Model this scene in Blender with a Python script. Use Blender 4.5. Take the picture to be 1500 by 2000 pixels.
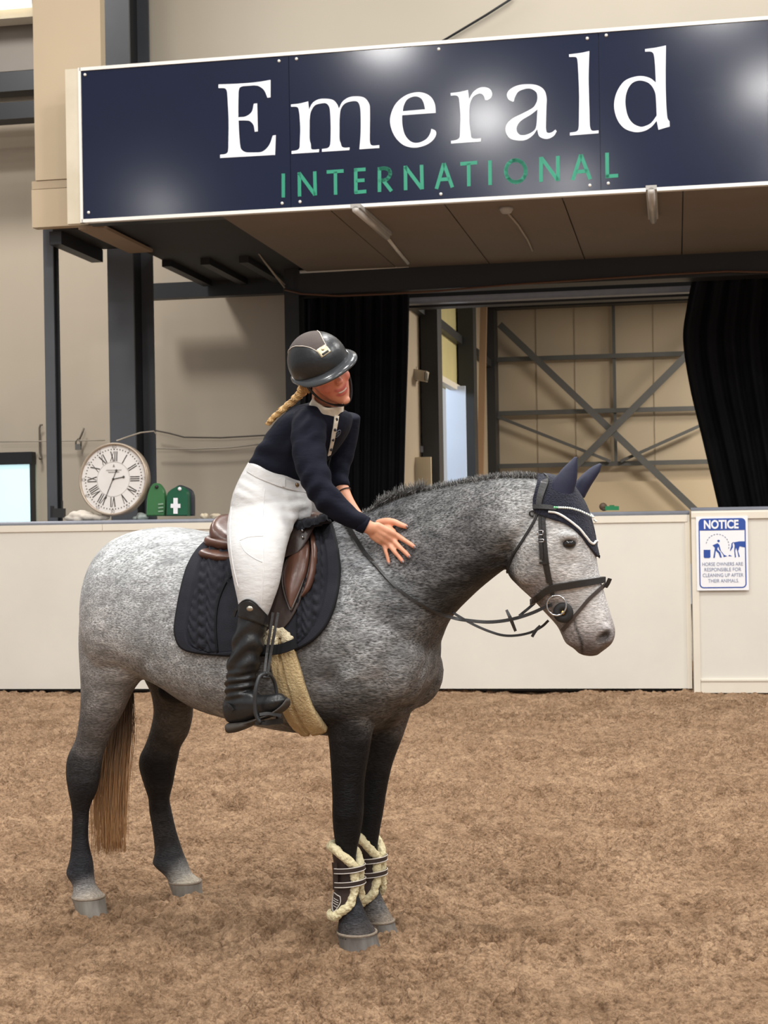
import bpy, bmesh, math, random
import numpy as np
from mathutils import Vector, Matrix
from mathutils.bvhtree import BVHTree

for _o in list(bpy.data.objects):
    bpy.data.objects.remove(_o, do_unlink=True)
SC = bpy.context.scene
COL = SC.collection
random.seed(7)
RNG = np.random.default_rng(7)

# ------------------------------------------------------------------ camera
FPX, CX, CY, CAMH = 3000.0, 750.0, 1000.0, 1.55
ROLL = 0.0165
PITCH = 8.0 / 3000.0
_fwd = Vector((0, math.cos(PITCH), math.sin(PITCH)))
_up0 = Vector((0, -math.sin(PITCH), math.cos(PITCH)))
_rt0 = Vector((1, 0, 0))
RIGHT = _rt0 * math.cos(ROLL) - _up0 * math.sin(ROLL)
UP = _rt0 * math.sin(ROLL) + _up0 * math.cos(ROLL)
CAM = Vector((0, 0, CAMH))
cd = bpy.data.cameras.new('camera')
cd.sensor_fit = 'VERTICAL'
cd.sensor_height = 24.0
cd.lens = 24.0 * FPX / 2000.0
cd.clip_end = 200
cd.dof.use_dof = True
cd.dof.focus_distance = 5.5
cd.dof.aperture_fstop = 7.0
cam = bpy.data.objects.new('camera', cd)
COL.objects.link(cam)
cam.matrix_world = Matrix(((RIGHT.x, UP.x, -_fwd.x, 0), (RIGHT.y, UP.y, -_fwd.y, 0),
                           (RIGHT.z, UP.z, -_fwd.z, CAMH), (0, 0, 0, 1)))
SC.camera = cam

# ------------------------------------------------------------------ light
SC.view_settings.view_transform = 'Standard'
SC.view_settings.look = 'None'
SC.view_settings.exposure = 0.22
SC.view_settings.gamma = 1.0
SC.view_settings.use_curve_mapping = False
wd = bpy.data.worlds.new('world')
SC.world = wd
wd.use_nodes = True
wd.node_tree.nodes['Background'].inputs[0].default_value = (0.98, 0.985, 1.0, 1)
wd.node_tree.nodes['Background'].inputs[1].default_value = 0.40


def lamp(name, loc, size, power, target=None, col=(1, 0.985, 0.96), shape='DISK', size_y=None):
    l = bpy.data.lights.new(name, 'AREA')
    l.shape = shape
    l.size = size
    if size_y:
        l.size_y = size_y
    l.energy = power
    l.color = col
    o = bpy.data.objects.new(name, l)
    COL.objects.link(o)
    o.location = loc
    d = (Vector(target) - Vector(loc)) if target else Vector((0, 0, -1))
    o.rotation_euler = d.to_track_quat('-Z', 'Y').to_euler()
    return o


# rows of high-bay lamps under the arena roof
for _x in (-3.8, 1.4, 6.2):
    for _y in (-8.0, -1.8, 3.4, 8.2, 11.6):
        lamp('roof_lamp', (_x, _y, 9.0), 0.75, 45 if _y > 10 else 235)
# flood lamps tilted towards the gallery
lamp('flood_lamp', (-3.81, -1.82, 9.0), 0.5, 26, (0.8, 12.9, 4.9))
lamp('flood_lamp', (-5.11, -8.25, 9.0), 0.5, 22, (1.1, 12.9, 4.4))
lamp('flood_lamp', (-13.5, -6.45, 9.0), 0.45, 34, (-2.0, 13.6, 4.2))
# unseen lamps added over the walkway to brighten the walls there
lamp('walkway_fill', (-4.5, 15.2, 8.5), 1.2, 240)
lamp('walkway_fill', (2.5, 13.6, 9.0), 1.2, 50)


# ------------------------------------------------------------------ geometry helpers
def ray(px, py):
    d = _fwd + RIGHT * ((px - CX) / FPX) + UP * ((CY - py) / FPX)
    return d / d.y


def P(px, py, Y):
    return CAM + ray(px, py) * Y


def rgb(r, g, b):
    f = lambda c: (c / 255 / 12.92) if c / 255 <= 0.04045 else ((c / 255 + 0.055) / 1.055) ** 2.4
    return (f(r), f(g), f(b), 1.0)


BETA = math.radians(10.8)                                   # the building stands turned by this angle
BW = Vector((math.cos(BETA), -math.sin(BETA), 0))           # along the gallery front
BN = Vector((math.sin(BETA), math.cos(BETA), 0))            # away from the arena


def BP(px, py, D):
    r = ray(px, py)
    return CAM + r * (D / (BN.dot(r)))


def bw(px, py, D):
    p = BP(px, py, D)
    return BW.dot(p), p.z


def bpos(w, d, z):
    return BW * w + BN * d + Vector((0, 0, z))


def origin(o):
    v = Vector((0, 0, 0))
    while o is not None:
        v = v + o.location
        o = o.parent
    return v


def thing(name, label, cat, loc=(0, 0, 0), group=None):
    o = bpy.data.objects.new(name, None)
    o.empty_display_size = 0.1
    COL.objects.link(o)
    o.location = loc
    o['label'] = label
    o['category'] = cat
    if group:
        o['group'] = group
    return o


def tag(o, label, cat, group=None):
    o['label'] = label
    o['category'] = cat
    if group:
        o['group'] = group
    return o


def struct(o, label=None):
    o['kind'] = 'structure'
    if label:
        o['label'] = label
    return o


def obj(name, verts, faces, mat, parent=None, smooth=False, at_base=False):
    """one mesh object; verts in world coordinates"""
    vs = np.array([tuple(v) for v in verts], dtype=float) if not isinstance(verts, np.ndarray) else verts
    if parent is not None:
        og = np.array(origin(parent))
        loc = (0, 0, 0)
    elif at_base:
        mn, mx = vs.min(0), vs.max(0)
        og = np.array(((mn[0] + mx[0]) / 2, (mn[1] + mx[1]) / 2, mn[2]))
        loc = og
    else:
        og = np.zeros(3)
        loc = (0, 0, 0)
    me = bpy.data.meshes.new(name)
    me.from_pydata((vs - og).tolist(), [], [tuple(int(i) for i in f) for f in faces])
    me.update()
    o = bpy.data.objects.new(name, me)
    COL.objects.link(o)
    o.location = loc
    if parent is not None:
        o.parent = parent
    if mat is not None:
        me.materials.append(mat)
    if smooth:
        me.polygons.foreach_set('use_smooth', [True] * len(me.polygons))
    return o


def fix_normals(o):
    bm = bmesh.new()
    bm.from_mesh(o.data)
    bmesh.ops.recalc_face_normals(bm, faces=bm.faces)
    bm.to_mesh(o.data)
    bm.free()
    return o


class MB:
    """collects pieces of one part"""

    def __init__(self):
        self.v, self.f = [], []

    def add(self, verts, faces):
        k = len(self.v)
        self.v += [tuple(v) for v in verts]
        self.f += [tuple(i + k for i in f) for f in faces]
        return self

    def box8(self, p):
        return self.add(p, [(0, 3, 2, 1), (4, 5, 6, 7), (0, 1, 5, 4), (1, 2, 6, 5), (2, 3, 7, 6), (3, 0, 4, 7)])

    def obox(self, c, ax, ay, az):
        c, ax, ay, az = map(Vector, (c, ax, ay, az))
        return self.box8([c - ax - ay - az, c + ax - ay - az, c + ax + ay - az, c - ax + ay - az,
                          c - ax - ay + az, c + ax - ay + az, c + ax + ay + az, c - ax + ay + az])

    def bbox(self, w0, w1, d0, d1, z0, z1):
        return self.box8([bpos(w0, d0, z0), bpos(w1, d0, z0), bpos(w1, d1, z0), bpos(w0, d1, z0),
                          bpos(w0, d0, z1), bpos(w1, d0, z1), bpos(w1, d1, z1), bpos(w0, d1, z1)])

    def bar(self, a, b, w, t, side=None):
        a, b = Vector(a), Vector(b)
        d = (b - a)
        s = Vector(side) if side is not None else BN
        s = (s - d.normalized() * s.dot(d.normalized())).normalized()
        q = d.normalized().cross(s)
        return self.obox((a + b) / 2, d / 2, q * w / 2, s * t / 2)

    def tube(self, pts, r, n=8, caps=True):
        v, f = tube(pts, r, n, caps)
        return self.add(v, f)

    def sphere(self, c, r, nu=12, nv=8, axes=None):
        v, f = ellipsoid(c, r, nu, nv, axes)
        return self.add(v, f)

    def build(self, name, mat, parent=None, smooth=False, at_base=False):
        return fix_normals(obj(name, self.v, self.f, mat, parent, smooth, at_base))


def ellipsoid(c, r, nu=12, nv=8, axes=None):
    c = Vector(c)
    r = (r, r, r) if isinstance(r, (int, float)) else r
    ax = axes or (Vector((1, 0, 0)), Vector((0, 1, 0)), Vector((0, 0, 1)))
    V, Fc = [c + ax[2] * r[2]], []
    for j in range(1, nv):
        th = math.pi * j / nv
        for i in range(nu):
            ph = 2 * math.pi * i / nu
            V.append(c + ax[0] * (r[0] * math.sin(th) * math.cos(ph)) + ax[1] * (r[1] * math.sin(th) * math.sin(ph))
                     + ax[2] * (r[2] * math.cos(th)))
    V.append(c - ax[2] * r[2])
    for i in range(nu):
        Fc.append((0, 1 + i, 1 + (i + 1) % nu))
        k = 1 + (nv - 2) * nu
        Fc.append((len(V) - 1, k + (i + 1) % nu, k + i))
    for j in range(nv - 2):
        for i in range(nu):
            a = 1 + j * nu + i
            b = 1 + j * nu + (i + 1) % nu
            Fc.append((a, a + nu, b + nu, b))
    return V, Fc


def cat_rom(pts, sub, closed=False):
    """Catmull-Rom through arrays of any width"""
    A = np.array([np.asarray(p, dtype=float).ravel() for p in pts])
    n = len(A)
    out = []
    segs = n if closed else n - 1
    for i in range(segs):
        p1, p2 = A[i], A[(i + 1) % n]
        p0 = A[(i - 1) % n] if (closed or i > 0) else 2 * p1 - p2
        p3 = A[(i + 2) % n] if (closed or i + 2 < n) else 2 * p2 - p1
        for k in range(sub):
            t = k / sub
            out.append(0.5 * ((2 * p1) + (-p0 + p2) * t + (2 * p0 - 5 * p1 + 4 * p2 - p3) * t * t
                              + (-p0 + 3 * p1 - 3 * p2 + p3) * t ** 3))
    if not closed:
        out.append(A[-1])
    return np.array(out)


def tube(pts, r, n=8, caps=True):
    pts = [Vector(p) for p in pts]
    m = len(pts)
    R = [r] * m if isinstance(r, (int, float)) else list(r)
    V, Fc = [], []
    nrm = None
    for i, p in enumerate(pts):
        t = (pts[min(i + 1, m - 1)] - pts[max(i - 1, 0)]).normalized()
        if nrm is None:
            h = Vector((0, 0, 1)) if abs(t.z) < 0.9 else Vector((1, 0, 0))
            nrm = t.cross(h).normalized()
        nrm = (nrm - t * nrm.dot(t)).normalized()
        b = t.cross(nrm)
        for k in range(n):
            a = 2 * math.pi * k / n
            V.append(p + (nrm * math.cos(a) + b * math.sin(a)) * R[i])
    for i in range(m - 1):
        for k in range(n):
            a, b2 = i * n + k, i * n + (k + 1) % n
            Fc.append((a, b2, b2 + n, a + n))
    if caps:
        Fc.append(tuple(range(n))[::-1])
        Fc.append(tuple(range((m - 1) * n, m * n)))
    return V, Fc


def loft(rings, n=28, sub=4, dome=0.5):
    """rings: (centre, axisA, axisB, exponent, k) - k widens the -A side, narrows the +A side"""
    rows = []
    for r in rings:
        c, a, b = Vector(r[0]), Vector(r[1]), Vector(r[2])
        e = r[3] if len(r) > 3 else 2.0
        k = r[4] if len(r) > 4 else 0.0
        rows.append(np.array([*c, *a, *b, e, k]))
    rows = cat_rom(rows, sub)
    V, Fc = [], []

    def ring(c, a, b, e, k):
        for i in range(n):
            th = 2 * math.pi * i / n
            cs, sn = math.cos(th), math.sin(th)
            x = math.copysign(abs(cs) ** (2 / e), cs)
            y = math.copysign(abs(sn) ** (2 / e), sn)
            V.append(c + a * x + b * (y * (1 - k * x)))
    R = [(Vector(q[0:3]), Vector(q[3:6]), Vector(q[6:9]), q[9], q[10]) for q in rows]
    c0, a0, b0, e0, k0 = R[0]
    c1 = R[-1]
    d0 = (R[0][0] - R[1][0]).normalized() * min(a0.length, b0.length) * dome
    d1 = (R[-1][0] - R[-2][0]).normalized() * min(c1[1].length, c1[2].length) * dome
    full = [(c0 + d0 * 0.95, a0 * 0.3, b0 * 0.3, e0, k0), (c0 + d0 * 0.7, a0 * 0.72, b0 * 0.72, e0, k0)] + R + \
           [(c1[0] + d1 * 0.7, c1[1] * 0.72, c1[2] * 0.72, c1[3], c1[4]), (c1[0] + d1 * 0.95, c1[1] * 0.3, c1[2] * 0.3, c1[3], c1[4])]
    for q in full:
        ring(*q)
    m = len(full)
    for i in range(m - 1):
        for k in range(n):
            a, b = i * n + k, i * n + (k + 1) % n
            Fc.append((a, b, b + n, a + n))
    Fc.append(tuple(range(n))[::-1])
    Fc.append(tuple(range((m - 1) * n, m * n)))
    return V, Fc


def remeshed(name, mb, voxel, smooth_it, mat, parent, factor=0.5):
    """fuse overlapping closed pieces into ONE continuous surface"""
    o = mb.build(name + '_tmp', None)
    m = o.modifiers.new('r', 'REMESH')
    m.mode = 'VOXEL'
    m.voxel_size = voxel
    if smooth_it:
        s = o.modifiers.new('s', 'SMOOTH')
        s.factor = factor
        s.iterations = smooth_it
    dg = bpy.context.evaluated_depsgraph_get()
    ev = o.evaluated_get(dg)
    me = bpy.data.meshes.new_from_object(ev)
    n = len(me.vertices)
    co = np.empty(n * 3)
    me.vertices.foreach_get('co', co)
    co = co.reshape(-1, 3)
    faces = [tuple(p.vertices) for p in me.polygons]
    bpy.data.objects.remove(o, do_unlink=True)
    bpy.data.meshes.remove(me)
    return obj(name, co, faces, mat, parent, smooth=True)


def world_co(o):
    n = len(o.data.vertices)
    co = np.empty(n * 3)
    o.data.vertices.foreach_get('co', co)
    return co.reshape(-1, 3) + np.array(origin(o))


def set_world_co(o, co):
    o.data.vertices.foreach_set('co', (co - np.array(origin(o))).ravel())
    o.data.update()


def bvh_of(o):
    co = world_co(o)
    return BVHTree.FromPolygons([tuple(c) for c in co], [tuple(p.vertices) for p in o.data.polygons])


def set_color(o, cols, name='coat'):
    at = o.data.color_attributes.new(name, 'FLOAT_COLOR', 'POINT')
    c4 = np.ones((len(cols), 4))
    c4[:, :3] = cols
    at.data.foreach_set('color', c4.ravel())


def vnoise(x, y, seed=0):
    """value noise on numpy arrays"""
    xi, yi = np.floor(x).astype(np.int64), np.floor(y).astype(np.int64)
    xf, yf = x - xi, y - yi
    u, v = xf * xf * (3 - 2 * xf), yf * yf * (3 - 2 * yf)

    def h(i, j):
        k = (i * 374761393 + j * 668265263 + seed * 1442695041) & 0xFFFFFFFF
        k = ((k ^ (k >> 13)) * 1274126177) & 0xFFFFFFFF
        return ((k ^ (k >> 16)) & 0xFFFF) / 65535.0
    return (h(xi, yi) * (1 - u) + h(xi + 1, yi) * u) * (1 - v) + (h(xi, yi + 1) * (1 - u) + h(xi + 1, yi + 1) * u) * v


def clods(x, y, cell, seed, r=0.72):
    """rounded crumbs: 1 on top of a crumb, 0 in the gap between crumbs"""
    X, Y = x / cell, y / cell
    xi, yi = np.floor(X).astype(np.int64), np.floor(Y).astype(np.int64)
    best = np.full(X.shape, 9.0)
    hgt = np.zeros(X.shape)

    def h(i, j, s):
        k = (i * 374761393 + j * 668265263 + (seed + s) * 1442695041) & 0xFFFFFFFF
        k = ((k ^ (k >> 13)) * 1274126177) & 0xFFFFFFFF
        return ((k ^ (k >> 16)) & 0xFFFF) / 65535.0
    for di in (-1, 0, 1):
        for dj in (-1, 0, 1):
            i, j = xi + di, yi + dj
            d = (X - i - h(i, j, 1)) ** 2 + (Y - j - h(i, j, 2)) ** 2
            d = d / (0.45 + 0.75 * h(i, j, 3)) ** 2
            hit_ = d < best
            best = np.where(hit_, d, best)
            hgt = np.where(hit_, 0.35 + 0.65 * h(i, j, 3), hgt)
    return np.sqrt(np.clip(1 - best / (r * r), 0, 1)) * hgt


# ------------------------------------------------------------------ materials
MATS = {}


def mat(name, col, rough=0.6, var=0.06, scale=8.0, bump=0.0, bscale=60.0, metal=0.0, spec=0.5, dark=None, stretch=None,
        coat=0.0, sheen=0.0, detail=4.0, emit=0.0):
    if name in MATS:
        return MATS[name]
    m = bpy.data.materials.new(name)
    m.use_nodes = True
    nt = m.node_tree
    b = nt.nodes['Principled BSDF']
    tc = nt.nodes.new('ShaderNodeTexCoord')
    mp = nt.nodes.new('ShaderNodeMapping')
    nt.links.new(tc.outputs['Object'], mp.inputs[0])
    if stretch:
        mp.inputs['Scale'].default_value = stretch
    nz = nt.nodes.new('ShaderNodeTexNoise')
    nz.inputs['Scale'].default_value = scale
    nz.inputs['Detail'].default_value = detail
    nt.links.new(mp.outputs[0], nz.inputs['Vector'])
    mx = nt.nodes.new('ShaderNodeMix')
    mx.data_type = 'RGBA'
    c = np.array(col[:3])
    lo = np.array(dark[:3]) if dark is not None else c * (1 - 2.2 * var)
    hi = np.minimum(c * (1 + 2.2 * var), 1.0)
    mx.inputs[6].default_value = (*lo, 1)
    mx.inputs[7].default_value = (*hi, 1)
    nt.links.new(nz.outputs[0], mx.inputs[0])
    nt.links.new(mx.outputs[2], b.inputs['Base Color'])
    b.inputs['Roughness'].default_value = rough
    b.inputs['Metallic'].default_value = metal
    b.inputs['Specular IOR Level'].default_value = spec
    b.inputs['Coat Weight'].default_value = coat
    b.inputs['Sheen Weight'].default_value = sheen
    if emit:
        b.inputs['Emission Color'].default_value = (*col[:3], 1)
        b.inputs['Emission Strength'].default_value = emit
    if bump:
        n2 = nt.nodes.new('ShaderNodeTexNoise')
        n2.inputs['Scale'].default_value = bscale
        n2.inputs['Detail'].default_value = 5
        nt.links.new(mp.outputs[0], n2.inputs['Vector'])
        bp = nt.nodes.new('ShaderNodeBump')
        bp.inputs['Strength'].default_value = bump
        bp.inputs['Distance'].default_value = 0.01
        nt.links.new(n2.outputs[0], bp.inputs['Height'])
        nt.links.new(bp.outputs[0], b.inputs['Normal'])
    MATS[name] = m
    return m


# horse's own frame: u forward, v to its left (away from the camera)
HYAW = math.radians(26)
HU = Vector((math.cos(HYAW), -math.sin(HYAW), 0))
HV = Vector((math.sin(HYAW), math.cos(HYAW), 0))
HO = Vector((-0.05, 5.62, 0))


def HP(px, py, t=0.0):
    r = ray(px, py)
    k = (HV.dot(HO) + t - HV.dot(CAM)) / HV.dot(r)
    return CAM + r * k
# ================================================================== the setting
M_CREAM = mat('cream_paint', rgb(222, 217, 206), 0.45, 0.03, 2.5, 0.05, 30)
M_TRIM = mat('cream_trim', rgb(228, 220, 204), 0.45, 0.03, 5)
M_GREYSTEEL = mat('grey_painted_steel', rgb(80, 82, 86), 0.45, 0.08, 3)
M_DARKSTEEL = mat('dark_painted_steel', rgb(38, 39, 41), 0.5, 0.08, 3)
M_BLACKSTEEL = mat('black_steel', rgb(26, 26, 28), 0.5, 0.08, 3)
M_CLAD = mat('beige_cladding', rgb(190, 176, 156), 0.6, 0.05, 1.2, 0.05, 4, stretch=(1, 1, 0.15))
M_CLAD2 = mat('pale_cladding', rgb(206, 194, 174), 0.6, 0.03, 0.8)
M_BULK = mat('bulkhead_board', rgb(198, 178, 148), 0.6, 0.03, 1.5)
M_SOFFIT = mat('soffit_board', rgb(122, 109, 96), 0.8, 0.06, 1.3)
M_PIPE = mat('cap_pipe', rgb(130, 133, 142), 0.35, 0.08, 12)


def bslab(name, px0, px1, py0, py1, D, depth, m, parent=None, **kw):
    xm, ym = (px0 + px1) / 2, (py0 + py1) / 2
    w0, w1 = bw(px0, ym, D)[0], bw(px1, ym, D)[0]
    z1, z0 = bw(xm, py0, D)[1], bw(xm, py1, D)[1]
    return MB().bbox(w0, w1, D, D + depth, z0, z1).build(name, m, parent, **kw)


# ---- sand floor: a graded grid with raked, trodden relief
NX, NY = 760, 1040
ty = np.linspace(0, 1, NY)
Yr = 3.6 * (15.6 / 3.6) ** ty
xx = np.linspace(-1, 1, NX)
GX = np.sign(xx[None, :]) * np.abs(xx[None, :]) ** 1.2 * (Yr[:, None] * 0.29 + 1.0)
GY = np.repeat(Yr[:, None], NX, 1)


def sand_h(x, y):
    xs = x + 0.12 * vnoise(x * 2.1, y * 2.1, 21)
    h = 0.030 * (vnoise(xs * 1.6, y * 2.4, 1) - 0.5)
    cl = vnoise(xs * 9, y * 13, 2)
    h += 0.034 * (cl - 0.5)
    msk = 0.35 + 0.65 * np.clip((vnoise(x * 1.3, y * 2.0, 9) - 0.25) * 2.6, 0, 1)
    c2 = vnoise(x * 24, y * 30, 3)
    c3 = vnoise(x * 55, y * 60, 4)
    c2 = 0.6 * c2 + 0.4 * vnoise(x * 33 + 7, y * 41, 13)
    c2 = np.clip((c2 - 0.5) * 1.7 + 0.5, 0, 1)
    c3 = np.clip((c3 - 0.5) * 1.6 + 0.5, 0, 1)
    h += msk * (0.018 * (c2 - 0.5) + 0.012 * (c3 - 0.5))
    wx, wy = x + 0.05 * vnoise(x * 8, y * 8, 31), y + 0.05 * vnoise(x * 8, y * 8, 32)
    big = np.clip((vnoise(x * 2.2, y * 3.1, 17) - 0.42) * 3.0, 0, 1)
    h += 0.046 * big * clods(wx, wy, 0.085, 3)
    h += 0.034 * msk * clods(wx, wy, 0.048, 5)
    h += 0.015 * clods(wx, wy, 0.026, 6)
    h += 0.006 * (vnoise(x * 95, y * 100, 5) - 0.5)
    return h


GZ = sand_h(GX, GY)
GZ -= GZ.mean() + 0.004
FLATS = []                                            # filled with the hoof places: the sand is trodden there


def finish_floor():
    z = GZ.copy()
    z *= np.clip((13.6 - GY) / 1.2, 0.8, 1.0)
    for (hx, hy, r) in FLATS:
        d = np.sqrt((GX - hx) ** 2 + (GY - hy) ** 2)
        wgt = np.exp(-(d / r) ** 4)
        z = z * (1 - wgt) + (-0.005) * wgt
        z += 0.012 * np.exp(-((d - r * 1.25) / (r * 0.22)) ** 2) * (0.5 + vnoise(GX * 30, GY * 30, 8))
    V = np.stack([GX.ravel(), GY.ravel(), z.ravel()], 1)
    i = np.arange((NY - 1) * (NX - 1))
    r, c = i // (NX - 1), i % (NX - 1)
    a = r * NX + c
    Fq = np.stack([a, a + 1, a + NX + 1, a + NX], 1)
    me = bpy.data.meshes.new('floor')
    me.vertices.add(len(V))
    me.vertices.foreach_set('co', V.ravel())
    me.loops.add(Fq.size)
    me.loops.foreach_set('vertex_index', Fq.ravel())
    me.polygons.add(len(Fq))
    me.polygons.foreach_set('loop_start', np.arange(len(Fq)) * 4)
    me.update(calc_edges=True)
    me.polygons.foreach_set('use_smooth', [True] * len(Fq))
    m = bpy.data.materials.new('arena_sand')
    m.use_nodes = True
    nt = m.node_tree
    b = nt.nodes['Principled BSDF']
    b.inputs['Roughness'].default_value = 0.95
    b.inputs['Specular IOR Level'].default_value = 0.15
    tc = nt.nodes.new('ShaderNodeTexCoord')
    n1 = nt.nodes.new('ShaderNodeTexNoise')
    n1.inputs['Scale'].default_value = 2.2
    n1.inputs['Detail'].default_value = 8
    n1.inputs['Roughness'].default_value = 0.7
    n2 = nt.nodes.new('ShaderNodeTexNoise')
    n2.inputs['Scale'].default_value = 60
    n2.inputs['Detail'].default_value = 6
    n2.inputs['Roughness'].default_value = 0.75
    for n in (n1, n2):
        nt.links.new(tc.outputs['Object'], n.inputs['Vector'])
    r1 = nt.nodes.new('ShaderNodeValToRGB')
    r1.color_ramp.elements[0].position = 0.32
    r1.color_ramp.elements[0].color = rgb(168, 134, 103)
    r1.color_ramp.elements[1].position = 0.66
    r1.color_ramp.elements[1].color = rgb(214, 178, 143)
    nt.links.new(n1.outputs[0], r1.inputs[0])
    r2 = nt.nodes.new('ShaderNodeValToRGB')
    r2.color_ramp.elements[0].position = 0.30
    r2.color_ramp.elements[0].color = (0.40, 0.37, 0.35, 1)
    r2.color_ramp.elements[1].position = 0.55
    r2.color_ramp.elements[1].color = (1, 1, 1, 1)
    nt.links.new(n2.outputs[0], r2.inputs[0])
    mx = nt.nodes.new('ShaderNodeMix')
    mx.data_type = 'RGBA'
    mx.blend_type = 'MULTIPLY'
    mx.inputs[0].default_value = 0.8
    nt.links.new(r1.outputs[0], mx.inputs[6])
    nt.links.new(r2.outputs[0], mx.inputs[7])
    # moist and dry crumbs; crevice shade is put into this colour too
    n3 = nt.nodes.new('ShaderNodeTexNoise')
    n3.inputs['Scale'].default_value = 22
    n3.inputs['Detail'].default_value = 7
    n3.inputs['Roughness'].default_value = 0.72
    m3 = nt.nodes.new('ShaderNodeMapping')
    m3.inputs['Scale'].default_value = (0.7, 1.0, 1.0)
    nt.links.new(tc.outputs['Object'], m3.inputs[0])
    nt.links.new(m3.outputs[0], n3.inputs['Vector'])
    r3 = nt.nodes.new('ShaderNodeValToRGB')
    r3.color_ramp.elements[0].position = 0.36
    r3.color_ramp.elements[0].color = (0.40, 0.365, 0.335, 1)
    r3.color_ramp.elements[1].position = 0.56
    r3.color_ramp.elements[1].color = (1.0, 1.0, 1.0, 1)
    nt.links.new(n3.outputs[0], r3.inputs[0])
    mx3 = nt.nodes.new('ShaderNodeMix')
    mx3.data_type = 'RGBA'
    mx3.blend_type = 'MULTIPLY'
    mx3.inputs[0].default_value = 0.8
    nt.links.new(mx.outputs[2], mx3.inputs[6])
    nt.links.new(r3.outputs[0], mx3.inputs[7])
    nt.links.new(mx3.outputs[2], b.inputs['Base Color'])
    bp = nt.nodes.new('ShaderNodeBump')
    bp.inputs['Strength'].default_value = 1.0
    bp.inputs['Distance'].default_value = 0.02
    vo = nt.nodes.new('ShaderNodeTexVoronoi')
    vo.inputs['Scale'].default_value = 75
    nt.links.new(tc.outputs['Object'], vo.inputs['Vector'])
    sm = nt.nodes.new('ShaderNodeMath')
    sm.operation = 'MULTIPLY_ADD'
    nt.links.new(vo.outputs['Distance'], sm.inputs[0])
    sm.inputs[1].default_value = -0.7
    nt.links.new(n2.outputs[0], sm.inputs[2])
    nt.links.new(sm.outputs[0], bp.inputs['Height'])
    nt.links.new(bp.outputs[0], b.inputs['Normal'])
    me.materials.append(m)
    o = bpy.data.objects.new('floor', me)
    COL.objects.link(o)
    struct(o, 'raked brown sand of the riding arena')
    # the sand goes on beyond the finely raked part
    q = MB()
    q.box8([(-16, -8, -0.10), (16, -8, -0.10), (16, 15.2, -0.10), (-16, 15.2, -0.10), (-16, -8, -0.05), (16, -8, -0.05), (16, 15.2, -0.05), (-16, 15.2, -0.05)])
    struct(q.build('floor', m), 'outer reach of the sand arena')
    # concrete floor of the room behind the barrier
    q = MB().bbox(-9, 9, 14.6, 28, -0.25, -0.11)
    struct(q.build('floor', mat('concrete', rgb(120, 112, 102), 0.8, 0.1, 2)), 'grey concrete floor beyond the barrier')


# ---- the arena barrier (kick boards), turned a little less than the building
KB = math.radians(8.0)
KW = Vector((math.cos(KB), -math.sin(KB), 0))
KN = Vector((math.sin(KB), math.cos(KB), 0))
KD = KN.dot(P(675, 1180, 13.58))
KZ = 1.545


def kp(px, py, off=0.0):
    r = ray(px, py)
    return CAM + r * ((KD + off) / KN.dot(r))


def kw_(px, off=0.0):
    return KW.dot(kp(px, 1180, off))


def kpos(w, d, z):
    return KW * w + KN * (KD + d) + Vector((0, 0, z))


class KMB(MB):
    def kbox(self, w0, w1, d0, d1, z0, z1):
        return self.box8([kpos(w0, d0, z0), kpos(w1, d0, z0), kpos(w1, d1, z0), kpos(w0, d1, z0),
                          kpos(w0, d0, z1), kpos(w1, d0, z1), kpos(w1, d1, z1), kpos(w0, d1, z1)])


wk = thing('wall_barrier', 'cream kickboard barrier along the edge of the sand', 'wall', kpos(0, 0, 0))
del wk['category']
struct(wk)
wj = kw_(1352)
wl, wr = kw_(-1500), kw_(2600)
KMB().kbox(wl, wj - 0.012, 0, 0.07, 0.03, KZ - 0.02).build('panel', M_CREAM, wk)
KMB().kbox(wl, wj - 0.012, 0.07, 0.34, 0.0, KZ - 0.03).build('core', M_DARKSTEEL, wk)
KMB().kbox(wl, kw_(203) - 0.002, -0.012, 0.02, KZ - 0.085, KZ - 0.028).build('trim', M_TRIM, wk)
KMB().kbox(kw_(203) + 0.002, wj - 0.03, -0.012, 0.02, KZ - 0.085, KZ - 0.028).build('trim', M_TRIM, wk)
KMB().kbox(wj - 0.05, wj - 0.012, -0.008, 0.03, 0.03, KZ - 0.09).build('edge_strip', M_TRIM, wk)
v, f = tube([kpos(wl, 0.015, KZ - 0.012), kpos(wj - 0.01, 0.015, KZ - 0.012)], 0.021, 12)
obj('cap_pipe', v, f, M_PIPE, wk, smooth=True)
KMB().kbox(wl, wj - 0.01, 0.02, 0.36, KZ - 0.03, KZ - 0.004).build('ledge', M_PIPE, wk)
# the gate panel on the right, a little nearer and a little higher
wg = thing('door_1', 'cream gate panel of the arena barrier carrying the notice', 'gate', kpos(wj, 0, 0))
del wg['category']
struct(wg)
KMB().kbox(wj, wr, -0.06, 0.05, 0.0, KZ + 0.01).build('panel', M_CREAM, wg)
KMB().kbox(wj, wj + 0.055, -0.078, -0.06, 0.0, KZ - 0.05).build('edge_strip', M_TRIM, wg)
KMB().kbox(wj, wr, -0.078, -0.06, KZ - 0.065, KZ - 0.01).build('trim', M_TRIM, wg)
KMB().kbox(wj + 0.058, wr, -0.072, -0.06, 0.0, 0.10).build('kick_strip', M_TRIM, wg)
KMB().kbox(wj + 0.058, wr, -0.080, -0.06, 0.10, 0.115).build('bead', M_TRIM, wg)
v, f = tube([kpos(wj, -0.04, KZ + 0.012), kpos(wr, -0.04, KZ + 0.012)], 0.022, 12)
obj('cap_pipe', v, f, M_PIPE, wg, smooth=True)

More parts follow.
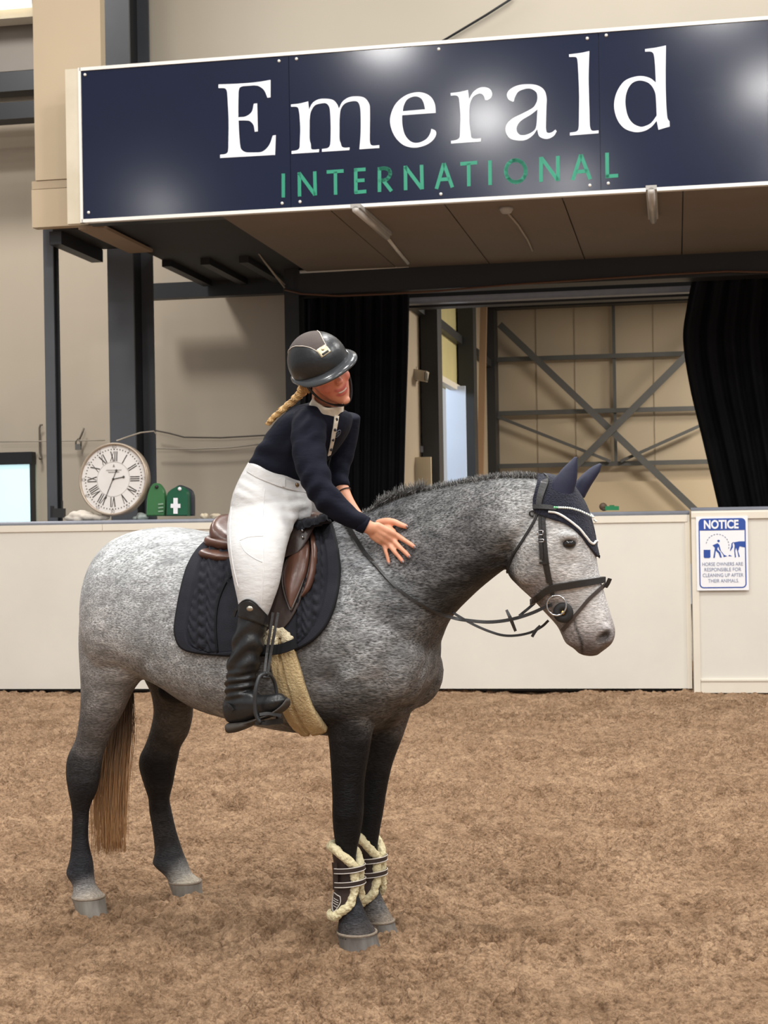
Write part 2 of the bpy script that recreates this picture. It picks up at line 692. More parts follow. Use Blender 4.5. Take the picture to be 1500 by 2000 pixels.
# ---- background walls
SIGND = 13.14
o = bslab('wall_left', -1400, 610, -700, 1100, 17.6, 0.2, M_CLAD)
struct(o, 'beige clad wall behind the clock')
o = bslab('wall_upper', 236, 2400, -700, 330, 15.45, 0.15, M_CLAD2)
struct(o, 'pale wall above the gallery sign')
bk = thing('wall_bulkhead', 'beige bulkhead board left of the sign', 'wall', bpos(bw(62, 200, 13.5)[0], 13.5, 0))
del bk['category']
struct(bk)
bslab('board', 61.5, 193, -600, 349, 13.5, 0.12, M_BULK, bk)
bslab('joint_strip', 62, 193, 350.5, 366, 13.51, 0.11, mat('bulkhead_joint', rgb(184, 164, 136), 0.6, 0.04, 3), bk)
bslab('board', 62, 193, 367, 441, 13.5, 0.12, M_BULK, bk)
# upper far-left beams
for (a, b_, m, D, nm, lab) in ((16, 40, M_TRIM, 16.6, 'roof_purlin', 'pale roof purlin at the top left corner'),
                               (144, 182, M_DARKSTEEL, 16.6, 'steel_beam', 'dark horizontal steel beam left of the bulkhead, upper one'),
                               (184, 202, M_CLAD, 16.95, 'ledger_board', 'narrow beige board between two dark beams at the left edge'),
                               (203, 236, M_BLACKSTEEL, 16.5, 'steel_beam', 'black horizontal steel beam left of the bulkhead, lower one')):
    o = bslab(nm, -200, 130, a, b_, D, 0.25, m, at_base=True)
    tag(o, lab, 'beam')
o = bslab('roof_panel', -200, 130, 42, 143, 16.9, 0.05, mat('grey_brown_panel', rgb(120, 112, 104), 0.7, 0.04, 2), at_base=True)  # the panel's own dark grey-brown
tag(o, 'grey wall panel above the dark beams at the left edge', 'panel')
o = bslab('strip_light', -40, 56, -14, 14, 16.4, 0.08, mat('lit_tube', rgb(255, 246, 220), 0.5, 0.0, 1, emit=1.6), at_base=True)
tag(o, 'lit strip light in the top left corner', 'light')

# ---- columns, posts and beams of the gallery
def h_column(name, label, px0, px1, py0, py1, D, L, mats, fl=0.03):
    ym = (py0 + py1) / 2
    w0, w1 = bw(px0, ym, D)[0], bw(px1, ym, D)[0]
    z1, z0 = bw(px0, py0, D)[1], 0.0
    t = thing(name, label, 'column', bpos((w0 + w1) / 2, D, z0))
    MB().bbox(w0, w1, D, D + fl, z0, z1).build('flange', mats[0], t)
    MB().bbox(w0, w1, D + L - fl, D + L, z0, z1).build('flange', mats[1], t)
    MB().bbox((w0 + w1) / 2 - 0.012, (w0 + w1) / 2 + 0.012, D + fl, D + L - fl, z0, z1).build('web', mats[2], t)  # web darker than the flanges: recess shade put into its colour
    return t


h_column('steel_column', 'tall grey steel column behind the clock', 204, 254, -640, 1000, 14.75, 0.62,
         (M_GREYSTEEL, M_GREYSTEEL, M_BLACKSTEEL))
h_column('steel_post', 'slim grey steel post under the beige bulkhead', 88, 107, 441, 1000, 13.9, 0.14,
         (M_GREYSTEEL, M_DARKSTEEL, M_BLACKSTEEL), 0.02)
h_column('steel_column', 'dark steel column at the left of the black curtain', 558, 586, 505, 1000, 16.45, 0.25,
         (M_DARKSTEEL, M_DARKSTEEL, M_BLACKSTEEL), 0.03)
zs = bw(158, 430, SIGND)[1]
# small beam running back under the bulkhead and the dark deck behind it
wA = bw(104, 450, 13.7)[0]
o = MB().bbox(wA - 0.02, wA + 0.10, 13.65, 14.72, zs - 0.11, zs + 0.015).build('steel_beam', M_BLACKSTEEL, at_base=True)
tag(o, 'black beam running back from the slim post to the wall', 'beam')
dk = thing('gallery_deck', 'dark steel gallery deck seen from below left of the soffit', 'deck',
           bpos(bw(300, 470, 15.2)[0], 15.2, zs))
wd0, wd1 = bw(285, 450, 15.0)[0], bw(428, 415, SIGND)[0] - 0.01
MB().bbox(wd0, wd1, 13.5, 17.5, zs + 0.02, zs + 0.08).build('decking', mat('deck_underside', rgb(40, 39, 40), 0.7, 0.1, 2), dk)
MB().bbox(bw(106, 445, 13.7)[0], bw(250, 470, 14.7)[0], 13.66, 14.72, zs + 0.02, zs + 0.08).build('decking', mat('deck_underside', rgb(40, 39, 40)), dk)
for px in (330, 405, 480):
    wq = bw(px, 450, 15.6)[0]
    MB().bbox(wq - 0.05, wq + 0.05, 15.5, 16.95, zs - 0.05, zs + 0.02).build('joist', M_BLACKSTEEL, dk)
MB().bbox(bw(290, 495, 17.1)[0], bw(556, 495, 17.1)[0], 17.0, 17.15, zs - 0.16, zs + 0.02).build('edge_beam', M_DARKSTEEL, dk)
o = MB().bar(BP(410, 499, 17.2), BP(457, 520, 16.9), 0.06, 0.06).build('steel_bracket', M_DARKSTEEL, at_base=True)
tag(o, 'short dark steel bracket under the gallery deck', 'bracket')
# small soffit between sign end and column
o = MB().bbox(bw(131, 431, SIGND)[0], bw(203, 431, 13.4)[0], SIGND + 0.27, 14.74, zs - 0.03, zs).build(
    'soffit_board', mat('small_soffit', rgb(150, 128, 104), 0.8, 0.06, 2), at_base=True)
tag(o, 'small brown soffit board between the sign end and the grey column', 'board')

# main soffit: separate boards with open joints
cl = thing('ceiling', 'brown boarded soffit under the gallery', 'ceiling', bpos(0, 15, zs))
del cl['category']
struct(cl)
edges = [bw(428, 415, SIGND)[0]] + [bw(x, y, SIGND)[0] for x, y in ((643, 410), (866, 394), (1097, 380), (1334, 367))] + [
    bw(1600, 352, SIGND)[0], bw(1900, 340, SIGND)[0]]
for a, b_ in zip(edges[:-1], edges[1:]):
    MB().bbox(a + 0.006, b_ - 0.006, SIGND + 0.05, 16.46, zs - 0.025, zs).build('panel', M_SOFFIT, cl)
MB().bbox(edges[0], edges[-1], SIGND + 0.05, 16.5, zs + 0.005, zs + 0.10).build('backing', M_BLACKSTEEL, cl)
# beam behind the soffit
o = MB().bbox(bw(572, 550, 16.45)[0], bw(1900, 500, 16.45)[0], 16.45, 16.75, zs - 0.27, zs - 0.002).build('steel_beam', M_DARKSTEEL, at_base=True)
tag(o, 'long dark steel beam over the gateway, at the back of the soffit', 'beam')
o = MB().bbox(bw(750, 570, 17.3)[0], bw(1352, 570, 17.3)[0], 17.3, 17.45, 3.97, 4.04).build('curtain_rail', M_PIPE, at_base=True)
tag(o, 'grey curtain rail above the gateway opening', 'rail')
o = MB().bbox(bw(590, 570, 17.5)[0], bw(1900, 570, 17.5)[0], 17.5, 17.7, 3.95, 4.25).build('steel_lintel', M_BLACKSTEEL, at_base=True)
tag(o, 'black lintel behind the grey curtain rail', 'beam')

# ---- room beyond the gateway
FD = 26.0
o = bslab('wall_far', 880, 1900, 380, 1100, FD, 0.2, mat('far_cladding', rgb(188, 172, 148), 0.7, 0.05, 0.8, stretch=(1, 1, 0.3)))
struct(o, 'beige clad far wall beyond the gateway')
o = bslab('trim_1', 968, 1900, 936, 1100, FD - 0.12, 0.12, mat('far_plinth', rgb(196, 178, 150), 0.7, 0.04, 0.8))
struct(o, 'plain lower band of the far wall')
for x, lab in ((1047, 'first'), (1122, 'second'), (1276, 'third')):
    o = bslab('trim_2', x - 0.8, x + 0.8, 380, 934, FD - 0.012, 0.012, mat('seam', rgb(160, 146, 126), 0.7, 0.02, 1))
    struct(o, 'thin vertical seam of the far cladding')


def fbar(name, label, cat, a, b_, w, D=FD - 0.16, m=None, group=None):
    p, q = BP(*a, D), BP(*b_, D)
    o = MB().bar(p, q, w, 0.07).build(name, m or M_GIRT, at_base=True)
    return tag(o, label, cat, group)


M_GIRT = mat('girt_steel', rgb(84, 84, 82), 0.5, 0.08, 3)
fbar('wall_girt', 'uppermost horizontal rail on the far wall', 'rail', (960, 703), (1420, 688), 0.075)
fbar('wall_girt', 'middle horizontal rail on the far wall, through the cross', 'rail', (960, 808), (1420, 796), 0.075)
fbar('wall_girt', 'lowest horizontal rail on the far wall, above the plain band', 'rail', (960, 911), (1450, 900), 0.075)
fbar('wall_stud', 'thin vertical stud on the far wall', 'stud', (1197, 560), (1203, 905), 0.05, FD - 0.1)
fbar('diagonal_brace', 'thick brace falling from upper left to lower right on the far wall', 'brace', (976, 634), (1362, 1000), 0.11, FD - 0.37)
fbar('diagonal_brace', 'thick brace rising to the upper right on the far wall', 'brace', (1085, 950), (1420, 615), 0.11, FD - 0.49)
fbar('thin_brace', 'thin sloping brace at the left of the far wall cross', 'brace', (972, 814), (1192, 901), 0.05, FD - 0.26)
fbar('thin_brace', 'thin sloping brace at the right of the far wall cross', 'brace', (1375, 828), (1212, 901), 0.05, FD - 0.26)
o = bslab('steel_beam', 940, 1500, 545, 592, FD - 0.6, 0.3, M_BLACKSTEEL, at_base=True)
tag(o, 'dark beam along the top of the far wall', 'beam')
o = bslab('steel_column', 946, 968, 540, 1100, FD - 0.55, 0.5, M_DARKSTEEL, at_base=True)
tag(o, 'dark steel column in the corner of the far wall', 'column')
# side wall, running away from the camera
WS = -3.08
sw = thing('wall_side', 'side wall of the far room with a door opening', 'wall', bpos(WS, 20, 0))
del sw['category']
struct(sw)
M_SIDE = mat('side_cladding', rgb(186, 168, 142), 0.7, 0.05, 1)
M_TRANS = mat('yellow_translucent_sheet', rgb(206, 194, 140), 0.5, 0.06, 2)
MB().bbox(WS - 0.15, WS, 17.3, 19.3, 0, 5.2).build('cladding', M_SIDE, sw)
MB().bbox(WS - 0.15, WS, 19.3, 22.2, 3.35, 5.2).build('translucent_sheet', M_TRANS, sw)
MB().bbox(WS - 0.15, WS, 22.2, 26.2, 0, 5.2).build('cladding', M_SIDE, sw)
MB().bbox(WS - 0.02, WS + 0.09, 18.0, 26, 4.0, 4.12).build('girt', M_DARKSTEEL, sw)
MB().bbox(WS - 0.02, WS + 0.09, 19.3, 22.2, 3.30, 3.38).build('door_head', M_TRIM, sw)
for (a, b_, D, lab) in ((824, 857, 18.6, 'dark steel column left of the bright doorway'), (897, 927, 21.9, 'dark steel column right of the bright doorway')):
    o = bslab('steel_column', a, b_, 540, 1100, D, 0.35, M_DARKSTEEL, at_base=True)
    tag(o, lab, 'column')
# open door leaf catching daylight, and greenery outside
o = bslab('door_2', 873, 911, 754, 1060, 21.3, 0.05, mat('pale_blue_door', rgb(206, 218, 240), 0.5, 0.03, 2))
struct(o, 'pale blue open door leaf in daylight')
# timber prop between the columns
o = MB().bar(BP(945, 600, 23.5), BP(938, 940, 23.5), 0.10, 0.10).build('timber_prop', mat('raw_timber', rgb(150, 122, 94), 0.8, 0.1, 6, stretch=(1, 1, .1)), at_base=True)
tag(o, 'raw timber prop leaning in the corner of the far room', 'prop')
# low partition with a small framed notice
o = bslab('partition_board', 770, 843, 893, 1100, 18.2, 0.06, mat('partition', rgb(206, 190, 160), 0.6, 0.03, 2), at_base=True)
tag(o, 'low beige partition board beside the left curtain', 'board')
fr = thing('framed_notice', 'small framed notice on the low beige partition', 'notice', BP(795, 935, 18.17))
bslab('frame', 786, 803, 909, 936, 18.16, 0.03, M_DARKSTEEL, fr)
bslab('paper', 787, 800.5, 912, 933, 18.15, 0.01, mat('notice_paper', rgb(176, 172, 160), 0.7, 0.1, 8), fr)
# flood light / heater
fl = thing('flood_light', 'small pale flood light on a bracket left of the doorway', 'light', BP(815, 746, 18.4))
MB().obox(BP(818, 733, 18.3), BW * 0.10 + Vector((0, 0, -0.02)), BN * 0.10, Vector((0.012, 0, 0.06))).build('housing', mat('lamp_housing', rgb(196, 186, 166), 0.4, 0.03, 4), fl)
MB().obox(BP(832, 736, 18.2), BW * 0.006, BN * 0.085, Vector((0, 0, 0.05))).build('lens', mat('lamp_lens', rgb(96, 92, 86), 0.2, 0.05, 4), fl)
MB().bar(BP(790, 742, 18.4), BP(815, 742, 18.4), 0.03, 0.03).bar(BP(812, 716, 18.4), BP(812, 730, 18.4), 0.02, 0.02).build('bracket', M_DARKSTEEL, fl)
o = MB().bar(BP(815, 748, 18.5), BP(787, 812, 18.5), 0.03, 0.03).build('conduit_strut', mat('raw_timber', rgb(150, 122, 94)), at_base=True)
tag(o, 'thin sloping strut below the flood light', 'strut')
o = bslab('steel_rail', 770, 826, 872, 884, 18.55, 0.06, M_PIPE, at_base=True)
tag(o, 'short grey rail above the low beige partition', 'rail')
# roof of the far room (keeps the daylight out, as the hall roof does)
o = MB().bbox(WS - 0.2, 9, 17.75, 27, 5.2, 5.3).build('ceiling', mat('far_roof', rgb(110, 104, 96), 0.8, 0.05, 1))
struct(o, 'roof sheeting of the far room')
lamp('far_room_fill', bpos(1.5, 20.5, 5.0), 2.0, 380, col=(1, .93, .82))  # unseen lamps added to brighten the far room
lamp('far_room_fill', bpos(3.0, 23.5, 5.0), 1.5, 200, col=(1, .93, .82))


# ---- black curtains with folds
def curtain(name, label, left, right, D, seed, amp=0.05):
    """left/right: outline polylines in (px, py), top to bottom"""
    L, R = cat_rom(left, 10), cat_rom(right, 10)
    n = 90
    m_ = min(len(L), len(R))
    L = L[np.linspace(0, len(L) - 1, m_).astype(int)]
    R = R[np.linspace(0, len(R) - 1, m_).astype(int)]
    V, Fc = [], []
    for side in (0, 1):
        for j in range(m_):
            for i in range(n + 1):
                s = i / n
                px, py = L[j] * (1 - s) + R[j] * s
                ph = s * 2 * math.pi * 9 + seed + 0.8 * math.sin(3 * s + j * 0.05)
                d = amp * math.sin(ph) + amp * 0.5 * math.sin(ph * 2.3 + 1.1)
                V.append(BP(px, py, D + d + side * 0.02))
    st = n + 1
    for side in (0, 1):
        k0 = side * m_ * st
        for j in range(m_ - 1):
            for i in range(n):
                a = k0 + j * st + i
                Fc.append((a, a + st, a + st + 1, a + 1))
    k1 = m_ * st
    for j in range(m_ - 1):
        for e in (0, n):
            a = j * st + e
            Fc.append((a, a + st, a + st + k1, a + k1))
    for i in range(n):
        for j in (0, m_ - 1):
            a = j * st + i
            Fc.append((a, a + 1, a + 1 + k1, a + k1))
    o = obj(name, V, Fc, mat('black_velvet', rgb(20, 20, 23), 0.9, 0.2, 6, spec=0.2), None, True, True)
    fix_normals(o)
    return tag(o, label, 'curtain')


curtain('stage_curtain', 'black curtain hanging behind the rider', [(592, 570), (594, 800), (596, 1100)], [(800, 570), (797, 700), (792, 850), (786, 1100)], 16.95, 0.3)
curtain('stage_curtain', 'black curtain gathered at the right edge above the notice', [(1353, 540), (1341, 600), (1334, 665), (1348, 760), (1372, 860), (1407, 1010), (1420, 1080)],
        [(1680, 500), (1680, 600), (1680, 660), (1680, 760), (1680, 860), (1680, 1000), (1680, 1080)], 16.9, 1.3, 0.06)

# ---- the sign
SG = thing('gallery_sign', 'long navy sign with white serif and green lettering over the gateway', 'sign',
           BP(830, 395, SIGND))
M_NAVY = mat('navy_sign_face', rgb(21, 28, 52), 0.14, 0.06, 1.5, spec=0.35)
M_NAVY.node_tree.nodes['Principled BSDF'].inputs['Coat Weight'].default_value = 0.08
M_NAVY.node_tree.nodes['Principled BSDF'].inputs['Coat Roughness'].default_value = 0.12
M_WHITE = mat('white_vinyl', rgb(236, 236, 242), 0.35, 0.015, 4)
M_GREEN = mat('green_vinyl', rgb(26, 142, 110), 0.35, 0.03, 4)
M_FRAME = mat('white_sign_frame', rgb(240, 236, 228), 0.35, 0.03, 6)
ws0, zt0 = bw(158, 139, SIGND)
zb0 = bw(161, 429, SIGND)[1]
zt = (zt0 + bw(1500, 39, SIGND)[1]) / 2
zb = (zb0 + bw(1500, 354, SIGND)[1]) / 2
s1, s2, s3 = bw(566, 250, SIGND)[0], bw(1171, 210, SIGND)[0], bw(1760, 200, SIGND)[0]
for a, b_ in ((ws0, s1), (s1, s2), (s2, s3)):
    MB().bbox(a + 0.002, b_ - 0.002, SIGND, SIGND + 0.03, zb, zt).build('sign_panel', M_NAVY, SG)
MB().bbox(ws0 - 0.012, s3, SIGND - 0.012, SIGND + 0.05, zt, zt + 0.03).build('top_rail', M_FRAME, SG)
MB().bbox(ws0 - 0.012, s3, SIGND - 0.012, SIGND + 0.05, zb - 0.03, zb).build('bottom_rail', M_FRAME, SG)
MB().bbox(ws0 - 0.024, ws0 + 0.001, SIGND - 0.012, SIGND + 0.05, zb - 0.03, zt + 0.03).build('end_rail', M_FRAME, SG)
MB().bbox(ws0 - 0.15, ws0 - 0.026, SIGND - 0.004, SIGND + 0.05, zb - 0.035, zt + 0.025).build(
    'end_board', mat('chipped_cream_board', rgb(226, 216, 194), 0.6, 0.03, 3, dark=rgb(196, 182, 156)), SG)
MB().bbox(ws0, s3, SIGND + 0.031, SIGND + 0.25, zb - 0.02, zt + 0.02).build('carcass', M_DARKSTEEL, SG)
for x, y in ((166, 146), (173, 415), (545, 119), (579, 115), (551, 397), (586, 394), (857, 96), (861, 379), (1147, 75), (1184, 69), (1152, 362), (1188, 358)):
    v, f = ellipsoid(BP(x, y, SIGND - 0.004), 0.014, 10, 6)
    obj('screw', v, f, M_FRAME, SG, True)


def outline(segs, og, sc, sub=6):
    pts = []
    for s in segs:
        q = cat_rom(s, sub) if len(s) > 2 else np.array(s, float)
        pts += [tuple(p) for p in q[:-1]]
    return [(og[0] + x / sc, og[1] + y / sc) for x, y in pts]


def filled(name, contours, D, thick, m, parent, plane='b'):
    """flat cut-out letter: 2D curve filled, holes kept, with thickness"""
    cu = bpy.data.curves.new(name, 'CURVE')
    cu.dimensions = '2D'
    cu.fill_mode = 'BOTH'
    cu.extrude = thick / 2
    for c in contours:
        sp = cu.splines.new('POLY')
        sp.points.add(len(c) - 1)
        for k, (x, y) in enumerate(c):
            w, z = bw(x, y, D)
            sp.points[k].co = (w, z, 0, 1)
        sp.use_cyclic_u = True
    t = bpy.data.objects.new(name, cu)
    COL.objects.link(t)
    dg = bpy.context.evaluated_depsgraph_get()
    me = bpy.data.meshes.new_from_object(t.evaluated_get(dg))
    vs = [bpos(v.co.x, D - thick / 2 + v.co.z, v.co.y) for v in me.vertices]
    fs = [tuple(p.vertices) for p in me.polygons]
    bpy.data.objects.remove(t, do_unlink=True)
    return fix_normals(obj(name, vs, fs, m, parent))


Z1, S1 = (410, 130), 1500 / 350
Z2 = (740, 110)
Z3, S3 = (1060, 70), 5.0
LET = {
    'letter_e_capital': (Z1, S1, [[[(72, 150), (250, 143), (400, 130), (508, 112)], [(508, 112), (508, 258)], [(508, 258), (482, 262)],
        [(482, 262), (455, 200), (410, 165), (370, 158)], [(370, 158), (275, 165)], [(275, 165), (250, 178), (240, 210)], [(240, 210), (238, 330), (238, 425)],
        [(238, 425), (300, 418), (350, 380), (368, 312)], [(368, 312), (396, 308)], [(396, 308), (402, 543)], [(402, 543), (376, 547)],
        [(376, 547), (365, 490), (335, 458), (300, 452), (240, 452)], [(240, 452), (245, 560), (252, 650)], [(252, 650), (262, 690), (300, 717), (370, 720)],
        [(370, 720), (440, 712), (495, 660), (527, 578)], [(527, 578), (552, 574)], [(552, 574), (546, 740)], [(546, 740), (86, 766)], [(86, 766), (86, 738)],
        [(86, 738), (130, 732), (150, 715), (155, 680)], [(155, 680), (157, 450), (148, 260)], [(148, 260), (143, 210), (125, 183), (72, 180)], [(72, 180), (72, 150)]]]),
    'letter_m': (Z1, S1, [[[(678, 318), (750, 310), (823, 292)], [(823, 292), (830, 360)], [(830, 360), (860, 305), (910, 275), (970, 270), (1030, 280), (1065, 315), (1080, 352)],
        [(1080, 352), (1110, 295), (1160, 260), (1220, 250), (1290, 260), (1332, 310), (1340, 380), (1338, 620)], [(1338, 620), (1345, 650), (1365, 662), (1418, 658)],
        [(1418, 658), (1418, 682)], [(1418, 682), (1252, 693)], [(1252, 693), (1262, 560), (1262, 400), (1255, 330), (1235, 295), (1195, 290), (1130, 310), (1095, 360), (1085, 440)],
        [(1085, 440), (1085, 600), (1095, 640)], [(1095, 640), (1105, 670), (1130, 680), (1170, 677)], [(1170, 677), (1168, 700)], [(1168, 700), (938, 714)], [(938, 714), (938, 690)],
        [(938, 690), (985, 683), (1005, 660), (1010, 620)], [(1010, 620), (1012, 520), (1008, 400), (1000, 340), (975, 310), (940, 308), (880, 325), (845, 380), (835, 450)],
        [(835, 450), (835, 600), (845, 650)], [(845, 650), (850, 690), (880, 695), (915, 692)], [(915, 692), (913, 717)], [(913, 717), (684, 731)], [(684, 731), (684, 708)],
        [(684, 708), (730, 700), (750, 680), (753, 640)], [(753, 640), (757, 520), (750, 400)], [(750, 400), (740, 350), (720, 337), (680, 337)], [(680, 337), (678, 318)]]]),
    'letter_e': (Z2, S1, [[[(476, 474), (470, 405), (440, 345), (385, 310), (310, 302), (220, 330), (140, 400), (98, 500), (100, 590), (140, 680), (210, 745), (300, 765), (390, 745), (450, 705), (478, 660), (475, 625), (440, 607)],
        [(440, 607), (428, 650), (395, 695), (330, 724), (270, 715), (220, 660), (198, 580), (194, 494)], [(194, 494), (476, 474)]],
        [[(200, 460), (210, 410), (240, 360), (300, 336), (350, 350), (375, 390), (387, 444)], [(387, 444), (200, 460)]]]),
    'letter_r': (Z2, S1, [[[(600, 308), (670, 300), (746, 283)], [(746, 283), (755, 358)], [(755, 358), (790, 300), (840, 265), (890, 260), (930, 275), (948, 310), (940, 345), (915, 365), (890, 367)],
        [(890, 367), (880, 335), (860, 315), (830, 315), (790, 340), (765, 390), (757, 450)], [(757, 450), (758, 560), (768, 640)], [(768, 640), (775, 680), (800, 690), (856, 688)], [(856, 688), (853, 714)],
        [(853, 714), (604, 731)], [(604, 731), (604, 708)], [(604, 708), (650, 700), (675, 680), (680, 640)], [(680, 640), (683, 500), (675, 390)], [(675, 390), (668, 345), (645, 328), (602, 330)], [(602, 330), (600, 308)]]]),
    'letter_a': (Z2, S1, [[[(1120, 380), (1085, 360), (1072, 320), (1095, 280), (1160, 245), (1250, 234), (1330, 245), (1385, 285), (1404, 350), (1402, 420)], [(1402, 420), (1398, 600)],
        [(1398, 600), (1405, 635), (1425, 642), (1450, 635), (1478, 614)], [(1478, 614), (1488, 628)], [(1488, 628), (1465, 665), (1420, 690), (1375, 688), (1340, 665), (1325, 610)],
        [(1325, 610), (1290, 660), (1230, 700), (1160, 705), (1095, 685), (1062, 630), (1070, 570), (1120, 520), (1210, 475), (1290, 430), (1320, 385), (1328, 350)],
        [(1328, 350), (1320, 305), (1280, 275), (1230, 272), (1170, 295), (1140, 340), (1130, 378)], [(1130, 378), (1120, 380)]],
        [[(1328, 445), (1270, 490), (1190, 540), (1155, 590), (1158, 635), (1190, 660), (1240, 655), (1295, 625), (1318, 580), (1328, 445)]]]),
    'letter_l': (Z3, S3, [[[(257, 182), (370, 168), (455, 150)], [(455, 150), (448, 400), (455, 700), (460, 880)], [(460, 880), (470, 915), (490, 928), (545, 924)], [(545, 924), (545, 952)], [(545, 952), (266, 974)],
        [(266, 974), (266, 946)], [(266, 946), (320, 938), (345, 920), (353, 880)], [(353, 880), (356, 600), (350, 400), (343, 270)], [(343, 270), (335, 220), (315, 207), (258, 207)], [(258, 207), (257, 182)]]]),
    'letter_d': (Z3, S3, [[[(1000, 130), (1110, 115), (1203, 95)], [(1203, 95), (1200, 400), (1205, 650), (1215, 790)], [(1215, 790), (1222, 815), (1238, 835)], [(1238, 835), (1240, 886)], [(1240, 886), (1130, 918)], [(1130, 918), (1113, 830)],
        [(1113, 830), (1060, 890), (990, 930), (900, 940), (800, 905), (730, 820), (697, 690), (720, 560), (790, 450), (880, 405), (970, 394), (1050, 415), (1105, 458)], [(1105, 458), (1098, 300), (1090, 210)],
        [(1090, 210), (1080, 172), (1055, 155), (1000, 155)], [(1000, 155), (1000, 130)]],
        [[(1113, 780), (1060, 850), (1000, 882), (950, 888), (880, 855), (830, 780), (807, 660), (820, 550), (870, 465), (950, 437), (1040, 465), (1095, 545), (1108, 650), (1113, 780)]]]),
}
for nm, (og, sc_, cs) in LET.items():
    filled('letter', [outline(c, og, sc_) for c in cs], SIGND - 0.0015, 0.003, M_WHITE, SG)

Z4, S4 = (530, 280), 1500 / 350
Z5, S5 = (860, 280), 1500 / 370


def stroke_letter(strokes, wpx, D, m, parent, name='letter'):
    mb = MB()
    for s in strokes:
        for a, b_ in zip(s[:-1], s[1:]):
            pa, pb = BP(*a, D - 0.0015), BP(*b_, D - 0.0015)
            dd = (pb - pa).normalized() * (wpx * 0.0022 if len(s) > 2 else 0)
            mb.bar(pa - dd, pb + dd, wpx * D / FPX * 1.01, 0.003)
    return mb.build(name, m, parent)


def z4(*q):
    return [(Z4[0] + x / S4, Z4[1] + y / S4) for x, y in q]


def z5(*q):
    return [(Z5[0] + x / S5, Z5[1] + y / S5) for x, y in q]


ell = [(597 + 78 * math.cos(a), 220 + 86 * math.sin(a)) for a in np.linspace(0, 2 * math.pi, 29)]
rc = cat_rom([(905, 214), (950, 210), (985, 225), (992, 262), (965, 300), (910, 310)], 5)
for L_ in ([z4((100, 253), (100, 453))],
           [z4((234, 243), (236, 445)), z4((232, 248), (366, 432)), z4((363, 235), (368, 436))],
           [z4((463, 240), (605, 231)), z4((536, 236), (538, 430))],
           [z4((706, 211), (708, 417)), z4((692, 224), (789, 217)), z4((706, 313), (780, 308)), z4((697, 410), (795, 402))],
           [z4((905, 203), (905, 407)), z4(*[tuple(q) for q in rc]), z4((935, 308), (1006, 400))],
           [z4((1122, 188), (1124, 392)), z4((1120, 194), (1260, 380)), z4((1257, 180), (1262, 384))],
           [[(866.9, 319), (852.5, 369)], [(866.9, 319), (883.6, 366)], [(857, 351), (878, 349.5)]],
           [z5((158, 163), (292, 152)), z5((224, 158), (226, 340))],
           [z5((392, 135), (394, 330))],
           [z5(*ell)],
           [z5((797, 108), (797, 305)), z5((799, 113), (930, 293)), z5((930, 100), (932, 297))],
           [z5((1113, 90), (1048, 291)), z5((1113, 90), (1187, 284)), z5((1078, 226), (1166, 219))],
           [z5((1320, 74), (1322, 273)), z5((1310, 262), (1408, 255))]):
    stroke_letter(L_, 7.0, SIGND, M_GREEN, SG)
# ================================================================== the horse
def trunk_ring(top, bot, hw, e=2.2, k=0.0, t=0.0):
    a, b = HP(*top, t), HP(*bot, t)
    return ((a + b) / 2, (a - b) / 2, HV * hw, e, k)


HORSE = thing('horse', 'dapple grey horse standing on the sand, ridden and tacked up', 'horse', (HO.x - 0.5, HO.y + 0.25, 0))
hb = MB()
TR = [((203, 1098), (203, 1285), 0.15, 2.1, 0.0), ((222, 1066), (222, 1318), 0.222, 2.2, 0.03), ((255, 1043), (255, 1330), 0.27, 2.4, 0.08),
      ((300, 1031), (300, 1325), 0.28, 2.3, 0.12), ((350, 1030), (350, 1345), 0.285, 2.3, 0.12), ((410, 1041), (410, 1385), 0.295, 2.2, 0.12),
      ((480, 1056), (480, 1406), 0.31, 2.2, 0.14), ((560, 1056), (560, 1424), 0.305, 2.2, 0.2), ((625, 1028), (625, 1432), 0.275, 2.2, 0.3),
      ((690, 1018), (690, 1436), 0.255, 2.2, 0.3), ((745, 1050), (745, 1425), 0.235, 2.2, 0.2), ((795, 1110), (795, 1395), 0.205, 2.1, 0.1),
      ((830, 1180), (830, 1350), 0.13, 2.0, 0.0)]
hb.add(*loft([trunk_ring(*q) for q in TR], 36, 4, 0.28))
# neck
NK = [((610, 1040), (760, 1350), 0.13, 2.1, 0.3), ((665, 1012), (800, 1335), 0.185, 2.1, 0.35), ((720, 998), (838, 1288), 0.165, 2.1, 0.35), ((785, 970), (870, 1218), 0.13, 2.1, 0.35),
      ((865, 950), (918, 1166), 0.108, 2.1, 0.33), ((940, 936), (960, 1130), 0.097, 2.1, 0.3), ((1005, 930), (988, 1110), 0.09, 2.1, 0.2),
      ((1048, 932), (1012, 1100), 0.083, 2.1, 0.1)]
hb.add(*loft([trunk_ring(*q) for q in NK], 32, 4))
# head
HDY = math.radians(13)
HHU = Vector((math.cos(HDY), -math.sin(HDY), 0))
HHV = Vector((math.sin(HDY), math.cos(HDY), 0))
HHO = P(1060, 1000, 5.35)


def HD(px, py, t=0.0):
    r = ray(px, py)
    return CAM + r * ((HHV.dot(HHO) + t - HHV.dot(CAM)) / HHV.dot(r))


def head_ring(fr, bk_, hw, e=2.2, k=0.0):
    a, b = HD(*fr), HD(*bk_)
    return ((a + b) / 2, (a - b) / 2, HHV * hw, e, k)


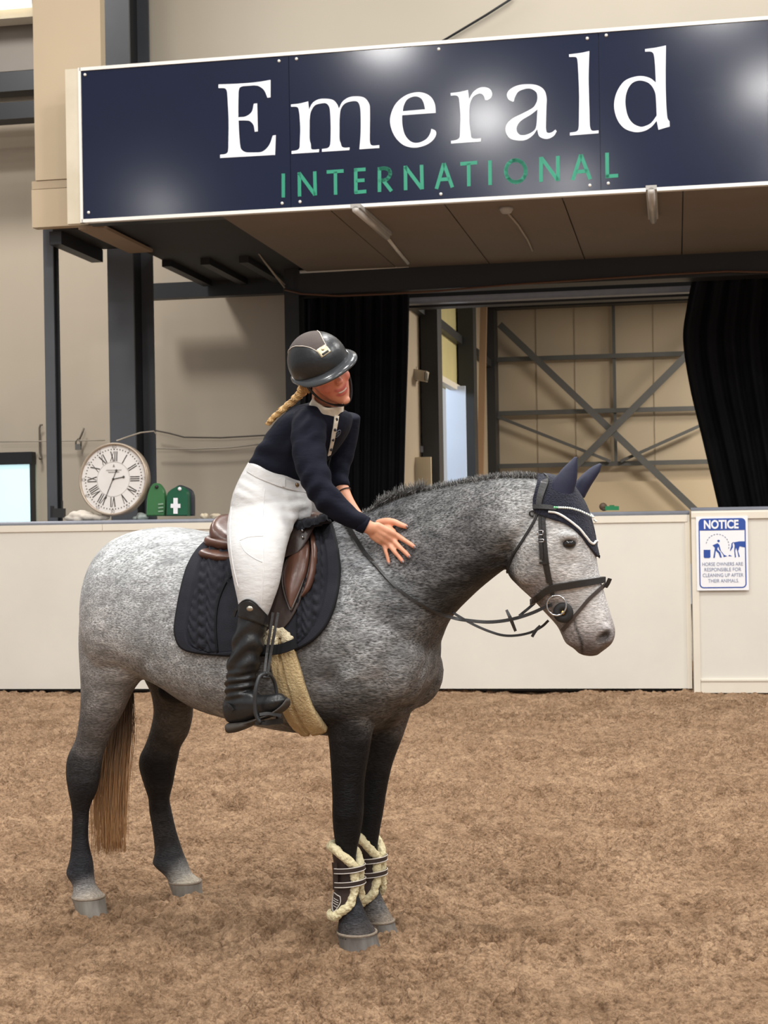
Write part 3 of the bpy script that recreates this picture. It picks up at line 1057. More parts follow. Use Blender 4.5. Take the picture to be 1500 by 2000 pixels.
HDR = [((1078, 932), (1015, 1000), 0.060, 2.1, 0.0), ((1112, 946), (1004, 1050), 0.082, 2.2, 0.0), ((1138, 985), (994, 1090), 0.097, 2.3, 0.05),
       ((1154, 1030), (992, 1120), 0.101, 2.4, 0.0), ((1163, 1075), (1012, 1144), 0.094, 2.4, 0.0), ((1170, 1118), (1041, 1171), 0.078, 2.4, 0.05),
       ((1182, 1162), (1067, 1199), 0.065, 2.4, 0.1), ((1194, 1202), (1088, 1222), 0.060, 2.4, 0.1), ((1202, 1232), (1098, 1242), 0.060, 2.4, 0.05),
       ((1196, 1256), (1105, 1256), 0.055, 2.3, 0.0), ((1176, 1273), (1122, 1267), 0.040, 2.2, 0.0)]
hb.add(*loft([head_ring(*q) for q in HDR], 32, 4))
for sg in (-1, 1):
    # cheek disc, brow, nostril flare
    hb.add(*ellipsoid(HD(1040, 1105, 0.062 * sg), (0.072, 0.036, 0.075), 16, 12, (HHU, HHV, Vector((0, 0, 1)))))
    hb.add(*ellipsoid(HD(1108, 1052, 0.084 * sg), (0.040, 0.022, 0.028), 14, 10, (HHU, HHV, Vector((0, 0, 1)))))
    hb.add(*ellipsoid(HD(1186, 1240, 0.046 * sg), (0.026, 0.020, 0.034), 14, 10, (HHU, HHV, Vector((0, 0, 1)))))
hb.add(*ellipsoid(HD(1152, 1270, 0), (0.026, 0.035, 0.022), 12, 10, (HHU, HHV, Vector((0, 0, 1)))))


def ground_Y(px, py):
    r = ray(px, py)
    return -CAMH / r.z


SN, CN = math.sin(HYAW), math.cos(HYAW)


def leg_ring(L, R, y, t, ratio, e=2.0, tilt=0.0, grow=0.0):
    c = HP((L + R) / 2, y, t)
    w = (R - L) / 2 * c.y / FPX
    w += grow
    a = w / math.sqrt(CN * CN + ratio * ratio * SN * SN)
    return (c, HU * a + Vector((0, 0, tilt * a)), HV * (a * ratio), e, 0.0)


def t_of(px, py):
    p = CAM + ray(px, py) * ground_Y(px, py)
    return HV.dot(p - HO)


def leg(rows, t_top, t_bot):
    y0, y1 = rows[0][2], rows[-1][2]
    rr = []
    for q in rows:
        L, R, y = q[:3]
        ratio = q[3] if len(q) > 3 else 0.8
        tilt = q[4] if len(q) > 4 else 0.0
        s = min(1, max(0, (y - y0) / (y1 - y0) * 1.35))
        rr.append(leg_ring(L, R, y, t_top + (t_bot - t_top) * s, ratio, 2.0, tilt, 0.0045))
    hb.add(*loft(rr, 24, 4, 0.3))


TF0, TF1 = t_of(700, 1847), t_of(752, 1822)
TH0, TH1 = t_of(180, 1783), t_of(367, 1754)
leg([(600, 775, 1270, 0.55), (618, 755, 1330, 0.6), (633, 740, 1375, 0.65), (640, 729, 1415, 0.7), (645, 721, 1461, 0.75), (649, 711, 1520, 0.85), (651, 709, 1560, 0.95),
     (651, 708, 1592, 1.0), (654, 702, 1630, 0.95), (659, 695, 1662, 0.85), (662, 693, 1700, 0.8), (663, 695, 1738, 0.85), (661, 706, 1768, 0.95), (664, 716, 1792, 0.95),
     (661, 730, 1815, 1.0), (660, 735, 1828, 1.0)], -0.135, TF0)
leg([(690, 830, 1300, 0.55), (698, 812, 1360, 0.6), (703, 800, 1392, 0.65), (704, 787, 1432, 0.7), (704, 766, 1488, 0.75), (703, 755, 1535, 0.85), (701, 746, 1590, 1.0), (702, 738, 1635, 0.95),
     (705, 734, 1680, 0.8), (706, 737, 1730, 0.85), (705, 746, 1756, 0.95), (711, 757, 1778, 0.95), (716, 767, 1796, 1.0), (718, 770, 1806, 1.0)], 0.11, TF1)
leg([(158, 345, 1150, 0.46), (150, 345, 1210, 0.46), (149, 325, 1260, 0.48), (153, 295, 1305, 0.55), (157, 263, 1345, 0.65), (157, 244, 1383, 0.72), (154, 228, 1414, 0.75), (147, 211, 1447, 0.7), (132, 201, 1478, 0.62),
     (129, 196, 1510, 0.68), (134, 189, 1543, 0.8), (140, 176, 1572, 0.8), (142, 172, 1598, 0.75), (141, 172, 1644, 0.75), (137, 180, 1681, 0.85), (131, 182, 1706, 0.9), (144, 185, 1728, 0.95),
     (143, 199, 1748, 1.0), (142, 202, 1757, 1.0)], -0.155, TH0)
leg([(250, 420, 1180, 0.42), (262, 415, 1240, 0.5), (270, 402, 1290, 0.55), (280, 390, 1325, 0.6), (294, 382, 1352, 0.65), (300, 377, 1382, 0.7), (299, 375, 1403, 0.72), (292, 367, 1433, 0.7), (282, 352, 1459, 0.66), (273, 348, 1478, 0.64),
     (272, 343, 1500, 0.66), (283, 336, 1535, 0.8), (291, 330, 1560, 0.8), (293, 335, 1587, 0.75), (299, 343, 1622, 0.75), (304, 356, 1664, 0.85), (300, 365, 1686, 0.9), (321, 373, 1706, 0.95),
     (331, 388, 1719, 1.0), (332, 391, 1727, 1.0)], 0.12, TH1)
# muscles: stifle, shoulder blade, forearm, breast
hb.add(*ellipsoid(HP(330, 1265, -0.20), (0.12, 0.085, 0.16), 16, 12, (HU, HV, Vector((0, 0, 1)))))
hb.add(*ellipsoid(HP(715, 1200, -0.13), (0.15, 0.085, 0.20), 16, 12, (HU, HV, Vector((0, 0, 1)))))
hb.add(*ellipsoid(HP(765, 1300, -0.085), (0.14, 0.12, 0.15), 16, 12, (HU, HV, Vector((0, 0, 1)))))
hb.add(*ellipsoid(HP(800, 1310, 0.085), (0.13, 0.11, 0.14), 16, 12, (HU, HV, Vector((0, 0, 1)))))
hb.add(*ellipsoid(HP(640, 1370, -0.15), (0.09, 0.07, 0.09), 14, 10, (HU, HV, Vector((0, 0, 1)))))
# sheath
hb.add(*ellipsoid(HP(345, 1352, 0.03), (0.09, 0.045, 0.045), 14, 10, (HU, HV, Vector((0, 0, 1)))))

M_COAT = bpy.data.materials.new('dapple_grey_coat')


def coat_material(m):
    m.use_nodes = True
    nt = m.node_tree
    N = nt.nodes.new
    lk = nt.links.new
    b = nt.nodes['Principled BSDF']
    b.inputs['Roughness'].default_value = 0.55
    b.inputs['Specular IOR Level'].default_value = 0.18
    b.inputs['Sheen Weight'].default_value = 0.0
    tc = N('ShaderNodeTexCoord')
    at = N('ShaderNodeAttribute')
    at.attribute_name = 'coat'
    mp = N('ShaderNodeMapping')
    mp.inputs['Rotation'].default_value = (0, math.radians(38), 0)
    mp.inputs['Scale'].default_value = (0.30, 1, 1)
    lk(tc.outputs['Object'], mp.inputs[0])
    nf = N('ShaderNodeTexNoise')                      # single hairs
    nf.inputs['Scale'].default_value = 190
    nf.inputs['Detail'].default_value = 3
    nf.inputs['Roughness'].default_value = 0.6
    lk(mp.outputs[0], nf.inputs['Vector'])
    nm_ = N('ShaderNodeTexNoise')                     # flecks
    nm_.inputs['Scale'].default_value = 30
    nm_.inputs['Detail'].default_value = 4
    nm_.inputs['Roughness'].default_value = 0.65
    lk(mp.outputs[0], nm_.inputs['Vector'])
    nd = N('ShaderNodeTexNoise')                      # dapples
    nd.inputs['Scale'].default_value = 9
    nd.inputs['Detail'].default_value = 3
    lk(tc.outputs['Object'], nd.inputs['Vector'])

    def ctr(node, lo, hi, a, c):
        r = N('ShaderNodeMapRange')
        r.inputs[1].default_value, r.inputs[2].default_value = lo, hi
        r.inputs[3].default_value, r.inputs[4].default_value = a, c
        lk(node.outputs[0], r.inputs[0])
        return r
    rf, rm, rd = ctr(nf, 0.32, 0.70, 0.18, 2.45), ctr(nm_, 0.32, 0.70, 0.48, 1.65), ctr(nd, 0.35, 0.68, 0.78, 1.22)
    m1 = N('ShaderNodeMath')
    m1.operation = 'MULTIPLY'
    lk(rf.outputs[0], m1.inputs[0])
    lk(rm.outputs[0], m1.inputs[1])
    m2 = N('ShaderNodeMath')
    m2.operation = 'MULTIPLY'
    lk(m1.outputs[0], m2.inputs[0])
    lk(rd.outputs[0], m2.inputs[1])
    # fleck contrast is stored in the attribute's alpha
    mixf = N('ShaderNodeMix')
    mixf.data_type = 'FLOAT'
    lk(at.outputs['Alpha'], mixf.inputs[0])
    mixf.inputs[2].default_value = 1.0
    lk(m2.outputs[0], mixf.inputs[3])
    vm = N('ShaderNodeVectorMath')
    vm.operation = 'SCALE'
    lk(at.outputs['Color'], vm.inputs[0])
    lk(mixf.outputs[0], vm.inputs[3])
    lk(vm.outputs[0], b.inputs['Base Color'])
    bp = N('ShaderNodeBump')
    bp.inputs['Strength'].default_value = 0.35
    bp.inputs['Distance'].default_value = 0.004
    lk(m1.outputs[0], bp.inputs['Height'])
    lk(bp.outputs[0], b.inputs['Normal'])


coat_material(M_COAT)
BODY = remeshed('body', hb, 0.0075, 8, M_COAT, HORSE, 0.5)
co = world_co(BODY)


def press(co, nrm, c, r, depth, axes=None):
    """push the skin in (depth>0) or out around a point"""
    d = co - np.array(c)
    if axes is None:
        q = np.sqrt((d ** 2).sum(1)) / r
    else:
        q = np.sqrt(sum((d @ np.array(a) / rr) ** 2 for a, rr in zip(axes, r)))
    wgt = np.exp(-q ** 2 * 1.6)
    co -= nrm * (wgt * depth)[:, None]
    return wgt


def vnormals(o):
    n = len(o.data.vertices)
    a = np.empty(n * 3)
    o.data.vertices.foreach_get('normal', a)
    return a.reshape(-1, 3)


hbvh0 = bvh_of(BODY)


def cast(bvh, px, py):
    r = ray(px, py).normalized()
    h = bvh.ray_cast(CAM, r)
    return h[0], h[1]


nr = vnormals(BODY)
eye_c, eye_n = cast(hbvh0, 1111, 1062)
nos_c, nos_n = cast(hbvh0, 1181, 1244)


def mirror_head(p):
    p = Vector(p)
    return p - HHV * (2 * HHV.dot(p - HHO))


zv = np.array((0, 0, 1.0))
for mir in (False, True):
    f_ = mirror_head if mir else (lambda q: q)
    ec, nc = f_(eye_c), f_(nos_c)
    press(co, nr, ec, (0.024, 0.02, 0.015), 0.012, (HHU, HHV, (0, 0, 1)))
    press(co, nr, f_(P(1110, 1046, eye_c.y)), (0.034, 0.03, 0.010), -0.008, (HHU, HHV, (0, 0, 1)))
    ax = (Vector((0.75, 0, 0.66)), HHV, Vector((-0.66, 0, 0.75)))
    press(co, nr, nc, (0.029, 0.03, 0.017), 0.032, ax)
    press(co, nr, f_(P(1118, 1100, eye_c.y)), (0.045, 0.05, 0.035), 0.008, (HHU, HHV, (0, 0, 1)))
    # facial crest
    for x, y in ((1120, 1098), (1132, 1115), (1142, 1132)):
        press(co, nr, f_(P(x - 14, y + 14, eye_c.y)), 0.016, -0.004)
# mouth line
mouth = cat_rom([(1121, 1212), (1128, 1235), (1135, 1255), (1137, 1276)], 6)
mw = np.zeros(len(co))
for x, y in mouth:
    h = cast(hbvh0, x, y)[0]
    if h is not None:
        for q in (h, mirror_head(h)):
            mw = np.maximum(mw, press(co, nr, q, 0.006, 0.0016))
# shoulder / chest creases and the flank hollow
for (x, y, r, d) in ((395, 1180, 0.12, 0.012), (668, 1290, 0.05, 0.012), (640, 1330, 0.05, 0.012), (760, 1100, 0.10, 0.008), (985, 1080, 0.035, 0.014),
                     (975, 1100, 0.03, 0.010), (800, 1385, 0.03, 0.02), (760, 1415, 0.03, 0.02), (735, 1330, 0.05, 0.008), (165, 1530, 0.012, -0.002)):
    h = cast(hbvh0, x, y)
    if h[0] is not None:
        press(co, nr, h[0], r, d)
for pts_, r_, d_ in (([(862, 1232), (846, 1262), (830, 1300), (812, 1340), (790, 1372), (765, 1400), (738, 1428)], 0.026, 0.009),
                     ([(284, 1190), (286, 1230), (285, 1265), (290, 1295)], 0.022, 0.006), ([(655, 1310), (650, 1345), (650, 1385)], 0.028, 0.010),
                     ([(1003, 1050), (992, 1080), (986, 1105)], 0.022, 0.006), ([(700, 1330), (720, 1370), (725, 1410)], 0.03, 0.006)):
    for x, y in cat_rom(pts_, 3):
        h = cast(hbvh0, x, y)
        if h[0] is not None:
            press(co, nr, h[0], r_, d_ * 0.55)
set_world_co(BODY, co)

# coat colours as anchors on the animal: (px, py, t, r, g, b, fleck)
AN = [(170, 1130, -.2, 165, 163, 160, .55), (250, 1080, -.25, 168, 167, 164, .6), (330, 1060, -.25, 165, 164, 161, .6), (300, 1150, -.28, 160, 158, 155, .6),
      (200, 1200, -.2, 158, 154, 150, .5), (260, 1240, -.27, 152, 150, 147, .55), (330, 1240, -.3, 150, 148, 145, .65), (200, 1290, -.18, 140, 135, 130, .5),
      (300, 1300, -.2, 128, 125, 121, .6), (420, 1330, -.3, 138, 136, 133, .6), (500, 1380, -.25, 118, 115, 111, .6), (480, 1200, -.31, 140, 138, 135, .6),
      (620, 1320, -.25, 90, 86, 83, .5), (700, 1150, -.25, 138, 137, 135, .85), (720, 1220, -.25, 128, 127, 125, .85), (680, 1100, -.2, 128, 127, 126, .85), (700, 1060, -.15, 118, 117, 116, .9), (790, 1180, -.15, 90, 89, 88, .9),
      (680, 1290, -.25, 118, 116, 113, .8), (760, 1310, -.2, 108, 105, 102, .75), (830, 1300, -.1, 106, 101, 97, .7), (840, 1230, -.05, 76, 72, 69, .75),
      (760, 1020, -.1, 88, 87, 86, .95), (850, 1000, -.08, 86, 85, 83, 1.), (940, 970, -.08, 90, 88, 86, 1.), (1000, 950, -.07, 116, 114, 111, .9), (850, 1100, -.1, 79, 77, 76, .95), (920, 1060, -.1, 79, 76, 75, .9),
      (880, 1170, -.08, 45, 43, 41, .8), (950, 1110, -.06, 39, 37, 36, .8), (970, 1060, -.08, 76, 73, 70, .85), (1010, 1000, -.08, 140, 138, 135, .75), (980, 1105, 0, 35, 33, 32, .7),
      (1040, 985, -.09, 178, 175, 170, .5), (1030, 1050, -.1, 164, 160, 155, .55), (1020, 1110, -.1, 134, 129, 124, .6), (1050, 1160, -.08, 118, 108, 102, .5), (1100, 1000, -.09, 185, 181, 176, .4),
      (1080, 1090, -.1, 178, 173, 167, .4), (1120, 1080, -.1, 182, 178, 173, .4), (1155, 1100, -.07, 186, 183, 180, .4), (1150, 1160, -.06, 208, 204, 199, .3), (1110, 1170, -.07, 176, 168, 160, .35), (1160, 1210, -.06, 206, 201, 195, .3),
      (1185, 1190, -.03, 212, 208, 203, .3), (1130, 1215, -.06, 160, 152, 146, .4), (1178, 1262, -.04, 128, 118, 112, .35), (1202, 1250, -.02, 120, 110, 106, .3), (1110, 1250, -.04, 112, 104, 99, .4), (1150, 1276, -.01, 94, 84, 79, .3), (1085, 1205, -.04, 124, 115, 108, .4),
      # fore legs
      (690, 1360, -.14, 77, 75, 72, .75), (720, 1400, -.12, 76, 72, 68, .75), (665, 1420, -.15, 31, 29, 29, .6), (690, 1460, -.14, 24, 22, 22, .6), (680, 1520, -.12, 18, 17, 17, .5), (680, 1600, -.11, 18, 17, 18, .4), (680, 1700, -.1, 22, 21, 22, .4), (690, 1790, -.1, 42, 42, 45, .5), (700, 1820, -.1, 76, 68, 63, .4),
      (775, 1400, .1, 83, 77, 72, .6), (750, 1470, .1, 34, 32, 31, .5), (730, 1540, .1, 18, 17, 17, .4), (725, 1620, .1, 18, 17, 18, .4), (725, 1720, .1, 30, 29, 29, .5), (735, 1775, .1, 83, 81, 81, .6), (745, 1797, .1, 150, 132, 112, .4),
      # hind legs
      (210, 1350, -.13, 120, 115, 110, .5), (190, 1410, -.12, 94, 88, 84, .5), (175, 1450, -.11, 88, 82, 78, .5), (165, 1500, -.1, 45, 44, 44, .5), (160, 1550, -.1, 34, 32, 33, .45), (156, 1640, -.1, 36, 34, 36, .4), (158, 1700, -.1, 41, 41, 44, .4), (168, 1732, -.1, 138, 134, 130, .5), (172, 1750, -.1, 190, 172, 150, .3),
      (330, 1340, .18, 83, 76, 70, .4), (340, 1400, .2, 83, 76, 68, .4), (320, 1450, .22, 59, 54, 50, .4), (308, 1500, .22, 30, 29, 29, .4), (312, 1560, .23, 36, 33, 32, .4), (320, 1620, .24, 44, 40, 38, .45), (332, 1680, .25, 38, 37, 38, .4), (355, 1705, .25, 140, 136, 130, .4), (362, 1722, .25, 196, 178, 152, .3),
      (345, 1360, .02, 27, 24, 24, .2), (700, 1430, 0, 72, 68, 65, .6)]
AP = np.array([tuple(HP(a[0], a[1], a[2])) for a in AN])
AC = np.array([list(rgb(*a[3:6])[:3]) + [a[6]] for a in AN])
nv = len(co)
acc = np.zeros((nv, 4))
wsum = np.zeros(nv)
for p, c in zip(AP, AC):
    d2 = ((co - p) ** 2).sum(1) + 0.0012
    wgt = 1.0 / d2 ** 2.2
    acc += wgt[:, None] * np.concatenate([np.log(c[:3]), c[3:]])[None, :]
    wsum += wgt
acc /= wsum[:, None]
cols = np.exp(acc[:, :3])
fleck = acc[:, 3]


def paint(c, r, col, axes=None, strength=1.0):
    d = co - np.array(c)
    if axes is None:
        q = np.sqrt((d ** 2).sum(1)) / r
    else:
        q = np.sqrt(sum((d @ np.array(a) / rr) ** 2 for a, rr in zip(axes, r)))
    wgt = (np.exp(-q ** 4) * strength)[:, None]
    cols[:] = cols * (1 - wgt) + np.array(rgb(*col)[:3]) * wgt


for q in (eye_c, mirror_head(eye_c)):
    paint(q, (0.030, 0.03, 0.018), (64, 58, 55), (HHU, HHV, (0, 0, 1)), 0.9)
for q in (nos_c, mirror_head(nos_c)):
    paint(q, (0.029, 0.03, 0.0175), (22, 18, 18), (Vector((0.75, 0, 0.66)), HHV, Vector((-0.66, 0, 0.75))), 0.95)
hd_w = np.exp(-np.clip((np.sqrt(((co - np.array(HD(1100, 1110, 0))) ** 2).sum(1)) - 0.20) / 0.12, 0, 9) ** 2)[:, None]
cols = cols * (1 + 0.16 * hd_w) * np.array((0.965, 1.0, 1.045))
cols = cols * (1 - 0.75 * np.clip(mw * 1.3, 0, 1))[:, None]
set_color(BODY, cols)
al = np.ones((nv, 4))
al[:, :3] = cols
al[:, 3] = fleck
BODY.data.color_attributes['coat'].data.foreach_set('color', al.ravel())
HBVH = bvh_of(BODY)


def hit(px, py, off=0.0):
    """point on the horse's skin seen at that pixel, lifted by off along the skin normal"""
    p, n = cast(HBVH, px, py)
    if p is None:
        return None, None
    if n.dot(ray(px, py)) > 0:
        n = -n
    return p + n * off, n


# eyes
M_EYE = mat('horse_eye', rgb(22, 17, 16), 0.08, 0.1, 20, spec=0.8)
for k, q in enumerate((eye_c, mirror_head(eye_c))):
    inn = HHV * (0.012 if k == 0 else -0.012)
    v, f = ellipsoid(Vector(q) + inn, (0.023, 0.020, 0.0175), 18, 12, (HHU, HHV, Vector((0, 0, 1))))
    obj('eye', v, f, M_EYE, HORSE, True)

# hooves
M_HOOF = mat('hoof_horn', rgb(150, 146, 138), 0.55, 0.15, 40, 0.3, 60, stretch=(1, 1, 0.2), dark=rgb(100, 92, 82))
M_HOOFD = mat('dark_hoof_horn', rgb(122, 119, 115), 0.55, 0.15, 40, 0.3, 60, stretch=(1, 1, 0.2), dark=rgb(80, 72, 64))
for (Lt, Rt, yt, Lb, Rb, yb, t, m, ) in ((660, 735, 1822, 665, 742, 1849, TF0, M_HOOFD), (717, 769, 1800, 731, 779, 1824, TF1, M_HOOFD),
                                         (142, 203, 1753, 153, 210, 1784, TH0, M_HOOF), (331, 392, 1723, 342, 397, 1755, TH1, M_HOOF)):
    r0 = leg_ring(Lt, Rt, yt, t, 1.0)
    r1 = leg_ring(Lb, Rb, yb, t, 0.98)
    top = Vector((r0[0].x, r0[0].y, r0[0].z))
    bot = Vector((r1[0].x, r1[0].y, -0.012))
    rr = [(top + Vector((0, 0, 0.006)), r0[1] * 0.93, r0[2] * 0.93, 2.0), (top, r0[1] * 1.04, r0[2] * 1.04, 2.1), (top.lerp(bot, 0.12), r0[1] * 1.02, r0[2] * 1.02, 2.1),
          (top.lerp(bot, 0.5), r0[1].lerp(r1[1], 0.5), r0[2].lerp(r1[2], 0.5), 2.2), (bot, r1[1] * 1.03, r1[2] * 1.03, 2.2)]
    v, f = loft(rr, 28, 3, 0.05)
    hf = obj('hoof', v, f, m, HORSE, True)
    ring_p = [top + Vector((0, 0, 0.004)) + r0[1] * (1.0 * math.cos(a)) + r0[2] * (1.0 * math.sin(a)) for a in np.linspace(0, 2 * math.pi, 31)]
    v, f = tube(ring_p, 0.0055, 8, False)
    obj('coronet', v, f, mat('coronet_hair', rgb(140, 126, 110), 0.8, 0.15, 60, 0.4, 200), hf, True)
    FLATS.append((bot.x, bot.y, r1[1].length * 1.35))


# hair helpers: many thin tapering strands in one mesh
def strands(name, lines, radius, m, parent, nseg=3, tip=0.25):
    V, Fc = [], []
    for ln, rr in zip(lines, radius):
        ln = [Vector(p) for p in ln]
        k = len(ln)
        base = len(V)
        for i, p in enumerate(ln):
            t = (ln[min(i + 1, k - 1)] - ln[max(i - 1, 0)]).normalized()
            s = t.cross(Vector((0.3, -0.9, 0.2))).normalized()
            q = t.cross(s)
            r = rr * (1 - (1 - tip) * (i / (k - 1)) ** 2)
            for j in range(nseg):
                a = 2 * math.pi * j / nseg
                V.append(p + s * (r * math.cos(a)) + q * (r * math.sin(a)))
        for i in range(k - 1):
            for j in range(nseg):
                a, b2 = base + i * nseg + j, base + i * nseg + (j + 1) % nseg
                Fc.append((a, b2, b2 + nseg, a + nseg))
        Fc.append(tuple(base + (k - 1) * nseg + j for j in range(nseg)))
    o = obj(name, V, Fc, m, parent, True)
    return o


def hair_mat(name, stops, axis_z=True, z0=0.0, z1=1.0, rough=0.45, scale=40):
    """hair colour runs from root to tip along world height"""
    m = bpy.data.materials.new(name)
    m.use_nodes = True
    nt = m.node_tree
    b = nt.nodes['Principled BSDF']
    b.inputs['Roughness'].default_value = rough
    ge = nt.nodes.new('ShaderNodeNewGeometry')
    sx = nt.nodes.new('ShaderNodeSeparateXYZ')
    nt.links.new(ge.outputs['Position'], sx.inputs[0])
    mr = nt.nodes.new('ShaderNodeMapRange')
    mr.inputs[1].default_value, mr.inputs[2].default_value = z0, z1
    nt.links.new(sx.outputs[2], mr.inputs[0])
    nz = nt.nodes.new('ShaderNodeTexNoise')
    nz.inputs['Scale'].default_value = scale
    mp = nt.nodes.new('ShaderNodeMapping')
    mp.inputs['Scale'].default_value = (1, 1, 0.06)
    nt.links.new(ge.outputs['Position'], mp.inputs[0])
    nt.links.new(mp.outputs[0], nz.inputs['Vector'])
    ad = nt.nodes.new('ShaderNodeMath')
    ad.operation = 'MULTIPLY_ADD'
    nt.links.new(nz.outputs[0], ad.inputs[0])
    ad.inputs[1].default_value = 0.7
    ad.inputs[2].default_value = -0.35
    a2 = nt.nodes.new('ShaderNodeMath')
    a2.operation = 'ADD'
    nt.links.new(mr.outputs[0], a2.inputs[0])
    nt.links.new(ad.outputs[0], a2.inputs[1])
    r = nt.nodes.new('ShaderNodeValToRGB')
    el = r.color_ramp.elements
    el[0].position, el[0].color = stops[0]
    el[1].position, el[1].color = stops[-1]
    for p, c in stops[1:-1]:
        e = el.new(p)
        e.color = c
    nt.links.new(a2.outputs[0], r.inputs[0])
    nt.links.new(r.outputs[0], b.inputs['Base Color'])
    return m


# tail: hangs behind the near hind leg
M_TAIL = hair_mat('tail_hair', [(0.0, rgb(206, 160, 112)), (0.35, rgb(186, 142, 100)), (0.7, rgb(126, 102, 80)), (1.0, rgb(76, 68, 60))], True, 0.2, 0.95)
lines, rad = [], []
tail_c = cat_rom([(212, 1130), (216, 1200), (226, 1290), (232, 1360), (226, 1430), (218, 1500), (214, 1580), (214, 1664)], 4)
tail_hw = np.interp(tail_c[:, 1], [1130, 1250, 1360, 1440, 1540, 1664], [6, 14, 26, 36, 38, 36])
rs = random.Random(3)
for k in range(620):
    a, rr_ = rs.uniform(0, 2 * math.pi), math.sqrt(rs.random())
    ou, ov = rr_ * math.cos(a), rr_ * math.sin(a)
    ln = []
    fly = rs.uniform(0.7, 1.12)
    end = rs.uniform(0.88, 1.0) if rs.random() < 0.45 else rs.uniform(0.97, 1.01)
    wav, wph = rs.uniform(0, 3.0), rs.uniform(0, 6.28)
    for (x, y), hw in zip(tail_c, tail_hw):
        yy = 1130 + (y - 1130) * end
        p = HP(x + ou * hw * fly + wav * math.sin(yy * 0.03 + wph), yy, 0.03)
        p = p + HV * (ov * hw * 0.0011) + HU * 0.0
        ln.append(p)
    lines.append(ln)
    rad.append(rs.uniform(0.0010, 0.0026))
for k in range(26):      # loose hairs on the right
    x0 = rs.uniform(246, 262)
    y0 = rs.uniform(1340, 1380)
    x1 = x0 + rs.uniform(-4, 10)
    y1 = rs.uniform(1420, 1510)
    lines.append([HP(x0 - 10, y0 - 60, 0.03), HP(x0, y0, 0.03), HP((x0 + x1) / 2 + 3, (y0 + y1) / 2, 0.03), HP(x1 - 4, y1, 0.03)])
    rad.append(0.0009)
strands('tail', lines, rad, M_TAIL, HORSE)

# mane: short pulled hair along the crest
M_MANE = mat('mane_hair', rgb(66, 64, 62), 0.5, 0.3, 40, dark=rgb(36, 35, 34))
M_MANE2 = mat('silver_mane_hair', rgb(150, 148, 144), 0.5, 0.2, 40)
crest = cat_rom([(690, 1012), (730, 992), (785, 966), (865, 947), (940, 933), (1005, 927), (1050, 929)], 24)
for (nm_h, m_h, cnt, sd, rr0) in (('mane', M_MANE, 3200, 5, 0.0010), ('mane_grey_hair', M_MANE2, 900, 6, 0.0009)):
    lines, rad = [], []
    rs = random.Random(sd)
    for k in range(cnt):
        f0 = rs.random() ** 0.9
        i = min(len(crest) - 1, int(f0 * (len(crest) - 1)))
        x, y = crest[i]
        t0 = rs.gauss(0, 0.012)
        p = HP(x + rs.uniform(-4, 4), y + 7, t0)
        ln_ = rs.uniform(0.016, 0.036) * (1.6 if 735 < x < 830 else 0.85)
        back = rs.uniform(-0.3, 0.9)
        side = rs.gauss(-0.1, 0.55)
        d = (Vector((0, 0, 1)) + HU * (-0.5 * back + (0.3 if x < 830 else 0)) + HV * side).normalized()
        q1 = p + d * ln_ * 0.6
        q2 = p + d * ln_ + Vector((0, 0, -0.35)) * ln_ * abs(side) + HV * (0.35 * side * ln_)
        lines.append([p, q1, q2])
        rad.append(rs.uniform(0.6, 1.2) * rr0)
    strands(nm_h, lines, rad, m_h, HORSE)
# ================================================================== tack
M_PAD = mat('navy_quilted_cotton', rgb(34, 35, 42), 0.85, 0.12, 20, 0.25, 300, spec=0.3)
M_PADB = mat('black_binding', rgb(18, 18, 22), 0.7, 0.1, 20, spec=0.25)
M_BROWN = mat('brown_saddle_leather', rgb(98, 66, 52), 0.32, 0.22, 9, 0.08, 60, dark=rgb(52, 34, 28))
M_DKBROWN = mat('dark_brown_leather', rgb(58, 46, 42), 0.42, 0.12, 14, 0.1, 90)
M_BLKLEATHER = mat('black_bridle_leather', rgb(40, 38, 37), 0.4, 0.12, 20, 0.1, 120)
M_FLEECE = mat('cream_sheepskin', rgb(224, 208, 166), 0.95, 0.12, 60, 0.9, 160, sheen=0.2, dark=rgb(186, 164, 118))
M_GIRTH = mat('tan_girth_fleece', rgb(196, 174, 132), 0.95, 0.15, 18, 0.8, 140, dark=rgb(150, 126, 88))
M_STEEL = mat('polished_steel', rgb(200, 200, 202), 0.2, 0.05, 10, metal=1.0)
M_BLACKMETAL = mat('black_coated_metal', rgb(46, 47, 49), 0.4, 0.1, 14)
M_RUBBER = mat('black_rubber', rgb(34, 33, 33), 0.6, 0.1, 14)


def skin(px, py, off, tdef=-0.15, fallback=None):
    p, n = hit(px, py, off)
    if p is None:
        p = (fallback or HP)(px, py, tdef)
        n = -HV
    return p, n


def mirror_body(p):
    p = Vector(p)
    return p - HV * (2 * HV.dot(p - HO))


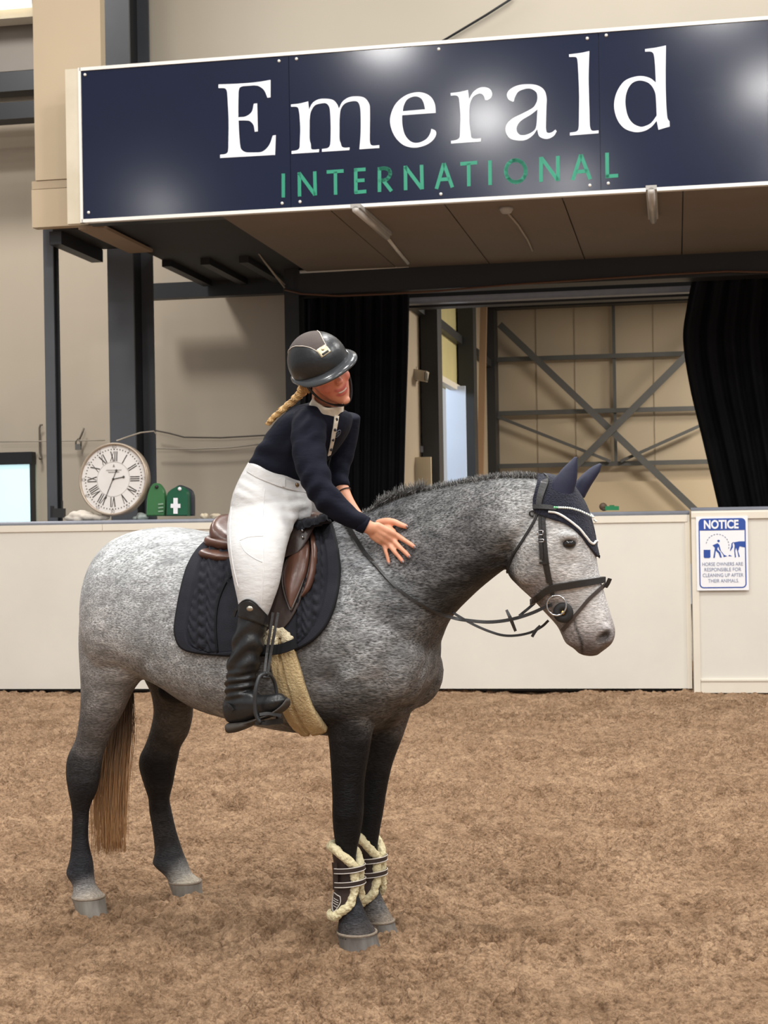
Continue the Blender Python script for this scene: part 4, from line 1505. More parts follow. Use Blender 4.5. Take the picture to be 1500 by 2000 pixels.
def grid_shell(rows, inner, m, name, parent, mirror=None, smooth=True, join_top=False):
    """rows: outer points [j][i]; inner: same shape; closed shell, optionally with its mirror image"""
    V, Fc = [], []

    def one(A, B):
        k0 = len(V)
        nr_, nc_ = len(A), len(A[0])
        for G in (A, B):
            for r in G:
                V.extend([tuple(p) for p in r])
        st, k1 = nc_, nr_ * nc_
        for j in range(nr_ - 1):
            for i in range(nc_ - 1):
                a = k0 + j * st + i
                Fc.append((a, a + st, a + st + 1, a + 1))
                Fc.append((a + k1, a + 1 + k1, a + st + 1 + k1, a + st + k1))
        bd = [j * st for j in range(nr_)] + [(nr_ - 1) * st + i for i in range(1, nc_)] + \
             [j * st + nc_ - 1 for j in range(nr_ - 2, -1, -1)] + [i for i in range(nc_ - 2, 0, -1)]
        for q in range(len(bd)):
            a, b_ = bd[q] + k0, bd[(q + 1) % len(bd)] + k0
            Fc.append((a, b_, b_ + k1, a + k1))
    one(rows, inner)
    if mirror and not join_top:
        grid_shell([[mirror(p) for p in r] for r in rows], [[mirror(p) for p in r] for r in inner], m, name, parent, None, smooth)
    elif mirror:
        one([[mirror(p) for p in r] for r in rows], [[mirror(p) for p in r] for r in inner])
    o = obj(name, V, Fc, m, parent, smooth)
    return fix_normals(o)


def patch(name, L, R, off, thick, m, parent, ns=24, nt=24, disp=None, mirror=None, toprow=None, tdef=-0.15, fallback=None, relax=2, lateral=False, tfun=None):
    """a sheet lying on the horse between two outline polylines (pixel traced, cast on the skin)"""
    Lc, Rc = cat_rom(L, 12), cat_rom(R, 12)
    Lc = Lc[np.linspace(0, len(Lc) - 1, ns + 1).round().astype(int)]
    Rc = Rc[np.linspace(0, len(Rc) - 1, ns + 1).round().astype(int)]
    base, nrm = [], []
    for j in range(ns + 1):
        rb, rn = [], []
        for i in range(nt + 1):
            s = i / nt
            px, py = Lc[j] * (1 - s) + Rc[j] * s
            if tfun is not None:
                p, n = HP(px, py, tfun(px, py)), -HV
            elif toprow is not None and j == 0:
                p, n = toprow(px, py)
            else:
                p, n = skin(px, py, 0, tdef, fallback)
            rb.append(np.array(p))
            rn.append(np.array(n))
        base.append(rb)
        nrm.append(rn)
    B, Nn = np.array(base), np.array(nrm)
    if lateral:
        Nn = 0.25 * Nn - 0.75 * np.array(HV)[None, None, :]
        Nn /= np.linalg.norm(Nn, axis=2, keepdims=True)
    for _ in range(relax):                            # smooth the normals a little
        Q = Nn.copy()
        Q[1:-1, :] += Nn[:-2, :] + Nn[2:, :]
        Q[:, 1:-1] += Nn[:, :-2] + Nn[:, 2:]
        Nn = Q / np.linalg.norm(Q, axis=2, keepdims=True)
    O, I = [], []
    for j in range(ns + 1):
        ro, ri = [], []
        for i in range(nt + 1):
            s = i / nt
            px, py = Lc[j] * (1 - s) + Rc[j] * s
            d = disp(px, py, s, j / ns) if disp else 0.0
            ro.append(Vector(B[j, i] + Nn[j, i] * (off + thick + d)))
            ri.append(Vector(B[j, i] + Nn[j, i] * off))
        O.append(ro)
        I.append(ri)
    return grid_shell(O, I, m, name, parent, mirror, True, toprow is not None), O


def ribbon(name, pts, nrms, width, thick, m, parent, sub=4, closed=False):
    """flat strap along 3D points with given outward normals"""
    Q = cat_rom([np.concatenate([np.array(p), np.array(n)]) for p, n in zip(pts, nrms)], sub)
    W = width if isinstance(width, (list, tuple)) else [width] * len(pts)
    Wc = np.interp(np.linspace(0, 1, len(Q)), np.linspace(0, 1, len(W)), W)
    V, Fc = [], []
    k = len(Q)
    for i in range(k):
        p, n = Vector(Q[i][:3]), Vector(Q[i][3:]).normalized()
        t = Vector(Q[min(i + 1, k - 1)][:3] - Q[max(i - 1, 0)][:3]).normalized()
        w = t.cross(n).normalized() * (Wc[i] / 2)
        V += [p - w, p + w, p + w * 0.92 + n * thick, p - w * 0.92 + n * thick]
    for i in range(k - 1):
        a = i * 4
        for j in range(4):
            Fc.append((a + j, a + (j + 1) % 4, a + 4 + (j + 1) % 4, a + 4 + j))
    Fc += [(0, 1, 2, 3), tuple((k - 1) * 4 + j for j in (3, 2, 1, 0))]
    return fix_normals(obj(name, V, Fc, m, parent))


def head_skin(px, py, off=0.0):
    p, n = hit(px, py, off)
    if p is None:
        p = HD(px, py, 0)
        c = HD(1085, py, 0)
        n = (p - c).normalized()
        p = p + n * off
    return p, n


def strap(name, px_pts, wpx, m, parent, thick=0.004, off=0.001, mirror=False, sub=4):
    ps, ns_ = [], []
    for x, y in px_pts:
        p, n = head_skin(x, y, off)
        ps.append(p)
        ns_.append(n)
    W = [w * 0.00178 for w in wpx] if isinstance(wpx, (list, tuple)) else wpx * 0.00178
    o = ribbon(name, ps, ns_, W, thick, m, parent, sub)
    if mirror:
        ribbon(name, [mirror_head(p) for p in ps], [Vector(n) - HHV * (2 * HHV.dot(n)) for n in ns_], W, thick, m, parent, sub)
    return o


# ---- saddle pad
PAD = thing('saddle_pad', 'navy quilted saddle pad under the brown saddle', 'saddle pad', HP(510, 1280, 0))
padL = [(410, 1058), (388, 1080), (370, 1112), (357, 1160), (349, 1208), (348, 1238), (360, 1264), (392, 1274), (445, 1279)]
padR = [(640, 1010), (652, 1040), (662, 1090), (664, 1130), (656, 1178), (640, 1218), (620, 1243), (596, 1260), (572, 1272)]


def quilt(px, py, s, v):
    edge = min(s * 250, (1 - s) * 250, (1 - v) * 230)
    if edge < 22:
        return 0.004 if edge < 18 else -0.002
    piping = np.interp(py, [1120, 1150, 1190, 1270], [470, 442, 429, 428])
    if piping - 3 < px < 585:
        return -0.001
    u = (px / 37.0) % 1.0 - 0.5
    q = ((py - 34 * (0.5 - abs(u)) + 6 * math.sin(u * 12)) / 21.0) % 1.0
    seam = math.sin(math.pi * q) ** 0.6
    return 0.0150 * seam * min(1.0, 0.35 + abs(u) * 3.0) * min(1.0, 0.45 + (0.5 - abs(u)) * 4) - 0.004


def spine_top(px, py):
    return HP(px, py + 2, 0.0), Vector((0, 0, 1))


patch('quilted_sheet', padL, padR, 0.003, 0.014, M_PAD, PAD, 96, 120, quilt, mirror_body, spine_top)
bpts = []
for q in (cat_rom(padL, 6)[2:], cat_rom([(445, 1279), (510, 1279), (572, 1272)], 6)[1:], cat_rom(padR, 6)[::-1][1:-2]):
    for x, y in q:
        bpts.append(skin(x, y, 0.014)[0])
v, f = tube(bpts, 0.007, 8)
obj('binding', v, f, M_PADB, PAD, True)
v, f = tube([skin(x, y, 0.018)[0] for x, y in cat_rom([(470, 1118), (446, 1142), (431, 1180), (426, 1225), (430, 1276)], 6)], 0.0045, 8)
obj('piping', v, f, M_PADB, PAD, True)
# keeper strap of the pad across the girth
ps = [skin(x, y, 0.052) for x, y in ((512, 1268), (535, 1271), (560, 1269), (590, 1258))]
ribbon('girth_keeper', [p for p, n in ps], [n for p, n in ps], 0.036, 0.004, M_PADB, PAD)

# ---- girth
GIRTH = thing('girth', 'tan sheepskin girth round the horse behind the elbow', 'girth', HP(600, 1428, 0))
gL = [(524, 1255), (528, 1280), (535, 1310), (546, 1350), (558, 1388), (574, 1413), (588, 1424)]
gR = [(574, 1245), (580, 1275), (590, 1310), (600, 1345), (613, 1378), (628, 1402), (641, 1420)]
patch('sheepskin', gL, gR, 0.002, 0.020, M_GIRTH, GIRTH, 40, 26,
      lambda x, y, s, v: 0.010 * math.sin(math.pi * s) ** 0.5 + 0.004 * (float(vnoise(np.array(x * 0.35), np.array(y * 0.35), 4)) - 0.5)
      - (0.007 if abs(s - 0.42) < 0.06 else 0), mirror_body, None, -0.1)
fl_ = MB()
rs = random.Random(11)
for k in range(150):
    a = rs.uniform(-0.25, 1.15) * math.pi
    rr_ = rs.gauss(17, 3.5)
    x, y = 549 + rr_ * math.cos(a) * 1.25, 1250 - rr_ * math.sin(a) * 0.85
    if k > 110:
        x, y = rs.uniform(524, 548), rs.uniform(1240, 1262)
    x = max(x, 523)
    fl_.sphere(skin(x, y, 0.032 + rs.uniform(-.006, .008))[0], rs.uniform(0.006, 0.010), 7, 5)
remeshed('fleece_cuff', fl_, 0.004, 1, mat('white_sheepskin', rgb(222, 210, 180), 0.95, 0.1, 60, 0.8, 200, dark=rgb(190, 172, 138)), GIRTH)

# ---- saddle
SAD = thing('saddle', 'brown leather jumping saddle with knee rolls on the navy pad', 'saddle', HP(510, 1060, 0))


def sring(px, ytop, ybot, hw, e=2.4, k=0.1):
    a, b_ = HP(px, ytop, 0), HP(px, ybot, 0)
    return ((a + b_) / 2, (a - b_) / 2, HV * hw, e, k)


st_ = MB()
st_.add(*loft([sring(438, 1004, 1062, 0.085, 2.3, 0), sring(450, 1006, 1066, 0.15, 2.4), sring(468, 1022, 1070, 0.16), sring(500, 1042, 1075, 0.145),
               sring(540, 1040, 1076, 0.12), sring(572, 1016, 1070, 0.11), sring(596, 1001, 1060, 0.105), sring(614, 999, 1050, 0.085), sring(624, 1006, 1040, 0.06)], 28, 4, 0.4))
remeshed('seat', st_, 0.006, 5, M_BROWN, SAD)
for (y0, y1, hw, nm) in ((1040, 1078, 0.165, 'panel'), (1064, 1101, 0.205, 'panel')):
    pn = MB().add(*loft([sring(434, y0 + 4, y1 - 4, hw * 0.75, 2.6, -0.1), sring(446, y0, y1, hw, 2.6, -0.1), sring(480, y0 + 6, y1 + 4, hw * 1.05, 2.6, -0.1), sring(520, y0 + 10, y1 + 4, hw * 0.9, 2.6, -0.1)], 26, 4, 0.4))
    remeshed(nm, pn, 0.006, 3, M_BROWN, SAD)
# the flap
patch('flap', [(512, 1060), (470, 1085), (466, 1120), (468, 1160), (480, 1200), (505, 1232), (535, 1239)],
      [(606, 1050), (613, 1080), (610, 1120), (598, 1160), (582, 1196), (562, 1224), (537, 1239)], 0.018, 0.007, M_DKBROWN, SAD, 26, 22, None, mirror_body, lateral=True)
patch('skirt', [(512, 1030), (500, 1050), (510, 1070), (530, 1083), (552, 1088)], [(622, 1006), (615, 1030), (602, 1056), (585, 1078), (556, 1089)], 0.004, 0.009,
      M_DKBROWN, SAD, 18, 18, None, mirror_body, lateral=True,
      tfun=lambda x, y: float(np.interp(y, [1003, 1025, 1050, 1090], [-0.085, -0.145, -0.178, -0.205])) + 0.0006 * max(0, x - 585))
patch('knee_roll', [(598, 1052), (582, 1074), (566, 1105), (562, 1130), (567, 1160), (576, 1187)], [(612, 1053), (613, 1080), (608, 1115), (598, 1145), (588, 1168), (578, 1189)], 0.026, 0.010,
      M_BROWN, SAD, 30, 16, lambda x, y, s, v: 0.022 * math.sin(math.pi * s) ** 0.6 * math.sin(math.pi * min(1, v * 0.9 + 0.1)) ** 0.5, mirror_body, lateral=True)
patch('knee_block', [(613, 1040), (616, 1075), (612, 1112), (604, 1145), (597, 1165)], [(620, 1042), (626, 1078), (623, 1118), (614, 1148), (600, 1167)], 0.022, 0.008,
      M_BROWN, SAD, 24, 10, lambda x, y, s, v: 0.014 * math.sin(math.pi * s) ** 0.6, mirror_body, lateral=True)
for q in ([(578, 1075), (566, 1105), (561, 1130), (566, 1160), (577, 1191)], [(612, 1050), (612, 1080), (606, 1115), (596, 1148), (578, 1191)]):
    pts = [skin(x, y, 0.0)[0] - HV * 0.036 for x, y in cat_rom(q, 5)]
    v, f = tube(pts, 0.0035, 6)
    obj('piping', v, f, mat('grey_piping', rgb(96, 88, 84), 0.5, 0.05, 10), SAD, True)
for x, y in ((590.5, 1036), (591, 1049)):
    p = HP(x, y, -0.158 if y < 1040 else -0.186)
    p = HP(x, y, float(np.interp(y, [1003, 1025, 1050, 1090], [-0.085, -0.145, -0.178, -0.205])) - 0.014)
    v, f = ellipsoid(p, 0.0055, 10, 6)
    obj('stud', v, f, M_STEEL, SAD, True)

# ---- bridle
BR = thing('bridle', 'black leather bridle with beaded browband, flash noseband and reins', 'bridle', P(1075, 1240, 5.3))
strap('headpiece', [(1071, 931), (1065, 945), (1060, 962), (1056, 980), (1055, 996)], [17, 16, 15, 13, 11], M_BLKLEATHER, BR, 0.006, 0.012, True)
bb = strap('browband', [(1045, 992), (1060, 992), (1075, 993), (1086, 995)], [9, 9.5, 9.5, 7], M_BLKLEATHER, BR, 0.005, 0.016, True)
strap('cheekpiece', [(1062, 996), (1062, 1020), (1064, 1050), (1067, 1085), (1071, 1115), (1076, 1140), (1079, 1162)], 7.5, M_BLKLEATHER, BR, 0.005, 0.002, True)
strap('noseband_hanger', [(1055, 996), (1055, 1020), (1057, 1050), (1060, 1080), (1065, 1110), (1071, 1138)], 6.5, M_BLKLEATHER, BR, 0.004, 0.001, True)
strap('throatlash', [(1050, 1004), (1043, 1020), (1030, 1042), (1015, 1066), (1003, 1086), (995, 1105), (992, 1118)], 5, M_BLKLEATHER, BR, 0.005, 0.001, True)
strap('noseband', [(1041, 1176), (1052, 1166), (1067, 1154), (1082, 1148), (1105, 1144), (1130, 1140), (1158, 1136), (1177, 1132)], [12, 13, 13, 14, 14, 14, 13, 12], M_BLKLEATHER, BR, 0.009, 0.002, True)
strap('flash_strap', [(1180, 1141), (1168, 1153), (1150, 1170), (1135, 1188), (1120, 1206), (1108, 1220), (1099, 1230)], 7, mat('brown_flash_leather', rgb(66, 56, 52), 0.45, 0.1, 20), BR, 0.005, 0.002, True)
# cheek buckle and keepers
bk_ = thing  # noqa
for (x, y, w, h) in ((1056, 1041, 11, 8), (1057, 1056, 11, 5)):
    p, n = head_skin(x, y, 0.009)
    tu = (head_skin(x, y + 8, 0.009)[0] - p).normalized()
    sd = tu.cross(n)
    q = MB()
    a, c = w * 0.00178 / 2, h * 0.00178 / 2
    for s0, s1 in (((-a, -c), (a, -c)), ((a, -c), (a, c)), ((a, c), (-a, c)), ((-a, c), (-a, -c))):
        q.tube([p + sd * s0[0] + tu * s0[1], p + sd * s1[0] + tu * s1[1]], 0.0017, 6)
    q.build('buckle', M_STEEL, BR, True)
strap('billet', [(1056, 1048), (1057, 1065), (1058, 1080), (1058, 1092)], 8, M_BLKLEATHER, BR, 0.004, 0.006)
strap('keeper', [(1054, 1099), (1062, 1099), (1070, 1099)], 5, M_BLKLEATHER, BR, 0.005, 0.006)
# knotted end of the throatlash behind the browband
p0 = HD(1044, 1003, -0.085)
v, f = tube([p0 + Vector((0.009 * math.cos(a) - 0.008, 0, 0.009 * math.sin(a))) for a in np.linspace(0, 5.2, 14)], 0.0035, 6)
obj('throatlash_end', v, f, M_BLKLEATHER, BR, True)
# beads on the browband
M_BEAD = mat('crystal_bead', rgb(232, 238, 232), 0.15, 0.05, 30, spec=0.9)
M_BEADG = mat('green_bead', rgb(120, 220, 150), 0.15, 0.05, 30, spec=0.9)
beads = cat_rom([(1083, 993.5), (1098, 994), (1112, 996), (1124, 1000), (1136, 1006), (1146, 1012), (1153, 1018)], 12)
seg = np.concatenate([[0], np.cumsum(np.linalg.norm(np.diff(beads, axis=0), axis=1))])
nb = 21
tmpl = None
for k in range(nb):
    d = seg[-1] * k / (nb - 1)
    x, y = np.interp(d, seg, beads[:, 0]), np.interp(d, seg, beads[:, 1])
    p, n = head_skin(x, y, 0.019)
    v, f = ellipsoid(p, 0.0042, 8, 6)
    obj('bead', v, f, M_BEADG if k in (0, 1) else M_BEAD, BR, True)
    if k > 2:
        obj('bead', [mirror_head(q) for q in v], f, M_BEAD, BR, True)
# bit: loose ring, rubber guard
for mir in (False, True):
    g = mirror_head if mir else (lambda q: q)
    c, n = head_skin(1089, 1180, 0.014)
    c0 = c
    u1 = HHU
    z_ = Vector((0, 0, 1))
    ring_ = [g(c + u1 * (0.033 * math.cos(a)) + z_ * (0.034 * math.sin(a)) + HHV * (-0.006)) for a in np.linspace(0, 2 * math.pi, 33)]
    v, f = tube(ring_, 0.0032, 8, False)
    obj('bit_ring', v, f, M_STEEL, BR, True)
    c, n = head_skin(1101, 1195, 0.010)
    V, Fc = [], []
    prof = [(0.008, -0.004), (0.008, 0.004), (0.020, 0.0055), (0.033, 0.004), (0.035, 0.0), (0.033, -0.004), (0.020, -0.005)]
    for i in range(28):
        a = 2 * math.pi * i / 28
        for r_, h_ in prof:
            V.append(g(c + u1 * (r_ * math.cos(a)) + z_ * (r_ * math.sin(a)) - HHV * h_))
    kk = len(prof)
    for i in range(28):
        for j in range(kk):
            a, b_ = i * kk + j, i * kk + (j + 1) % kk
            a2, b2 = ((i + 1) % 28) * kk + j, ((i + 1) % 28) * kk + (j + 1) % kk
            Fc.append((a, b_, b2, a2))
    fix_normals(obj('bit_guard', V, Fc, M_RUBBER, BR, True))
    v, f = tube([g(c - HHV * 0.012), g(c - HHV * 0.002), g(c + HHV * 0.02)], [0.006, 0.0085, 0.006], 10)
    obj('bit_mouthpiece', v, f, mat('gold_metal', rgb(196, 160, 92), 0.3, 0.05, 10, metal=1.0), BR, True)
# flash loop end sticking out over the nose
p, n = HD(1186, 1137, 0), HHU
ribbon('flash_loop', [HD(1181, 1147, -0.01), HD(1186, 1139, -0.01), HD(1190, 1130, -0.01)], [HHU - HHV, HHU - HHV, HHU - HHV], 0.013, 0.008, M_BLKLEATHER, BR)
# reins
BIT = head_skin(1078, 1181, 0.02)[0]
rein_px = [(1078, 1181), (1062, 1187), (1040, 1197), (1010, 1207), (980, 1213), (950, 1215), (915, 1212), (890, 1208)]
pts, nn = [], []
endp = skin(850, 1194, 0.008)[0]
for i, (x, y) in enumerate(rein_px):
    s = i / (len(rein_px) - 1)
    Y = BIT.y * (1 - s) + (endp.y + 0.0) * s
    pts.append(P(x, y, Y - 0.01 * math.sin(math.pi * s)))
    nn.append(Vector((0.1, -1, 0.25)))
for x, y in ((850, 1194), (815, 1176), (783, 1154), (755, 1131), (732, 1105), (713, 1080), (697, 1055), (684, 1034), (672, 1018)):
    p, n = skin(x, y, 0.006)
    pts.append(p)
    nn.append(n)
ribbon('rein', pts, nn, [0.012] * 8 + [0.010] * 4 + [0.013, 0.016, 0.016, 0.016, 0.015], 0.004, M_BLKLEATHER, BR, 5)
far_px = [(1071, 1212), (1058, 1224), (1037, 1235), (1010, 1241), (983, 1241), (955, 1233), (925, 1220), (895, 1203), (880, 1193)]
fpts = [P(x, y, 5.40 + 0.07 * i / 8) for i, (x, y) in enumerate(far_px)]
ribbon('rein', fpts, [Vector((0.1, -1, 0.2))] * 9, 0.009, 0.004, M_BLKLEATHER, BR, 5)
ribbon('rein_end', [P(1044, 1178, 5.40), P(1030, 1190, 5.40), P(1014, 1203, 5.39)], [Vector((0, -1, 0.3))] * 3, 0.010, 0.004, M_BLKLEATHER, BR)
ribbon('rein_stop', [P(989, 1191, 5.30), P(997, 1208, 5.29), P(1007, 1233, 5.30)], [Vector((0, -1, 0.1))] * 3, [0.009, 0.013, 0.010], 0.006, M_BLKLEATHER, BR)
ribbon('rein_stop', [P(1039, 1244, 5.37), P(1046, 1232, 5.37), P(1055, 1222, 5.37)], [Vector((0, -1, 0.1))] * 3, [0.010, 0.012, 0.009], 0.005, M_BLKLEATHER, BR)

# ---- ear bonnet
EB = thing('ear_bonnet', 'navy crochet ear bonnet with white piping on the horse', 'ear bonnet', P(1110, 1090, 5.3))
M_CRO = mat('navy_crochet', rgb(26, 28, 46), 0.9, 0.25, 90, 1.0, 180, sheen=0.1)
M_EAR = mat('navy_ear_cloth', rgb(25, 28, 54), 0.6, 0.08, 10, 0.1, 40)
topE = [(1052, 929), (1078, 931), (1112, 945), (1139, 984), (1155, 1028), (1164, 1072), (1167, 1087)]
botE = [(1040, 975), (1046, 1001), (1075, 1014), (1104, 1024), (1130, 1044), (1150, 1070), (1164, 1088)]


def head_top(px, py):
    c = HD(1090, 1010, 0)
    p = HD(px, py, 0)
    return p, (p - c).normalized()


Tc, Bc = cat_rom(topE, 8), cat_rom(botE, 8)
rows_o, rows_i = [], []
ns_ = 14
G0, Gn = [], []
for j in range(ns_ + 1):
    s = j / ns_
    rp, rn = [], []
    for i in range(len(Tc)):
        px, py = Tc[i] * (1 - s) + Bc[i] * s
        p, n = head_top(px, py) if j == 0 else head_skin(px, py)
        rp.append(np.array(p))
        rn.append(np.array(n))
    G0.append(rp)
    Gn.append(rn)
G0, Gn = np.array(G0), np.array(Gn)
for _ in range(3):
    Q = Gn.copy()
    Q[1:-1] += Gn[:-2] + Gn[2:]
    Q[:, 1:-1] += Gn[:, :-2] + Gn[:, 2:]
    Gn = Q / np.linalg.norm(Q, axis=2, keepdims=True)
Oo = [[Vector(G0[j, i] + Gn[j, i] * (0.010 + 0.0015 * math.sin(i * 2.1) * math.sin(j * 2.4))) for i in range(len(Tc))] for j in range(ns_ + 1)]
Ii = [[Vector(G0[j, i] + Gn[j, i] * 0.002) for i in range(len(Tc))] for j in range(ns_ + 1)]
grid_shell(Oo, Ii, M_CRO, 'crochet_hood', EB, mirror_head, True, True)
pp = [head_skin(x, y, 0.013)[0] for x, y in cat_rom([(1072, 1001), (1086, 1003), (1105, 1014), (1125, 1031), (1140, 1049), (1147, 1059), (1153, 1063), (1157, 1058)], 5)]
for g in (lambda q: q, mirror_head):
    v, f = tube([g(q) for q in pp], 0.0042, 8)
    obj('white_piping', v, f, mat('white_cord', rgb(232, 230, 224), 0.6, 0.03, 10), EB, True)
# ears: (left edge, right edge) pairs from base to tip
for prs, Y, hw in (([((1070, 976), (1116, 978)), ((1072, 962), (1120, 962)), ((1082, 938), (1126, 940)), ((1096, 918), (1128, 920)), ((1110, 904), (1128, 904)), ((1121, 893), (1128, 893))], HD(1092, 960, -0.05).y, 0.022),
                   ([((1112, 960), (1142, 972)), ((1120, 948), (1147, 962)), ((1132, 932), (1156, 946)), ((1146, 919), (1165, 932)), ((1159, 910), (1172, 920)), ((1171, 905), (1175, 908))], HD(1128, 955, 0.05).y, 0.022)):
    rr = []
    for k, (a, b_) in enumerate(prs):
        A, B = P(*a, Y), P(*b_, Y)
        rr.append(((A + B) / 2, (A - B) / 2, Vector((0.1, 1, 0.1)) * hw * (1.0 if k < 3 else (0.8, 0.55, 0.2)[k - 3]), 2.2))
    v, f = loft(rr, 20, 4, 0.3)
    e = obj('ear_cover', v, f, M_EAR, EB, True)

# ---- tendon boots on the fore legs
def fuzzy_tube(pts, r, n=12, seed=1, amp=0.35):
    V, Fc = tube(pts, r, n)
    rs_ = random.Random(seed)
    m_ = len(pts)
    out = []
    for i, p in enumerate(V):
        c = Vector(pts[i // n])
        out.append(c + (Vector(p) - c) * (1 + rs_.uniform(-amp, amp)))
    return out, Fc


def tendon_boot(label, axis, rad, seed):
    """axis: 3D centre line of the cannon, top to bottom; rad: leg radius along it"""
    A = cat_rom([np.array(p) for p in axis], 8)
    R0 = np.interp(np.linspace(0, 1, len(A)), np.linspace(0, 1, len(rad)), rad)
    t = thing('tendon_boot', label, 'tendon boot', tuple(A[-1]), 'tendon boots on the fore legs')

    def at(h, phi, off):
        """h 0 top..1 bottom; phi from the back of the leg, positive towards its far side"""
        i = h * (len(A) - 1)
        i0 = int(min(len(A) - 2, math.floor(i)))
        fr_ = i - i0
        c = Vector(A[i0] * (1 - fr_) + A[i0 + 1] * fr_)
        r = R0[i0] * (1 - fr_) + R0[i0 + 1] * fr_ + off
        return c + (HU * (-math.cos(phi)) + HV * math.sin(phi)) * r

    hs = np.linspace(0, 1, 25)
    hb_ = [0, 0.12, 0.3, 0.36, 0.5, 0.62, 0.7, 0.85, 1.0]
    pb = [70, 105, 150, 158, 150, 156, 150, 132, 70]
    bord = np.radians(np.interp(hs, hb_, pb))
    O, I = [], []
    for h, b_ in zip(hs, bord):
        O.append([at(h, ph, 0.012) for ph in np.linspace(-b_, b_, 33)])
        I.append([at(h, ph, 0.005) for ph in np.linspace(-b_, b_, 33)])
    grid_shell(O, I, mat('brown_boot_shell', rgb(58, 44, 40), 0.45, 0.12, 30), 'shell', t)
    # fleece along the edges
    path = [at(h, b_, 0.013) for h, b_ in zip(hs, bord)]
    path2 = [at(h, -b_, 0.013) for h, b_ in zip(hs, bord)]
    top = [at(0, ph, 0.012) for ph in np.linspace(bord[0], -bord[0], 12)]
    low = [at(1, ph, 0.012) for ph in np.linspace(bord[-1], -bord[-1], 12)]
    loop = top + path2[1:] + low[::-1][1:] + path[::-1][1:]
    LP_ = cat_rom([np.array(p) for p in loop], 3)
    lines, rads = [], []
    rs_ = random.Random(seed)
    fz = MB()
    fz.add(*fuzzy_tube([Vector(p) for p in LP_], 0.0155, 12, seed, 0.25))
    for k in range(1100):
        p = Vector(LP_[rs_.randrange(len(LP_))])
        d = Vector((rs_.gauss(0, 1), rs_.gauss(0, 1), rs_.gauss(0, 1))).normalized()
        fz.sphere(p + d * 0.0145, rs_.uniform(0.003, 0.0052), 5, 4)
    remeshed('fleece_lining', fz, 0.003, 0, mat('boot_fleece', rgb(238, 226, 190), 0.95, 0.1, 80, 0.5, 300, dark=rgb(214, 194, 146)), t)
    for h0 in (0.37, 0.60):
        seq = np.radians(np.linspace(-170, 170, 41)) + math.pi
        seq = [q for q in np.radians(np.linspace(75, 285, 37))]
        ps_, ns2 = [], []
        for q in seq:
            p = at(h0 + 0.02 * math.cos(q), q, 0.031)
            c = at(h0 + 0.02 * math.cos(q), q, 0.0)
            ps_.append(p)
            ns2.append((p - c).normalized())
        sb = ribbon('strap', ps_, ns2, 0.019, 0.003, mat('brown_strap', rgb(54, 42, 38), 0.5, 0.1, 20), t, 2)
        for dz in (-0.0085, 0.0085):
            v, f = tube([p + n * 0.003 + Vector((0, 0, dz)) for p, n in zip(ps_, ns2)], 0.0016, 6)
            obj('strap_edge', v, f, mat('white_edging', rgb(226, 220, 212), 0.6, 0.03, 10), sb, True)
    tb = math.radians(-72)
    ps_ = [at(h, tb, 0.024) for h in (0.24, 0.4, 0.55, 0.68)]
    nn_ = [(p - at(h, tb, 0.0)).normalized() for p, h in zip(ps_, (0.24, 0.4, 0.55, 0.68))]
    tab = ribbon('closing_tab', ps_, nn_, 0.022, 0.004, mat('brown_strap', rgb(54, 42, 38)), t)
    for h in (0.34, 0.61):
        v, f = ellipsoid(at(h, tb - 0.12, 0.029), 0.004, 8, 6)
        obj('stud', v, f, M_STEEL, tab, True)
    # shield badge at the lower outer side
    def bq(a, z):
        return at(0.84 - z * 0.10, math.radians(-66) + a * 0.52, 0.0135)
    shape = [(-0.75, 0.75), (0.8, 1.0), (0.85, -0.2), (0.25, -1.0), (-0.3, -0.75), (-0.85, 0.1), (-0.75, 0.75)]
    sh = cat_rom(shape, 4)
    v, f = tube([bq(x, z) for x, z in sh], 0.0018, 6)
    bd = obj('badge', v, f, mat('white_edging', rgb(226, 220, 212)), t, True)
    for z, w in ((0.35, 0.5), (0.1, 0.55), (-0.15, 0.5), (-0.45, 0.35)):
        v, f = tube([bq(x, z + 0.15 * x) for x in np.linspace(-w, w, 5)], 0.0013, 5)
        obj('badge_mark', v, f, mat('white_edging', rgb(226, 220, 212)), bd, True)
    return t


axN = [HP(x, y, TF0) for x, y in ((674, 1652), (677, 1690), (678, 1730), (676, 1785))]
axF = [HP(x, y, TF1) for x, y in ((722, 1632), (722, 1672), (722, 1712), (722, 1762))]
tendon_boot('fleece-lined brown boot on the near fore leg, in front', axN, [0.040, 0.034, 0.034, 0.044], 1)
tendon_boot('fleece-lined brown boot on the far fore leg, partly hidden', axF, [0.036, 0.032, 0.033, 0.042], 2)
# ================================================================== the rider
M_SKIN = bpy.data.materials.new('skin')
M_SKIN.use_nodes = True
_b = M_SKIN.node_tree.nodes['Principled BSDF']
_at = M_SKIN.node_tree.nodes.new('ShaderNodeAttribute')
_at.attribute_name = 'coat'
M_SKIN.node_tree.links.new(_at.outputs['Color'], _b.inputs['Base Color'])
_b.inputs['Roughness'].default_value = 0.5
_b.inputs['Subsurface Weight'].default_value = 0.08
_b.inputs['Subsurface Radius'].default_value = (0.02, 0.008, 0.005)
M_SHIRT = mat('navy_shirt_jersey', rgb(16, 19, 33), 0.8, 0.10, 14, 0.2, 26, stretch=(1, 1, 3), spec=0.2)
M_BREECH = mat('white_breeches', rgb(204, 202, 200), 0.65, 0.03, 9, 0.35, 22, stretch=(1, 1, 2.2))
M_BOOT = mat('black_boot_leather', rgb(31, 31, 32), 0.38, 0.12, 14, 0.25, 40)
RD = thing('person', 'rider in navy shirt, white breeches and black helmet hugging the horse', 'person', HP(500, 1060, 0))


